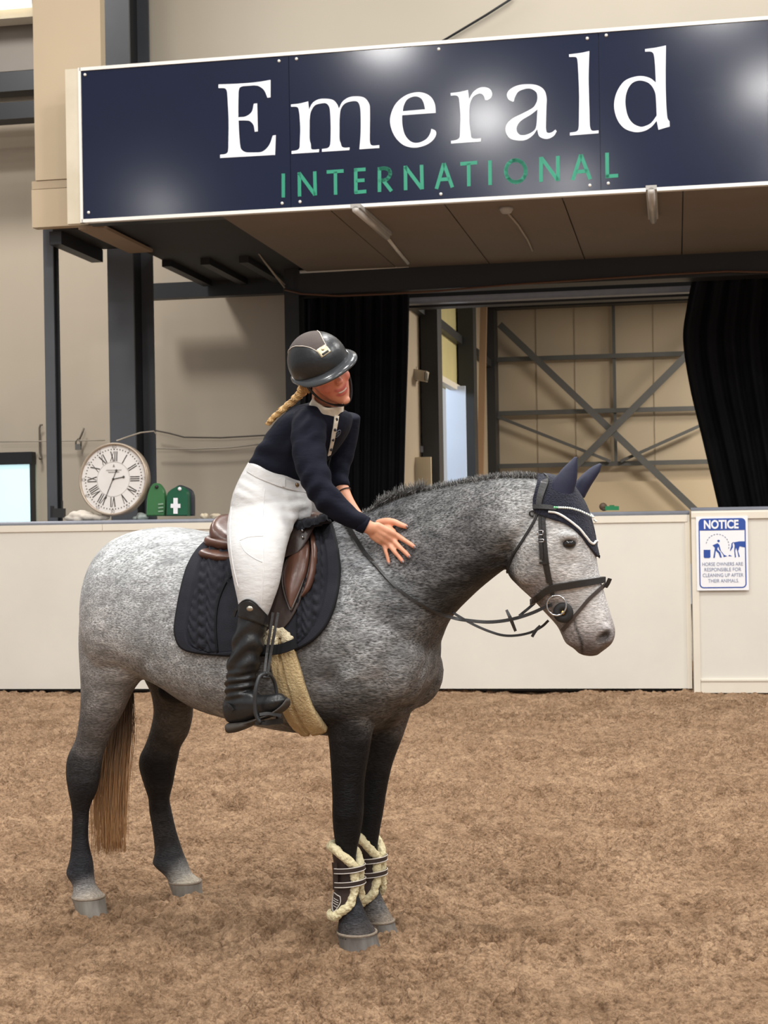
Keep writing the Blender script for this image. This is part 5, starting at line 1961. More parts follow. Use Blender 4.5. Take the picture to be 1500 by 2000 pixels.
def pr(A, B, Y, hw, e=2.1, tilt=0.0):
    """ring between two outline pixels at depth Y, hw deep"""
    a, b_ = P(*A, Y - tilt), P(*B, Y + tilt)
    return ((a + b_) / 2, (a - b_) / 2, Vector((0, 1, 0)) * hw, e, 0.0)


def shrink(rings, f):
    return [(r[0], Vector(r[1]) * f, Vector(r[2]) * f, *r[3:]) for r in rings]


TORSO = [pr((484, 928), (596, 968), 5.72, 0.100, 2.3), pr((488, 902), (598, 945), 5.71, 0.108, 2.3), pr((503, 872), (628, 912), 5.69, 0.118, 2.2),
         pr((527, 838), (660, 878), 5.67, 0.135, 2.2), pr((549, 814), (684, 840), 5.65, 0.142, 2.2), pr((573, 796), (688, 812), 5.65, 0.12, 2.1), pr((598, 788), (672, 800), 5.65, 0.075, 2.0)]


def limb(pts, n=20):
    """pts: (px, py, Y, radius)"""
    C = [P(p[0], p[1], p[2]) for p in pts]
    rr = []
    for i, p in enumerate(pts):
        t = (C[min(i + 1, len(C) - 1)] - C[max(i - 1, 0)]).normalized()
        s = t.cross(Vector((0, 1, 0))).normalized()
        q = t.cross(s).normalized()
        rr.append((C[i], s * p[3], q * p[3], 2.0, 0.0))
    return rr


HANDP = skin(765, 1058, 0.02)[0]
wristY = HANDP.y - 0.015
NARM = limb([(604, 815, 5.56, 0.060), (603, 845, 5.50, 0.064), (604, 885, 5.46, 0.061), (613, 925, 5.43, 0.056), (630, 962, 5.41, 0.051), (652, 988, 5.41, 0.046), (682, 1008, wristY - 0.01, 0.039), (712, 1025, wristY, 0.030)])
FARM = limb([(676, 812, 5.74, 0.055), (674, 850, 5.76, 0.050), (668, 890, 5.77, 0.044), (662, 925, 5.76, 0.038), (667, 950, 5.74, 0.031)])
FFORE = limb([(664, 938, 5.75, 0.026), (672, 962, 5.73, 0.024), (684, 985, 5.71, 0.021), (700, 1010, 5.69, 0.022), (712, 1022, 5.68, 0.026)])

# shirt
sh_ = MB()
sh_.add(*loft(TORSO, 32, 5, 0.2))
sh_.add(*loft(NARM, 22, 5, 0.2))
sh_.add(*loft(FARM, 22, 5, 0.2))
SHIRT = remeshed('shirt', sh_, 0.005, 7, M_SHIRT, RD)
# drape folds round elbow, waist and chest
co = world_co(SHIRT)
nr = vnormals(SHIRT)
P1, P2 = np.array(P(560, 800, 5.5)), np.array(P(640, 960, 5.4))
ax = (P2 - P1) / np.linalg.norm(P2 - P1)
d1 = (co - P1) @ ax
lat = co[:, 2] * 6
fold = np.sin(d1 * 95 + 3 * np.sin(co[:, 0] * 22) + 4 * co[:, 2]) * np.sin(co[:, 0] * 31 + co[:, 2] * 17)
msk = np.zeros(len(co))
for (x, y, Y, r, s_) in ((632, 960, 5.4, 0.10, 1.0), (612, 840, 5.48, 0.09, 0.8), (520, 900, 5.65, 0.10, 1.0), (690, 1012, 5.42, 0.06, 0.7), (665, 930, 5.75, 0.06, 1.0), (575, 885, 5.6, 0.08, 0.8)):
    msk = np.maximum(msk, s_ * np.exp(-(((co - np.array(P(x, y, Y))) ** 2).sum(1)) / r ** 2))
co += nr * (0.0080 * fold * msk)[:, None]
set_world_co(SHIRT, co)
SBVH = bvh_of(SHIRT)
# cuffs
cN = limb([(702, 1020, wristY - 0.002, 0.033), (716, 1027, wristY, 0.0315)])
v, f = loft(cN, 24, 3, 0.02)
obj('cuff', v, f, M_SHIRT, RD, True)
# belt line of the shirt is the waistband of the breeches


# breeches
def hl(L, R, y, t, ratio, e=2.1):
    return leg_ring(L, R, y, t, ratio, e)


PELV = [pr((486, 901), (600, 943), 5.715, 0.112, 2.3), pr((470, 930), (606, 966), 5.715, 0.128, 2.3), pr((455, 965), (610, 992), 5.70, 0.145, 2.3), pr((448, 1000), (606, 1018), 5.70, 0.15, 2.2)]
NLEG = [hl(450, 596, 985, -0.13, 0.75), hl(443, 578, 1020, -0.21, 0.72), hl(443, 563, 1060, -0.285, 0.75), hl(449, 554, 1100, -0.33, 0.78), hl(457, 546, 1140, -0.355, 0.85), hl(464, 535, 1172, -0.37, 0.9),
        hl(469, 523, 1203, -0.375, 0.95), hl(474, 508, 1232, -0.378, 0.9)]
FLEG = limb([(570, 972, 5.82, 0.10), (614, 993, 5.90, 0.082), (640, 1035, 6.02, 0.075), (655, 1090, 6.08, 0.065), (640, 1180, 6.12, 0.055), (625, 1240, 6.13, 0.05)])
br_ = MB()
br_.add(*loft(PELV, 32, 5, 0.1))
br_.add(*loft(NLEG, 26, 5, 0.2))
br_.add(*loft(FLEG, 22, 5, 0.2))
BREE = remeshed('breeches', br_, 0.006, 6, M_BREECH, RD)
co = world_co(BREE)
nr = vnormals(BREE)
fold = np.sin(co[:, 2] * 150 + 6 * np.sin(co[:, 0] * 14) + 12 * co[:, 0])
msk = np.zeros(len(co))
for (x, y, Y, r, s_) in ((570, 985, 5.55, 0.085, 1.0), (480, 955, 5.6, 0.06, 0.6), (595, 1000, 5.6, 0.06, 1.0), (500, 1000, 5.5, 0.06, 0.4)):
    msk = np.maximum(msk, s_ * np.exp(-(((co - np.array(P(x, y, Y))) ** 2).sum(1)) / r ** 2))
co += nr * (0.0035 * fold * msk)[:, None]
set_world_co(BREE, co)
BBVH = bvh_of(BREE)


def on(bvh, px, py, off=0.0):
    p, n = cast(bvh, px, py)
    if p is None:
        return None, None
    if n.dot(ray(px, py)) > 0:
        n = -n
    return p + n * off, n


def line_on(bvh, pts, off, sub=6):
    out = []
    for x, y in cat_rom(pts, sub):
        p, n = on(bvh, x, y, off)
        if p is not None:
            out.append(p)
    return out


M_SEAM = mat('breeches_seam', rgb(222, 220, 218), 0.7, 0.03, 10)
for q in ([(452, 990), (449, 1040), (455, 1100), (466, 1150)], [(517, 955), (514, 1000), (515, 1060), (514, 1130), (508, 1195)], [(468, 1056), (486, 1049), (514, 1047)], [(468, 1056), (478, 1076), (496, 1090), (512, 1098)]):
    ln = line_on(BBVH, q, 0.0006)
    if len(ln) > 2:
        v, f = tube(ln, 0.0013, 5)
        obj('seam', v, f, M_SEAM, BREE, True)
# waistband, belt loop and button
wb = [(487, 906), (505, 917), (530, 928), (558, 938), (596, 947)]
ps_ = [on(BBVH, x, y + 8, 0.002) for x, y in cat_rom(wb, 3)]
ps_ = [q for q in ps_ if q[0] is not None]
ribbon('waistband', [p for p, n in ps_], [n for p, n in ps_], 0.034, 0.003, M_BREECH, BREE)
p, n = on(BBVH, 578, 948, 0.008)
v, f = ellipsoid(p, (0.008, 0.004, 0.008), 12, 8)
obj('button', v, f, mat('brass_button', rgb(120, 100, 74), 0.3, 0.1, 20, metal=0.8), BREE, True)
lp = [on(BBVH, 553, y, 0.006) for y in (934, 943, 952)]
if all(q[0] is not None for q in lp):
    ribbon('belt_loop', [q[0] for q in lp], [q[1] for q in lp], 0.012, 0.003, M_BREECH, BREE)

# boots
def foot_ring(A, B, t, hw):
    a, b_ = HP(*A, t), HP(*B, t)
    return ((a + b_) / 2, (a - b_) / 2, HV * hw, 2.3, 0.0)


def riding_boot(mir=None, shift=None):
    g = mir or (lambda q: q)
    mb = MB()
    shaft = [hl(470, 523, 1182, -0.376, 0.98), hl(465, 521, 1205, -0.379, 0.98), hl(458, 518, 1235, -0.382, 0.98), hl(450, 513, 1270, -0.385, 0.95), hl(444, 507, 1300, -0.388, 0.9), hl(441, 500, 1330, -0.39, 0.85), hl(440, 494, 1355, -0.392, 0.82), hl(441, 490, 1378, -0.392, 0.8)]
    foot = [foot_ring((441, 1366), (449, 1412), -0.393, 0.030), foot_ring((458, 1352), (466, 1412), -0.395, 0.038), foot_ring((485, 1350), (492, 1406), -0.398, 0.040), foot_ring((508, 1356), (516, 1398), -0.402, 0.043),
            foot_ring((530, 1356), (538, 1391), -0.406, 0.043), foot_ring((548, 1355), (553, 1382), -0.408, 0.034), foot_ring((556, 1359), (558, 1373), -0.409, 0.018)]
    mb.add(*loft(shaft, 26, 5, 0.05))
    mb.add(*loft(foot, 24, 5, 0.4))
    return mb, g


mb, g = riding_boot()
BOOT = remeshed('riding_boot', mb, 0.005, 5, M_BOOT, RD)
co = world_co(BOOT)
nr = vnormals(BOOT)
yy = np.array([CY + 8 - (c[2] - CAMH) * FPX / c[1] for c in co])           # height of each point, in millimetre-like steps
ank = np.exp(-((yy - 1335) / 26) ** 2)
mid_ = np.exp(-((yy - 1265) / 50) ** 2)
fo = np.sin(yy * 0.42 + 30 * co[:, 0] + 2.0 * np.sin(co[:, 1] * 40)) * 0.0052 * ank
fo += np.sin(yy * 0.16 + 3.2 * np.sin(co[:, 0] * 26 + 1) + 1.5 * np.sin(co[:, 1] * 30)) * 0.0055 * mid_
co += nr * fo[:, None]
set_world_co(BOOT, co)
BTB = bvh_of(BOOT)
# curved Spanish top
topL = [(468, 1182), (476, 1174), (486, 1171), (497, 1176), (508, 1188), (522, 1204)]
tp = []
ps_ = []
for x, y in cat_rom(topL, 4):
    p, n = on(BBVH, x, y, 0.004)
    if p is None:
        p, n = on(BTB, x, y + 8, 0.004)
    if p is not None:
        ps_.append((p, n))
rows_o = []
lowl = cat_rom([(464, 1203), (474, 1208), (486, 1212), (497, 1216), (508, 1220), (520, 1224)], 4)
O, I = [], []
for j in range(9):
    ro, ri = [], []
    for (pt, nt_), (lx, ly) in zip(ps_, lowl):
        q, n2 = on(BTB, lx, ly, 0.003)
        if q is None:
            q, n2 = on(BTB, lx + 5, ly, 0.003)
        s = j / 8
        m_ = Vector(pt).lerp(q, s)
        nn2 = (Vector(nt_) * (1 - s) + Vector(n2) * s).normalized()
        ro.append(m_ + nn2 * 0.004)
        ri.append(m_)
    O.append(ro)
    I.append(ri)
grid_shell(O, I, M_BOOT, 'boot_top', BOOT)
v, f = tube([q + Vector((0, -0.003, 0)) for q, n in ps_], 0.003, 6)
obj('top_edge', v, f, M_BOOT, BOOT, True)
p, n = on(BTB, 490, 1189, 0.008)
if p is None:
    p, n = on(BBVH, 490, 1189, 0.01)
v, f = ellipsoid(Vector(p) + Vector((0, -0.004, 0)), (0.013, 0.005, 0.010), 14, 8)
obj('badge', v, f, mat('silver_badge', rgb(178, 168, 152), 0.3, 0.1, 20, metal=0.8), BOOT, True)
ribbon('zip_tab', [HP(462, 1190, -0.40), HP(459, 1198, -0.40), HP(457, 1204, -0.40)], [Vector((-0.4, -0.9, 0))] * 3, 0.012, 0.006, M_BOOT, BOOT)
# sole and heel
M_SOLE = mat('worn_sole', rgb(70, 64, 58), 0.7, 0.15, 20, dark=rgb(46, 42, 39))
so = MB().add(*loft([foot_ring((476, 1412), (477, 1418), -0.397, 0.030), foot_ring((495, 1406), (497, 1412), -0.399, 0.038), foot_ring((520, 1397), (523, 1403), -0.404, 0.046), foot_ring((540, 1388), (544, 1394), -0.407, 0.046), foot_ring((555, 1376), (559, 1381), -0.41, 0.034), foot_ring((561, 1364), (564, 1368), -0.411, 0.014)], 20, 4, 0.1))
so.build('sole', M_SOLE, BOOT, True)
so = MB().add(*loft([foot_ring((446, 1412), (450, 1432), -0.394, 0.030), foot_ring((462, 1410), (466, 1429), -0.395, 0.034), foot_ring((484, 1408), (488, 1420), -0.397, 0.034), foot_ring((494, 1406), (497, 1413), -0.398, 0.032)], 20, 4, 0.05))
so.build('heel', M_SOLE, BOOT, True)
# spur strap at the heel
ribbon('spur_rest', [HP(439, 1372, -0.40), HP(447, 1377, -0.437), HP(456, 1388, -0.44)], [Vector((-0.5, -0.8, 0))] * 3, 0.010, 0.004, M_BOOT, BOOT)
# the far boot (hidden behind the horse)
co_f = world_co(BOOT)
cof = np.array([mirror_body(c) for c in co_f]) + np.array(HU) * 0.12
fb = obj('riding_boot', cof, [tuple(p.vertices)[::-1] for p in BOOT.data.polygons], M_BOOT, RD, True)

# ---- stirrup (part of the saddle)
TS = -0.405
sp = [(533, 1196, -0.37), (527, 1235, -0.385), (521, 1275, -0.395), (516, 1318, TS - 0.02)]
ribbon('stirrup_leather', [HP(x, y, t) for x, y, t in sp], [-HV + HU * 0.8] * 4, 0.010, 0.004, M_BLKLEATHER, SAD)
sp = [(543, 1196, -0.36), (536, 1235, -0.38), (529, 1275, -0.392), (522, 1320, TS - 0.01)]
ribbon('stirrup_leather', [HP(x, y, t) for x, y, t in sp], [-HV + HU * 0.8] * 4, 0.010, 0.004, M_BLKLEATHER, SAD)
iron = MB()
nearb = cat_rom([np.array(HP(x, y, t)) for x, y, t in ((518, 1315, TS - 0.02), (507, 1322, TS - 0.045), (500, 1345, TS - 0.062), (498, 1370, TS - 0.066), (500, 1395, TS - 0.066), (509, 1412, TS - 0.062))], 5)
farb = cat_rom([np.array(HP(x, y, t)) for x, y, t in ((518, 1315, TS - 0.02), (529, 1320, TS + 0.01), (537, 1335, TS + 0.035), (541, 1360, TS + 0.045), (541, 1385, TS + 0.045), (543, 1408, TS + 0.045))], 5)
iron.tube([Vector(p) for p in nearb], 0.0075, 10)
iron.tube([Vector(p) for p in farb], 0.0065, 10)
iron.tube([HP(512, 1322, TS - 0.035), HP(526, 1324, TS)], 0.006, 8)
iron.build('stirrup_iron', M_BLACKMETAL, SAD, True)
tr = MB()
c0, c1 = HP(509, 1413, TS - 0.062), HP(543, 1409, TS + 0.045)
tr.obox((c0 + c1) / 2, (c1 - c0) / 2, HU * 0.022, Vector((0, 0, 0.006)))
tr.obox((c0 + c1) / 2 + HU * 0.018 + Vector((0, 0, 0.008)), (c1 - c0) / 2.2, HU * 0.005, Vector((0, 0, 0.004)))
tr.build('stirrup_tread', M_RUBBER, SAD)
ribbon('stirrup_band', [HP(508, 1396, TS - 0.07), HP(525, 1394, TS - 0.055), HP(551, 1398, TS - 0.02)], [-HV + Vector((0, 0, 0.3))] * 3, 0.012, 0.005, M_RUBBER, SAD)

# ---- head, neck, hands: the body
HF = Vector((0.50, -0.81, -0.27)).normalized()          # the way she looks: right, down, to the camera
HUP = Vector((-0.40, -0.43, 0.81))
HUP = (HUP - HF * HUP.dot(HF)).normalized()
HS = HUP.cross(HF).normalized()                        # to her left
HC = P(629, 720, 5.50)


def hl3(s, f_, u_):
    return HC + HS * s + HF * f_ + HUP * u_


bd = MB()
AXH = (HS, HF, HUP)
bd.add(*ellipsoid(hl3(0, -0.008, 0.03), (0.076, 0.096, 0.086), 24, 18, AXH))
bd.add(*loft([(hl3(0, 0.012, 0.02), HF * 0.080, HS * 0.070, 2.3), (hl3(0, 0.020, -0.02), HF * 0.074, HS * 0.067, 2.3), (hl3(0, 0.028, -0.06), HF * 0.064, HS * 0.058, 2.2),
              (hl3(0, 0.038, -0.095), HF * 0.050, HS * 0.043, 2.1), (hl3(0, 0.050, -0.118), HF * 0.032, HS * 0.028, 2.0)], 24, 4, 0.5))
bd.add(*loft([(hl3(0, 0.086, 0.012), HF * 0.010, HS * 0.008, 2.0), (hl3(0, 0.096, -0.012), HF * 0.012, HS * 0.010, 2.0), (hl3(0, 0.103, -0.032), HF * 0.013, HS * 0.015, 2.0), (hl3(0, 0.094, -0.043), HF * 0.010, HS * 0.014, 2.0)], 16, 4, 0.5))
for sg in (-1, 1):
    bd.add(*ellipsoid(hl3(0.038 * sg, 0.066, -0.040), (0.024, 0.022, 0.022), 14, 10, AXH))    # smiling cheeks
    bd.add(*ellipsoid(hl3(0.073 * sg, -0.010, -0.015), (0.010, 0.018, 0.030), 12, 8, AXH))    # ears
    bd.add(*ellipsoid(hl3(0.030 * sg, 0.078, 0.018), (0.022, 0.012, 0.010), 12, 8, AXH))      # brow
bd.add(*ellipsoid(hl3(0, 0.080, -0.118), (0.018, 0.014, 0.014), 12, 8, AXH))                  # chin
bd.add(*ellipsoid(hl3(0, 0.086, -0.066), (0.026, 0.010, 0.007), 12, 8, AXH))                  # upper lip
bd.add(*ellipsoid(hl3(0, 0.083, -0.086), (0.022, 0.010, 0.008), 12, 8, AXH))                  # lower lip
# neck
nb0, nb1 = P(634, 806, 5.63), hl3(0, -0.02, -0.06)
bd.add(*loft([(nb0.lerp(nb1, s_), Vector((1, 0, 0.3)).normalized() * r_, Vector((0, 1, 0)) * r_, 2.0) for s_, r_ in ((0, 0.062), (0.4, 0.053), (0.8, 0.052), (1.1, 0.05))], 20, 4, 0.2))
# trunk and limbs under the clothes
for rg, sk_ in ((TORSO, 0.86), (PELV, 0.86), (NARM, 0.80), (FARM, 0.74)):
    bd.add(*loft(shrink(rg, sk_), 24, 4, 0.2))
bd.add(*loft(shrink(NLEG, 0.86), 22, 4, 0.2))
bd.add(*loft(shrink(FLEG, 0.86), 20, 4, 0.2))
bd.add(*loft(FFORE, 20, 4, 0.3))
# near hand, pressed flat on the neck
def onneck(x, y, off):
    p, n = hit(x, y, off)
    return p


w0, w1 = P(704, 1021, wristY), None
hp = {}
palm_off = 0.020
MCP = {'index': (781, 1049), 'middle': (773, 1058), 'ring': (763, 1064), 'little': (753, 1065)}
FING = {'index': [(781, 1049), (793, 1057), (804, 1064), (813, 1071)], 'middle': [(773, 1058), (785, 1071), (795, 1081), (803, 1090)],
        'ring': [(763, 1064), (775, 1080), (783, 1090), (790, 1100)], 'little': [(753, 1065), (757, 1079), (760, 1092), (762, 1104)]}
wr = [P(716, 1019, wristY), P(717, 1027, wristY), P(717, 1034, wristY), P(716, 1040, wristY)]
WR = P(718, 1029, wristY)
bd.add(*loft(limb([(706, 1022, wristY, 0.026), (720, 1030, wristY, 0.0245), (734, 1036, (wristY + onneck(745, 1045, 0.02).y) / 2, 0.024)]), 18, 4, 0.3))
for k, (fn, q) in enumerate(MCP.items()):
    e = onneck(*q, 0.015)
    st = P(734 + (3, 1, -2, -5)[k], (1027, 1034, 1041, 1047)[k], (WR.y * 0.4 + e.y * 0.6))
    mid = st.lerp(e, 0.5) + Vector((0, -0.003, 0))
    bd.add(*tube([WR.lerp(st, 0.3), st, mid, e], [0.014, 0.0145, 0.0135, 0.0098], 12))
RF = {'index': 0.0086, 'middle': 0.0088, 'ring': 0.0083, 'little': 0.0074}
tips = []
for fn, q in FING.items():
    offs = [0.016, 0.018, 0.012, 0.0085]
    pts = [onneck(x, y, o_) for (x, y), o_ in zip(q, offs)]
    r0 = RF[fn]
    C = cat_rom([np.array(p) for p in pts], 5)
    R_ = np.interp(np.linspace(0, 1, len(C)), [0, 0.33, 0.5, 0.66, 0.9, 1.0], [r0 * 1.15, r0 * 1.08, r0 * 0.98, r0 * 1.0, r0 * 0.88, r0 * 0.6])
    bd.add(*tube([Vector(c) for c in C], list(R_), 12))
    tips.append((Vector(C[-2]), Vector(C[-1]) - Vector(C[-4]), r0))
tq = [(742, 1028, 0.020), (758, 1024, 0.022), (774, 1024, 0.020), (786, 1028, 0.016), (799, 1032, 0.012)]
C = cat_rom([np.array(onneck(x, y, o_)) for x, y, o_ in tq], 5)
R_ = np.interp(np.linspace(0, 1, len(C)), [0, 0.3, 0.55, 0.8, 0.95, 1], [0.015, 0.0145, 0.0115, 0.0105, 0.009, 0.006])
bd.add(*tube([Vector(c) for c in C], list(R_), 12))
tips.append((Vector(C[-2]), Vector(C[-1]) - Vector(C[-4]), 0.0095))
# web between thumb and index
bd.add(*tube([onneck(755, 1036, 0.018), onneck(768, 1038, 0.018), onneck(776, 1043, 0.016)], [0.013, 0.012, 0.008], 10))
# far hand: closed fingers holding the rein above the withers
fh = P(712, 1024, 5.68)
bd.add(*ellipsoid(fh, (0.030, 0.034, 0.024), 14, 10))
for k in range(4):
    b0 = fh + Vector((0.012, -0.028 + 0.018 * k, 0.014))
    bd.add(*tube([b0, b0 + Vector((0.022, 0, -0.008)), b0 + Vector((0.022, 0, -0.028)), b0 + Vector((0.002, 0, -0.032))], [0.0085, 0.0085, 0.008, 0.007], 8))
bd.add(*tube([fh + Vector((0, -0.02, 0.018)), fh + Vector((0.018, -0.032, 0.018)), fh + Vector((0.030, -0.03, 0.006))], [0.010, 0.009, 0.007], 8))
PB = remeshed('body', bd, 0.0040, 3, M_SKIN, RD)
co = world_co(PB)
base = np.tile(np.array(rgb(218, 156, 124)[:3]), (len(co), 1))
nz_ = vnoise(co[:, 0] * 60, co[:, 2] * 60, 3)[:, None]
base *= (0.94 + 0.12 * nz_)


def pcol(c, r, col, s_=1.0):
    d = np.sqrt(((co - np.array(c)) ** 2).sum(1)) / r
    w_ = (np.exp(-d ** 3) * s_)[:, None]
    base[:] = base * (1 - w_) + np.array(rgb(*col)[:3]) * w_


pcol(hl3(0, 0.05, -0.03), 0.13, (226, 150, 122), 0.9)
for sg in (-1, 1):
    pcol(hl3(0.045 * sg, 0.07, -0.045), 0.035, (206, 108, 88), 0.7)
    pcol(hl3(0.030 * sg, 0.09, 0.004), 0.012, (70, 48, 40), 0.8)
    pcol(hl3(0.010 * sg, 0.10, -0.046), 0.006, (120, 60, 50), 0.7)
pcol(hl3(0, 0.11, -0.03), 0.018, (212, 112, 94), 0.5)
for x_ in np.linspace(-0.024, 0.024, 9):
    pcol(hl3(x_, 0.092 - 6 * x_ * x_, -0.066 + 9 * x_ * x_), 0.006, (186, 84, 78), 0.85)
    pcol(hl3(x_, 0.090 - 6 * x_ * x_, -0.086 + 9 * x_ * x_), 0.0065, (190, 88, 80), 0.85)
for (tp_, d_, r_) in tips:
    pcol(tp_, 0.012, (222, 140, 118), 0.6)
set_color(PB, base)
# teeth showing in the smile
v, f = tube([hl3(x_, 0.0935 - 8 * x_ * x_, -0.0755 + 9 * x_ * x_) for x_ in np.linspace(-0.017, 0.017, 9)], 0.0027, 8)
obj('teeth', v, f, mat('teeth', rgb(212, 192, 178), 0.3, 0.03, 10), RD, True)
for sg in (-1, 1):
    v, f = ellipsoid(hl3(0.030 * sg, 0.080, 0.002), 0.011, 12, 8)
    obj('eye', v, f, mat('eye_dark', rgb(60, 48, 44), 0.2, 0.1, 20), RD, True)
for (tp_, d_, r_) in tips:
    d_ = d_.normalized()
    v, f = ellipsoid(tp_ + Vector((0, -1, 0.15)) * r_ * 0.62 + d_ * 0.001, (0.0062, 0.0038, 0.0022), 10, 6, (d_, d_.cross(Vector((0, -1, 0))).normalized(), Vector((0, -1, 0))))
    obj('fingernail', v, f, mat('grey_nail_polish', rgb(122, 112, 112), 0.15, 0.1, 30), RD, True)
# wrist band on the far arm
c = P(672, 960, 5.73)
t_ = (P(684, 985, 5.71) - P(664, 938, 5.75)).normalized()
s_ = t_.cross(Vector((0, 1, 0))).normalized()
q_ = t_.cross(s_)
v, f = tube([c + s_ * (0.026 * math.cos(a)) + q_ * (0.026 * math.sin(a)) for a in np.linspace(0, 2 * math.pi, 25)], 0.0022, 6, False)
obj('hair_tie', v, f, M_RUBBER, RD, True)

# ---- white collar and button placket
M_COLL = mat('white_competition_collar', rgb(226, 216, 198), 0.7, 0.04, 20, 0.2, 60)
# collar: band round the neck, open towards the front
n0, n1 = P(634, 812, 5.60), P(642, 778, 5.545)
dirn = (n1 - n0).normalized()
O, I = [], []
sx = dirn.cross(Vector((0, -1, 0))).normalized()
sy = sx.cross(dirn).normalized()
for j in range(9):
    s_ = j / 8
    c = n0.lerp(n1, s_)
    ro, ri = [], []
    for a in np.linspace(0, 2 * math.pi, 41)[:]:
        r_ = (0.066 - 0.010 * s_) + 0.0025 * math.sin(6 * a + 5 * s_)
        d_ = sx * math.cos(a) + sy * math.sin(a)
        ro.append(c + d_ * r_)
        ri.append(c + d_ * (r_ - 0.004))
    O.append(ro)
    I.append(ri)
grid_shell(O, I, M_COLL, 'collar', RD)
plk = [(657, 812), (655, 826), (651, 848), (647, 868), (642, 888)]
ps_ = []
for x, y in plk:
    p, n = on(SBVH, x, y, 0.002)
    if p is not None:
        ps_.append((p, n))
PLK = ribbon('placket', [p for p, n in ps_], [n for p, n in ps_], [0.020, 0.018, 0.017, 0.016, 0.014], 0.003, M_COLL, RD, 5)
for x, y in ((656, 820), (653, 838), (649, 857), (645, 876)):
    p, n = on(SBVH, x, y, 0.007)
    if p is not None:
        v, f = ellipsoid(p, (0.005, 0.003, 0.006), 10, 6)
        obj('button', v, f, mat('dark_button', rgb(40, 38, 44), 0.4, 0.1, 20), PLK, True)
p, n = on(SBVH, 659, 846, 0.003)
if p is not None:
    u1 = n.cross(Vector((0, 0, 1))).normalized()
    u2 = u1.cross(n)
    v, f = tube([p + u1 * (0.010 * math.cos(a)) + u2 * (0.016 * math.sin(a)) for a in np.linspace(0, 2 * math.pi, 25)], 0.0014, 6, False)
    lg = obj('chest_emblem', v, f, mat('grey_print', rgb(104, 110, 124), 0.5, 0.05, 20), SHIRT, True)
    for dz in (-0.006, 0.0, 0.006):
        v, f = tube([p + u1 * x_ + u2 * dz for x_ in (-0.006, 0, 0.006)], 0.0012, 5)
        obj('emblem_mark', v, f, mat('grey_print', rgb(104, 110, 124)), SHIRT, True)

# ---- helmet
HEL = MB()
M_HELM = mat('scuffed_black_shell', rgb(30, 31, 33), 0.33, 0.15, 16, 0.1, 70, dark=rgb(18, 19, 20))
hc_off = 0.030
RA = (0.106, 0.122, 0.108)


def shell_pt(az, el, k=1.0):
    """az from the front, el above the helmet's equator"""
    return hl3(RA[0] * k * math.cos(el) * math.sin(az), -0.006 + RA[1] * k * math.cos(el) * math.cos(az), hc_off + RA[2] * k * math.sin(el))


def rim_el(az):
    return math.radians(-5) + math.radians(-14) * (1 - math.cos(az)) / 2


naz, nel = 64, 22
V, Fc = [], []
for layer in (1.0, 0.955):
    for i in range(naz):
        az = 2 * math.pi * i / naz
        e0 = rim_el(az)
        for j in range(nel + 1):
            el = e0 + (math.pi / 2 - e0) * j / nel * 0.985
            V.append(shell_pt(az, el, layer))
st = nel + 1
k1 = naz * st
for i in range(naz):
    i2 = (i + 1) % naz
    for j in range(nel):
        Fc.append((i * st + j, i2 * st + j, i2 * st + j + 1, i * st + j + 1))
        Fc.append((k1 + i * st + j, k1 + i * st + j + 1, k1 + i2 * st + j + 1, k1 + i2 * st + j))
    Fc.append((i * st, k1 + i * st, k1 + i2 * st, i2 * st))
Fc.append(tuple(i * st + nel for i in range(naz)))
Fc.append(tuple(k1 + i * st + nel for i in range(naz))[::-1])
HM = fix_normals(obj('helmet', V, Fc, M_HELM, RD, True))
# brim all round, widening to the peak in front
V, Fc = [], []
prof_n = 6


def brim_w(az):
    a = (az + math.pi) % (2 * math.pi) - math.pi
    return 0.010 + 0.036 * math.exp(-(a / 1.15) ** 4)


for i in range(naz):
    az = 2 * math.pi * i / naz
    p0 = shell_pt(az, rim_el(az) + 0.10, 0.985)
    p1 = shell_pt(az, rim_el(az) - 0.02, 0.985)
    d = (HS * math.sin(az) * RA[0] + HF * math.cos(az) * RA[1]).normalized()
    w_ = brim_w(az)
    dn = HUP * (-0.16 * w_ - 0.003)
    V += [p0, p0 + d * w_ * 0.5 + dn * 0.6, p0 + d * w_ + dn * 1.35, p0 + d * w_ + dn * 1.35 - HUP * 0.006, p1 + d * w_ * 0.45 + dn, p1]
for i in range(naz):
    i2 = (i + 1) % naz
    for j in range(prof_n):
        a, b_ = i * prof_n + j, i * prof_n + (j + 1) % prof_n
        a2, b2 = i2 * prof_n + j, i2 * prof_n + (j + 1) % prof_n
        Fc.append((a, b_, b2, a2))
M_PEAK = mat('glossy_grey_peak', rgb(64, 66, 68), 0.22, 0.2, 14, dark=rgb(34, 35, 37))
fix_normals(obj('brim', V, Fc, M_PEAK, HM, True))


def shell_patch(name, fn, nu, nv_, m, k0, k1_, parent):
    """fn(u,v)->(az,el)"""
    O = [[shell_pt(*fn(u_, v_), k1_) for u_ in np.linspace(0, 1, nu)] for v_ in np.linspace(0, 1, nv_)]
    I = [[shell_pt(*fn(u_, v_), k0) for u_ in np.linspace(0, 1, nu)] for v_ in np.linspace(0, 1, nv_)]
    return grid_shell(O, I, m, name, parent)


# centre panel: narrow at the badge, widening over the crown
def strip_pt(x, y, k):
    """x sideways metres on the shell, y angle from the front rim over the top"""
    el = y
    c = math.cos(el)
    return hl3(x, -0.006 + RA[1] * k * c * math.sqrt(max(0, 1 - (x / RA[0]) ** 2)), hc_off + RA[2] * k * math.sin(el) * math.sqrt(max(0, 1 - (x / RA[0]) ** 2)))


def half_w(y):
    return float(np.interp(y, [0.55, 0.75, 1.0, 1.4, 2.0, 2.6], [0.018, 0.020, 0.028, 0.046, 0.062, 0.058]))


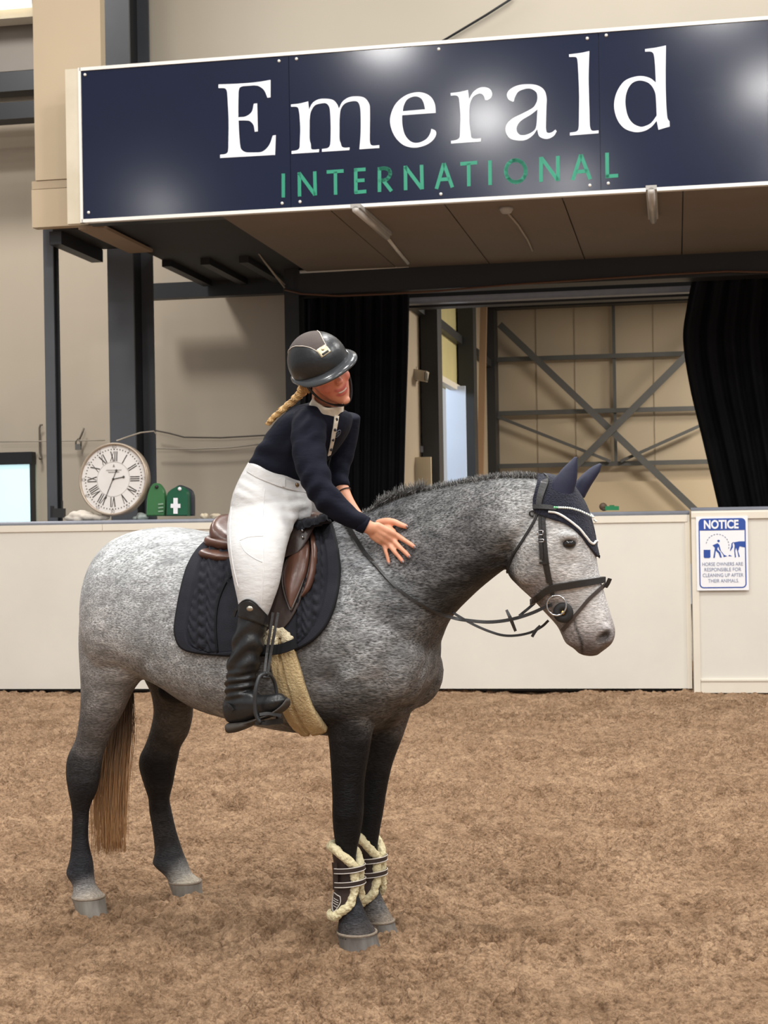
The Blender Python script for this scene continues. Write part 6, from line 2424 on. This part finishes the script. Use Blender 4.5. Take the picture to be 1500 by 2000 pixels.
O, I = [], []
ys = np.linspace(0.72, 2.7, 40)
for y in ys:
    h_ = half_w(y)
    O.append([strip_pt(x, y, 1.012) for x in np.linspace(-h_, h_, 21)])
    I.append([strip_pt(x, y, 0.99) for x in np.linspace(-h_, h_, 21)])
grid_shell(O, I, mat('brown_suede_panel', rgb(80, 70, 66), 0.85, 0.08, 30, 0.15, 200), 'centre_panel', HM)
for sg in (-1, 1):
    v, f = tube([strip_pt(sg * half_w(y), y, 1.014) for y in ys], 0.0016, 6)
    obj('panel_trim', v, f, mat('pale_trim', rgb(200, 192, 180), 0.35, 0.1, 30), HM, True)
O = [[strip_pt(x, y, 1.022) for x in np.linspace(-0.021, 0.021, 9)] for y in np.linspace(0.50, 0.80, 9)]
I = [[strip_pt(x, y, 0.99) for x in np.linspace(-0.021, 0.021, 9)] for y in np.linspace(0.50, 0.80, 9)]
bdg = grid_shell(O, I, mat('pale_gold_plate', rgb(204, 192, 162), 0.3, 0.1, 30, metal=0.4), 'badge', HM)
O = [[strip_pt(x, y, 1.026) for x in np.linspace(-0.014, 0.014, 6)] for y in np.linspace(0.535, 0.60, 4)]
I = [[strip_pt(x, y, 1.0) for x in np.linspace(-0.014, 0.014, 6)] for y in np.linspace(0.535, 0.60, 4)]
grid_shell(O, I, M_RUBBER, 'vent', bdg)
v, f = ellipsoid(strip_pt(0, 0.70, 1.024), 0.006, 10, 6)
obj('boss', v, f, mat('pale_gold_plate', rgb(204, 192, 162)), bdg, True)
# chin strap
for sg in (-1, 1):
    pts = [hl3(0.080 * sg, 0.0, 0.0), hl3(0.078 * sg, 0.012, -0.04), hl3(0.066 * sg, 0.028, -0.08), hl3(0.044 * sg, 0.048, -0.112), hl3(0.018 * sg, 0.066, -0.130), hl3(0, 0.070, -0.134)]
    nn_ = [HS * sg, HS * sg, HS * sg * 0.9 - HUP * 0.4, HS * sg * 0.6 - HUP * 0.8, -HUP, -HUP]
    ribbon('chin_strap', pts, nn_, [0.026, 0.024, 0.020, 0.016, 0.016, 0.016], 0.004, mat('black_webbing', rgb(26, 25, 26), 0.7, 0.1, 40), HM, 5)

# ---- blond hair: bun at the nape and a plait down the back
M_HAIR = mat('blond_hair', rgb(214, 178, 122), 0.45, 0.2, 60, dark=rgb(160, 122, 74))
lines, rad = [], []
rs = random.Random(9)
pl = cat_rom([(594, 757), (588, 768), (578, 778), (562, 792), (545, 806), (532, 818), (524, 828)], 5)
for k in range(260):
    ph = rs.uniform(0, 2 * math.pi)
    rr_ = math.sqrt(rs.random())
    ln = []
    for i, (x, y) in enumerate(pl):
        s_ = i / (len(pl) - 1)
        w_ = 0.022 * (1 - 0.45 * s_) * (1 + 0.10 * math.sin(i * 1.5))
        tw = ph + 1.2 * math.sin(i * 0.8)
        c = P(x, y, 5.60 + 0.05 * s_)
        ln.append(c + Vector((math.cos(tw) * w_ * rr_, math.sin(tw) * w_ * rr_ * 0.7, math.sin(tw) * w_ * rr_ * 0.6)))
    lines.append(ln)
    rad.append(rs.uniform(0.0010, 0.0022))
for k in range(120):
    a = rs.uniform(-0.3, 1.0)
    p0 = hl3(-0.075 + rs.uniform(-.01, .02), -0.04 - 0.05 * rs.random(), 0.0)
    p1 = P(596 + rs.uniform(-8, 10), 762 + rs.uniform(-6, 8), 5.56)
    lines.append([p0, p0.lerp(p1, 0.5) + Vector((rs.uniform(-.008, .008), 0, rs.uniform(-.005, .005))), p1])
    rad.append(0.0014)
strands('hair', lines, rad, M_HAIR, RD)
# ================================================================== small things
# ---- clock on the barrier ledge
CKC = kp(222, 936, 0.16)
CKR = 72.0 * CKC.y / FPX
CK = thing('wall_clock', 'large round white clock with Roman numerals standing on the barrier ledge', 'clock', CKC - Vector((0, 0, CKR)))
cn = (-KN * 0.985 + KW * (-0.10) + Vector((0, 0, 0.10))).normalized()      # face direction
cu_ = (Vector((0, 0, 1)) - cn * cn.z).normalized()
cr = cu_.cross(cn).normalized()
if cr.dot(RIGHT) < 0:
    cr = -cr


def ck(x, y, h=0.0):
    """clock face coordinates in units of its radius"""
    return CKC + cr * (x * CKR) + cu_ * (y * CKR) + cn * h


def lathe_ck(prof, n=64):
    V, Fc = [], []
    for i in range(n):
        a = 2 * math.pi * i / n
        for r, h in prof:
            V.append(ck(r * math.cos(a), r * math.sin(a), h))
    k = len(prof)
    for i in range(n):
        i2 = (i + 1) % n
        for j in range(k - 1):
            Fc.append((i * k + j, i * k + j + 1, i2 * k + j + 1, i2 * k + j))
    return V, Fc


v, f = lathe_ck([(0.93, 0.0), (0.935, 0.022), (0.96, 0.03), (0.99, 0.024), (1.0, 0.0), (1.0, -0.06), (0.9, -0.075), (0.0, -0.075)])
fix_normals(obj('rim', v, f, mat('worn_champagne_metal', rgb(176, 160, 142), 0.35, 0.12, 8, metal=0.3), CK, True))
v, f = lathe_ck([(0.0, 0.004), (0.6, 0.004), (0.945, 0.004), (0.945, -0.03), (0.0, -0.03)])
fix_normals(obj('face', v, f, mat('clock_face', rgb(228, 224, 220), 0.5, 0.03, 5, dark=rgb(212, 206, 200)), CK))
M_INK = mat('clock_ink', rgb(70, 66, 62), 0.5, 0.1, 10)
M_INKL = mat('clock_ink_pale', rgb(150, 145, 140), 0.5, 0.1, 10)


def ckbar(mb_, a, b_, w, h=0.006):
    pa, pb = ck(*a, h), ck(*b_, h)
    mb_.bar(pa, pb, w * CKR, 0.002, cn)


OC = (-0.03, 0.0)
NUM = {12: 'XII', 1: 'I', 2: 'II', 3: 'III', 4: 'IV', 5: 'V', 6: 'VI', 7: 'VII', 8: 'VIII', 9: 'IX', 10: 'X', 11: 'XI'}
for hr, rom in NUM.items():
    a = math.pi / 2 - hr * math.pi / 6
    er = (math.cos(a), math.sin(a))
    et = (math.sin(a), -math.cos(a))
    mbn = MB()
    wd_ = {'I': 0.055, 'V': 0.11, 'X': 0.11}
    tot = sum(wd_[c] for c in rom)
    x = -tot / 2

    def pt(x_, r_):
        return (er[0] * r_ + et[0] * x_, er[1] * r_ + et[1] * x_)
    for c in rom:
        w_ = wd_[c]
        xm = x + w_ / 2
        if c == 'I':
            ckbar(mbn, pt(xm, 0.49), pt(xm, 0.76), 0.026)
        elif c == 'V':
            ckbar(mbn, pt(xm - 0.045, 0.76), pt(xm, 0.49), 0.028)
            ckbar(mbn, pt(xm + 0.045, 0.76), pt(xm, 0.49), 0.016)
        else:
            ckbar(mbn, pt(xm - 0.045, 0.76), pt(xm + 0.045, 0.49), 0.028)
            ckbar(mbn, pt(xm + 0.045, 0.76), pt(xm - 0.045, 0.49), 0.014)
        x += w_
    mbn.build('numeral', M_INK, CK)
tk = MB()
for k in range(60):
    a = 2 * math.pi * k / 60
    ckbar(tk, (0.80 * math.cos(a), 0.80 * math.sin(a)), (0.835 * math.cos(a), 0.835 * math.sin(a)), 0.022 if k % 5 else 0.035)
tk.build('minute_track', M_INK, CK)
v, f = tube([ck(0.475 * math.cos(a), 0.475 * math.sin(a), 0.006) for a in np.linspace(0, 2 * math.pi, 49)], 0.0012, 5, False)
obj('inner_circle', v, f, M_INKL, CK)


def text_mesh(s, name, size, place, m, parent, thick=0.001, align='CENTER', xs=1.0, bold=0.0):
    """place(x, y, z) -> world point; text laid out flat then placed"""
    cu = bpy.data.curves.new(name, 'FONT')
    cu.body = s
    cu.size = size
    cu.align_x = align
    cu.align_y = 'CENTER'
    cu.extrude = thick / 2
    cu.offset = bold
    cu.resolution_u = 4
    t = bpy.data.objects.new(name, cu)
    COL.objects.link(t)
    dg = bpy.context.evaluated_depsgraph_get()
    me = bpy.data.meshes.new_from_object(t.evaluated_get(dg))
    vs = [place(v_.co.x * xs, v_.co.y, v_.co.z) for v_ in me.vertices]
    fs = [tuple(p_.vertices) for p_ in me.polygons]
    bpy.data.objects.remove(t, do_unlink=True)
    return fix_normals(obj(name, vs, fs, m, parent))


# numbers 5..60 round the edge, small and pale
for k in range(1, 13):
    a = math.pi / 2 - k * math.pi / 6
    text_mesh(str(5 * k), 'minute_figure', 0.045, lambda x, y, z, a=a: ck(0.885 * math.cos(a), 0.885 * math.sin(a), 0.006) + cr * x + cu_ * y + cn * z, M_INKL, CK)
for (y_, w_, h_) in ((0.245, 0.42, 0.018), (0.19, 0.30, 0.014)):
    mbt = MB()
    n_ = 14
    for i in range(n_):
        x_ = -w_ / 2 + w_ * i / (n_ - 1)
        ckbar(mbt, (x_, y_ - h_ * (0.6 + 0.6 * ((i * 7) % 3) / 2)), (x_ + 0.006, y_ + h_ * (0.8 + 0.3 * ((i * 5) % 2))), 0.018)
    mbt.build('maker_line', M_INKL, CK)
mbt = MB()
ckbar(mbt, (-0.02, 0.33), (0.0, 0.40), 0.02)
ckbar(mbt, (0.0, 0.40), (0.02, 0.33), 0.02)
ckbar(mbt, (-0.02, 0.35), (0.03, 0.34), 0.012)
mbt.build('maker_mark', M_INKL, CK)
for (tip, tail, w_, bl, nm) in (((0.30, 0.055), (0, 0), 0.022, 0.055, 'hour_hand'), ((-0.205, -0.49), (0.085, 0.235), 0.020, 0.05, 'minute_hand')):
    hd_ = MB()
    ckbar(hd_, tail, tip, w_, 0.010)
    hd_.sphere(ck(*tip, 0.010), 0.011, 10, 6)
    if tail != (0, 0):
        hd_.sphere(ck(*tail, 0.010), 0.011, 10, 6)
    hd_.sphere(ck(0, 0, 0.012), 0.010, 10, 6)
    hd_.build(nm, M_INK, CK)

# ---- first-aid boxes
def kz(px, py, off):
    return kp(px, py, off)


def board_prism(name, outl, off, depth, m, parent, bevel=0.0):
    """upright prism with pixel-traced outline standing on the barrier ledge"""
    n_ = len(outl)
    F_ = [kp(x, y, off) for x, y in outl]
    Bk = [p + KN * depth for p in F_]
    c = sum(F_, Vector()) / n_
    F2 = [c + (p - c) * 0.94 - KN * 0.012 for p in F_]
    V = F_ + Bk + F2
    Fc = [tuple(range(2 * n_, 3 * n_)), tuple(range(n_, 2 * n_))[::-1]]
    for i in range(n_):
        j = (i + 1) % n_
        Fc += [(i, j, j + n_, i + n_), (i + 2 * n_, j + 2 * n_, j, i)]
    return fix_normals(obj(name, V, Fc, m, parent))


M_AID = mat('dark_green_plastic', rgb(22, 86, 60), 0.35, 0.08, 6)
M_AIDB = mat('black_plastic_wall_bracket', rgb(50, 52, 58), 0.4, 0.08, 6)
M_LGREEN = mat('mid_green_plastic', rgb(58, 112, 68), 0.35, 0.1, 5)
fa = thing('first_aid_kit', 'dark green first aid box with a white cross on the ledge', 'first aid kit', kp(348, 1010, 0.12))
ol = cat_rom([(325, 1008), (325, 985), (326, 966), (333, 957), (344, 951), (350, 950), (356, 952), (362, 957), (366, 964), (367, 985), (367, 1008)], 3)
board_prism('box', [tuple(q) for q in ol], 0.08, 0.10, M_AID, fa)
ol2 = cat_rom([(335, 1007.5), (335, 965), (340, 954), (350, 947.5), (360, 950), (372, 956), (378, 966), (379, 985), (379, 1007.5)], 3)
board_prism('bracket', [tuple(q) for q in ol2], 0.19, 0.04, M_AIDB, fa)
cx_, cy_ = 343, 989
mbx = MB()
for (hx, hy) in ((9.5, 4.0), (4.2, 15.5)):
    q = [kp(cx_ - hx, cy_ + hy - 1, 0.066), kp(cx_ + hx, cy_ + hy - 1, 0.066), kp(cx_ + hx, cy_ - hy - 1, 0.066), kp(cx_ - hx, cy_ - hy - 1, 0.066)]
    mbx.box8([*q, *[p - KN * (0.004 + 0.001 * (hx > 5)) for p in q]])
mbx.build('white_cross', M_WHITE, fa)
v, f = ellipsoid(kp(351, 955, 0.07), 0.018, 12, 8)
obj('hanging_hole', v, f, M_WHITE, fa, True)
fb2 = thing('plastic_case', 'mid green plastic case with a hole, between the clock and the first aid box', 'case', kp(305, 1010, 0.12))
ol = cat_rom([(286, 1008), (287, 975), (292, 955), (299, 945), (308, 944), (315, 950), (321, 962), (324, 985), (322, 1008)], 3)
board_prism('box', [tuple(q) for q in ol], 0.14, 0.06, M_LGREEN, fb2)
v, f = ellipsoid(kp(306, 951, 0.126), 0.017, 12, 8)
obj('hole', v, f, M_RUBBER, fb2, True)
mbx = MB()
for y in (985, 992, 999):
    a, b_ = kp(309, y, 0.122), kp(319, y - 1, 0.122)
    mbx.bar(a, b_, 0.012, 0.004, KN)
mbx.build('label_print', mat('faded_print', rgb(140, 170, 146), 0.5, 0.05, 10), fb2)


def crumple(name, label, cat_, px, py, wpx, hpx, off, m, seed, dpt=0.08):
    mb_ = MB()
    r_ = random.Random(seed)
    for k in range(9):
        s = r_.uniform(-1, 1)
        c = kp(px + s * wpx * 0.35, py + hpx * 0.5 - r_.uniform(0.25, 0.6) * hpx * (1 - abs(s) * 0.5), off + r_.uniform(0, 0.05))
        sc_ = 13.8 / FPX
        mb_.sphere(c, (wpx * sc_ * r_.uniform(.16, .3), dpt * 0.5, hpx * sc_ * r_.uniform(.18, .32)), 9, 6)
    o_ = remeshed(name, mb_, 0.008, 2, m, None)
    co_ = world_co(o_)
    n_ = vnormals(o_)
    co_ += n_ * (0.012 * (vnoise(co_[:, 0] * 28, co_[:, 2] * 28 + co_[:, 1] * 17, seed) - 0.5))[:, None]
    zmin = KZ - 0.003
    co_[:, 2] += zmin - co_[:, 2].min()
    lo = np.array((co_[:, 0].mean(), co_[:, 1].mean(), zmin))
    o_.data.vertices.foreach_set('co', (co_ - lo).ravel())
    o_.location = lo
    o_.data.update()
    return tag(o_, label, cat_)


crumple('crumpled_cloth', 'crumpled off-white cloth at the left of the clock', 'cloth', 168, 995, 86, 32, 0.14, mat('offwhite_cloth', rgb(206, 196, 182), 0.8, 0.06, 10), 4)
crumple('plastic_bag', 'small pale plastic bag between clock and green case', 'bag', 272, 1000, 30, 22, 0.16, mat('pale_bag', rgb(150, 158, 152), 0.4, 0.08, 12), 5)
crumple('paper_scraps', 'pale scrap of paper on the ledge beside the saddle', 'paper', 398, 1002, 22, 22, 0.14, mat('pale_paper', rgb(206, 190, 164), 0.8, 0.05, 12), 6)
crumple('glove', 'off-white glove lying on the ledge behind the saddle', 'glove', 424, 1004, 30, 16, 0.14, mat('offwhite_glove', rgb(196, 180, 156), 0.8, 0.05, 12), 8)

# two-way radio at the foot of the slim post
ra = thing('two_way_radio', 'small black two-way radio on the ledge by the slim post', 'radio', kp(114, 1010, 0.12))
def kbx(px0, px1, py0, py1, off, d, nm, m, par):
    q = [kp(px0, py1, off), kp(px1, py1, off), kp(px1, py0, off), kp(px0, py0, off)]
    return MB().box8([*q, *[p + KN * d for p in q]]).build(nm, m, par)


kbx(103, 124, 993, 1011, 0.12, 0.06, 'body', M_RUBBER, ra)
kbx(120, 122.5, 978, 993, 0.14, 0.012, 'antenna', M_RUBBER, ra)
kbx(98, 103, 988, 1011, 0.14, 0.04, 'clip', M_BLACKSTEEL, ra)

# green box and brown knob on the ledge, right
kb_ = thing('green_box', 'small green box on the ledge behind the horse ears', 'box', kp(1196, 996, 0.14))
kbx(1182, 1209, 988.5, 996.5, 0.14, 0.10, 'box', mat('bright_green_plastic', rgb(30, 120, 74), 0.4, 0.08, 8), kb_)
kbx(1190, 1200, 986.5, 988.8, 0.16, 0.05, 'lid', mat('mid_green_plastic', rgb(58, 112, 68)), kb_)
o = MB().sphere(kp(1178, 989.5, 0.18), (0.035, 0.03, 0.034), 14, 10).sphere(kp(1180, 994.5, 0.18), (0.028, 0.028, 0.016), 12, 8).build('brown_knob', mat('brown_wood_knob', rgb(84, 66, 48), 0.6, 0.1, 20), None, True, True)
tag(o, 'round brown knob beside the small green box', 'knob')

# window in the left wall
wn = thing('window_1', 'frosted pale blue window at the left edge', 'window', bpos(bw(20, 950, 17.5)[0], 17.5, 1.5))
del wn['category']
struct(wn)
bslab('frame', -80, 62, 884, 908, 17.45, 0.12, M_BLACKSTEEL, wn)
bslab('frame', 58.5, 63, 884, 1040, 17.46, 0.10, M_DARKSTEEL, wn)
bslab('pane', -80, 59, 907, 1040, 17.48, 0.05, mat('frosted_daylit_glass', rgb(206, 240, 244), 0.3, 0.03, 3, emit=0.62), wn)

# hook, padlock and cables on the left wall
hk = thing('wall_hook', 'long thin metal hook on the beige wall at the far left', 'hook', BP(81, 895, 17.55))
v, f = tube([BP(x, y, 17.54) for x, y in ((83, 830), (79, 830), (77, 836), (77.5, 860), (78, 884), (81, 893), (79, 896))], 0.012, 6)
obj('rod', v, f, mat('dull_metal', rgb(120, 110, 98), 0.5, 0.1, 10, metal=0.5), hk, True)
v, f = ellipsoid(BP(79, 895, 17.53), 0.022, 8, 6)
obj('knob', v, f, mat('dull_metal', rgb(120, 110, 98)), hk, True)
pd = thing('padlock', 'padlock hanging from a short chain on the beige wall', 'padlock', BP(153, 880, 17.5))
v, f = tube([BP(x, y, 17.52) for x, y in ((164, 836), (161, 845), (157, 854), (154, 861))], 0.012, 6)
obj('chain', v, f, mat('dull_metal', rgb(120, 110, 98)), pd, True)
v, f = tube([BP(x, y, 17.5) for x, y in ((148, 871), (148, 863), (153, 857), (158, 863), (158, 871))], 0.011, 6)
obj('shackle', v, f, mat('dull_metal', rgb(120, 110, 98)), pd, True)
MB().obox(BP(153, 873, 17.5), BW * 0.034, BN * 0.02, Vector((0, 0, 0.035))).build('body', mat('padlock_grey', rgb(122, 118, 112), 0.35, 0.1, 20, metal=0.4), pd)


def cable(label, pts, D, r, m):
    v_, f_ = tube([BP(x, y, d_) for (x, y), d_ in zip(pts, D if isinstance(D, (list, tuple)) else [D] * len(pts))], r, 6)
    o_ = obj('cable', v_, f_, m, None, True, True)
    return tag(o_, label, 'cable')


M_CAB = mat('cable_dark', rgb(84, 76, 66), 0.6, 0.1, 10)
M_CABP = mat('cable_pale', rgb(170, 158, 142), 0.6, 0.1, 10)
cable('thin dark cable hanging across the beige wall right of the column', [(304, 841), (330, 846), (360, 854), (430, 855), (520, 850), (560, 845)], 17.5, 0.010, M_CAB)
cable('lower thin cable across the beige wall right of the column', [(304, 876), (380, 877), (450, 874), (520, 866)], 17.5, 0.010, M_CABP)
cable('thin cable across the beige wall left of the column', [(0, 863), (60, 862), (140, 861), (205, 860)], 17.5, 0.008, M_CABP)
cable('pale bent wire rising behind the clock in front of the column', [(228, 861), (250, 853), (275, 845), (300, 842), (305, 848)], [13.75, 14.1, 14.5, 14.74, 14.74], 0.008, M_CABP)
cable('dark cable running up over the wall above the sign', [(858, 84), (900, 59), (950, 29), (1003, -5)], 15.40, 0.012, M_BLACKSTEEL)
cable('brown cable sagging below the dark gateway beam', [(556, 566), (590, 574), (660, 578), (760, 574), (860, 568), (1000, 556), (1150, 546), (1300, 536), (1420, 530), (1520, 532)], 16.38, 0.012, mat('brown_cable', rgb(96, 64, 44), 0.5, 0.1, 10))
cable('cable drooping from the soffit corner to the dark column', [(470, 452), (500, 490), (535, 535), (556, 562)], [15.0, 15.6, 16.2, 16.4], 0.010, M_CABP)
cable('second cable drooping beside the soffit corner', [(488, 470), (512, 505), (540, 540), (556, 556)], [15.0, 15.6, 16.2, 16.4], 0.008, M_CABP)
cable('white conduit along the back edge of the soffit', [(586, 531), (660, 527), (730, 523), (798, 519)], 16.42, 0.020, M_CREAM)

# fittings on the soffit
def on_soffit(px, py, dz=0.0):
    r = ray(px, py)
    return CAM + r * ((zs - 0.026 - dz - CAMH) / r.z)


for (a, b_, lab) in (((694, 409), (756, 463), 'left tube light on the brown soffit'), ((1272, 373), (1276, 431), 'right tube light on the brown soffit')):
    pa, pb = on_soffit(*a, 0.05), on_soffit(*b_, 0.05)
    if (pa - pb).length > 2.2:
        pb = pa + (pb - pa).normalized() * 2.2
    t = thing('tube_light', lab, 'light', (pa + pb) / 2)
    dd = (pb - pa)
    MB().obox((pa + pb) / 2 + Vector((0, 0, 0.03)), dd / 2, dd.normalized().cross(Vector((0, 0, 1))) * 0.045, Vector((0, 0, 0.018))).build('casing', mat('grey_light_casing', rgb(170, 166, 160), 0.4, 0.04, 8), t)
    v, f = tube([pa, pb], 0.03, 10)
    obj('tube', v, f, mat('unlit_tube', rgb(190, 184, 176), 0.3, 0.03, 8), t, True)
sd = on_soffit(989, 412, 0.03)
t = thing('smoke_detector', 'small smoke detector with a wire on the brown soffit', 'detector', sd)
v, f = tube([sd + Vector((0, 0, 0.03)), sd + Vector((0, 0, 0.01)), sd - Vector((0, 0, 0.02))], [0.06, 0.06, 0.04], 14)
obj('housing', v, f, mat('grey_light_casing', rgb(170, 166, 160)), t, True)
v, f = tube([on_soffit(x, y, 0.012) for x, y in ((990, 414), (1012, 440), (1030, 468), (1040, 490))], 0.010, 6)
obj('wire', v, f, M_CABP, t, True)
v, f = tube([on_soffit(x, y, 0.015) for x, y in ((757, 465), (775, 488), (797, 514))], 0.018, 6)
o = obj('conduit', v, f, M_CREAM, None, True, True)
tag(o, 'white conduit from the left tube light to the soffit back edge', 'conduit')

# ---- the notice on the gate
NTO = -0.083
NT = thing('notice_sign', 'blue and white notice plate about cleaning up, on the gate panel', 'sign', kp(1412, 1153, NTO))
c00, c10, c11, c01 = kp(1363, 1154, NTO), kp(1463, 1152, NTO), kp(1460, 1007, NTO), kp(1357.5, 1009, NTO)
cen = (c00 + c10 + c11 + c01) / 4
NW = ((c10 - c00).length + (c11 - c01).length) / 2
NH = ((c01 - c00).length + (c11 - c10).length) / 2
ntr = KW


def npnt(x, y, h=0.0):
    """x,y in 0..1500 / 0..1889 tracing units of the plate"""
    return cen + KW * ((x - 745) / 1150 * NW) + Vector((0, 0, 1)) * (-(y - 950) / 1650 * NH) - KN * h


def nbox(pts, h0, h1, nm, m, par):
    V = [npnt(x, y, h0) for x, y in pts] + [npnt(x, y, h1) for x, y in pts]
    n_ = len(pts)
    Fc = [tuple(range(n_)), tuple(range(n_, 2 * n_))[::-1]] + [(i, (i + 1) % n_, (i + 1) % n_ + n_, i + n_) for i in range(n_)]
    return fix_normals(obj(nm, V, Fc, m, par))


M_BLUE = mat('notice_blue', rgb(44, 78, 158), 0.4, 0.06, 8)
M_PLATE = mat('notice_white', rgb(240, 240, 242), 0.4, 0.01, 8)
nbox([(170, 1775), (1320, 1775), (1320, 130), (170, 130)], 0.0, 0.004, 'plate', M_PLATE, NT)


def rrect(x0, y0, x1, y1, r, n_=6):
    out = []
    for cx2, cy2, a0 in ((x1 - r, y0 + r, -90), (x1 - r, y1 - r, 0), (x0 + r, y1 - r, 90), (x0 + r, y0 + r, 180)):
        for k in range(n_ + 1):
            a = math.radians(a0 + 90 * k / n_)
            out.append((cx2 + r * math.cos(a), cy2 + r * math.sin(a)))
    return out


outer, inner_ = rrect(225, 175, 1270, 1725, 95), rrect(250, 200, 1245, 1700, 72)
V = [npnt(x, y, 0.0055) for x, y in outer] + [npnt(x, y, 0.0055) for x, y in inner_]
n_ = len(outer)
fix_normals(obj('border', V, [(i, (i + 1) % n_, (i + 1) % n_ + n_, i + n_) for i in range(n_)], M_BLUE, NT))
hdp = [q for q in rrect(226, 176, 1269, 640, 95) if q[1] < 430] + []
hdp = [(226, 440)] + [(x, y) for x, y in rrect(226, 176, 1269, 640, 95)[-7:]] + [(x, y) for x, y in rrect(226, 176, 1269, 640, 95)[:7]] + [(1269, 440)]
nbox(hdp, 0.004, 0.006, 'header', M_BLUE, NT)
SU = NW / 1150


def ntext(s, x, y, h, w, m, bold=0.0, nm='text'):
    t_ = text_mesh(s, nm, 1.0, lambda a, b_, z: Vector((a, b_, z)), m, NT, 0.0, bold=bold)
    o0 = np.array(origin(NT))
    c_ = world_co(t_)
    mn, mx_ = c_.min(0), c_.max(0)
    out_ = []
    for q in c_:
        fx, fy = (q[0] - mn[0]) / (mx_[0] - mn[0]), (q[1] - mn[1]) / (mx_[1] - mn[1])
        out_.append(npnt(x - w / 2 + fx * w, y + h / 2 - fy * h, 0.0068))
    set_world_co(t_, np.array([tuple(q) for q in out_]))
    return t_


ntext('NOTICE', 730, 308, 200, 770, M_PLATE, 0.035)
for s, x, y, w in (('HORSE OWNERS ARE', 745, 1190, 900), ('RESPONSIBLE FOR', 748, 1310, 815), ('CLEANING UP AFTER', 752, 1435, 900), ('THEIR ANIMALS.', 760, 1560, 680)):
    ntext(s, x, y, 78, w, mat('notice_grey_text', rgb(122, 132, 162), 0.5, 0.03, 8), 0.0)
nbox([(330, 870), (480, 870), (480, 1035), (455, 1052), (350, 1052), (330, 1035)], 0.004, 0.006, 'bin_picture', M_BLUE, NT)
nbox([(530, 770), (640, 725), (680, 760), (712, 890), (690, 892), (655, 800), (630, 860), (700, 930), (730, 1045), (695, 1048), (660, 950), (600, 890), (575, 1050), (540, 1052), (570, 900), (580, 825)], 0.004, 0.006, 'worker_picture', M_BLUE, NT)
nbox([(665 + 28 * math.cos(a), 676 + 26 * math.sin(a)) for a in np.linspace(0, 2 * math.pi, 15)[:-1]], 0.004, 0.006, 'worker_picture', M_BLUE, NT)
nbox([(690, 880), (700, 876), (785, 985), (850, 1015), (770, 1035), (765, 985)], 0.004, 0.0065, 'shovel_picture', M_BLUE, NT)
nbox([(880, 1000), (905, 988), (960, 1020), (885, 1018)], 0.004, 0.006, 'pile_picture', M_BLUE, NT)
nbox([(1015, 710), (1120, 690), (1245, 692), (1245, 828), (1130, 800), (1095, 905), (1130, 1030), (1105, 1045), (1075, 905), (1050, 830), (1030, 900), (1045, 1045), (1020, 1048), (1008, 890), (1020, 780), (1000, 715), (975, 740), (980, 820), (925, 905), (915, 890), (945, 800), (950, 735), (985, 705)], 0.004, 0.006, 'horse_picture', M_BLUE, NT)
for k, a0 in enumerate(np.linspace(168, -8, 13)):
    a, b_ = math.radians(a0), math.radians(a0 - 8)
    f_ = lambda q: (640 + 255 * math.cos(q), 780 - 255 * math.sin(q))
    p_, q_ = f_(a), f_(b_)
    d_ = Vector((q_[0] - p_[0], q_[1] - p_[1])).normalized() * 0
    nx_, ny_ = -(q_[1] - p_[1]), q_[0] - p_[0]
    l_ = math.hypot(nx_, ny_)
    nx_, ny_ = nx_ / l_ * 8, ny_ / l_ * 8
    nbox([(p_[0] + nx_, p_[1] + ny_), (q_[0] + nx_, q_[1] + ny_), (q_[0] - nx_, q_[1] - ny_), (p_[0] - nx_, p_[1] - ny_)], 0.004, 0.006, 'arc_dash', mat('notice_grey_text', rgb(122, 132, 162)), NT)

# ---- greenery outside the far doorway
lf = random.Random(4)
V, Fc = [], []
cz = bpos(WS - 2.4, 23.2, 0)
for k in range(2600):
    c = cz + BW * lf.gauss(0, 0.45) + BN * lf.gauss(0, 1.2) + Vector((0, 0, lf.uniform(0.1, 3.8)))
    a = Vector((lf.gauss(0, 1), lf.gauss(0, 1), lf.gauss(0, 1))).normalized() * 0.09
    b_ = a.cross(Vector((lf.gauss(0, 1), lf.gauss(0, 1), lf.gauss(0, 1)))).normalized() * 0.04
    i = len(V)
    V += [c - a, c + b_, c + a, c - b_]
    Fc.append((i, i + 1, i + 2, i + 3))
bush = thing('garden_bush', 'bright green bush outside the far doorway', 'bush', cz)
obj('foliage', V, Fc, mat('leaf_green', rgb(128, 168, 72), 0.5, 0.25, 6), bush)
v, f = tube([cz, cz + Vector((0.03, 0, 1.2)), cz + Vector((0, 0.05, 2.6))], [0.06, 0.05, 0.02], 8)
obj('stem', v, f, mat('bark', rgb(90, 70, 52), 0.9, 0.1, 10), bush)
lamp('daylight_at_door', tuple(bpos(WS - 2.4, 20.4, 3.6)), 1.6, 160, tuple(bpos(WS, 21.5, 1.8)), col=(0.85, 0.93, 1.0))
finish_floor()
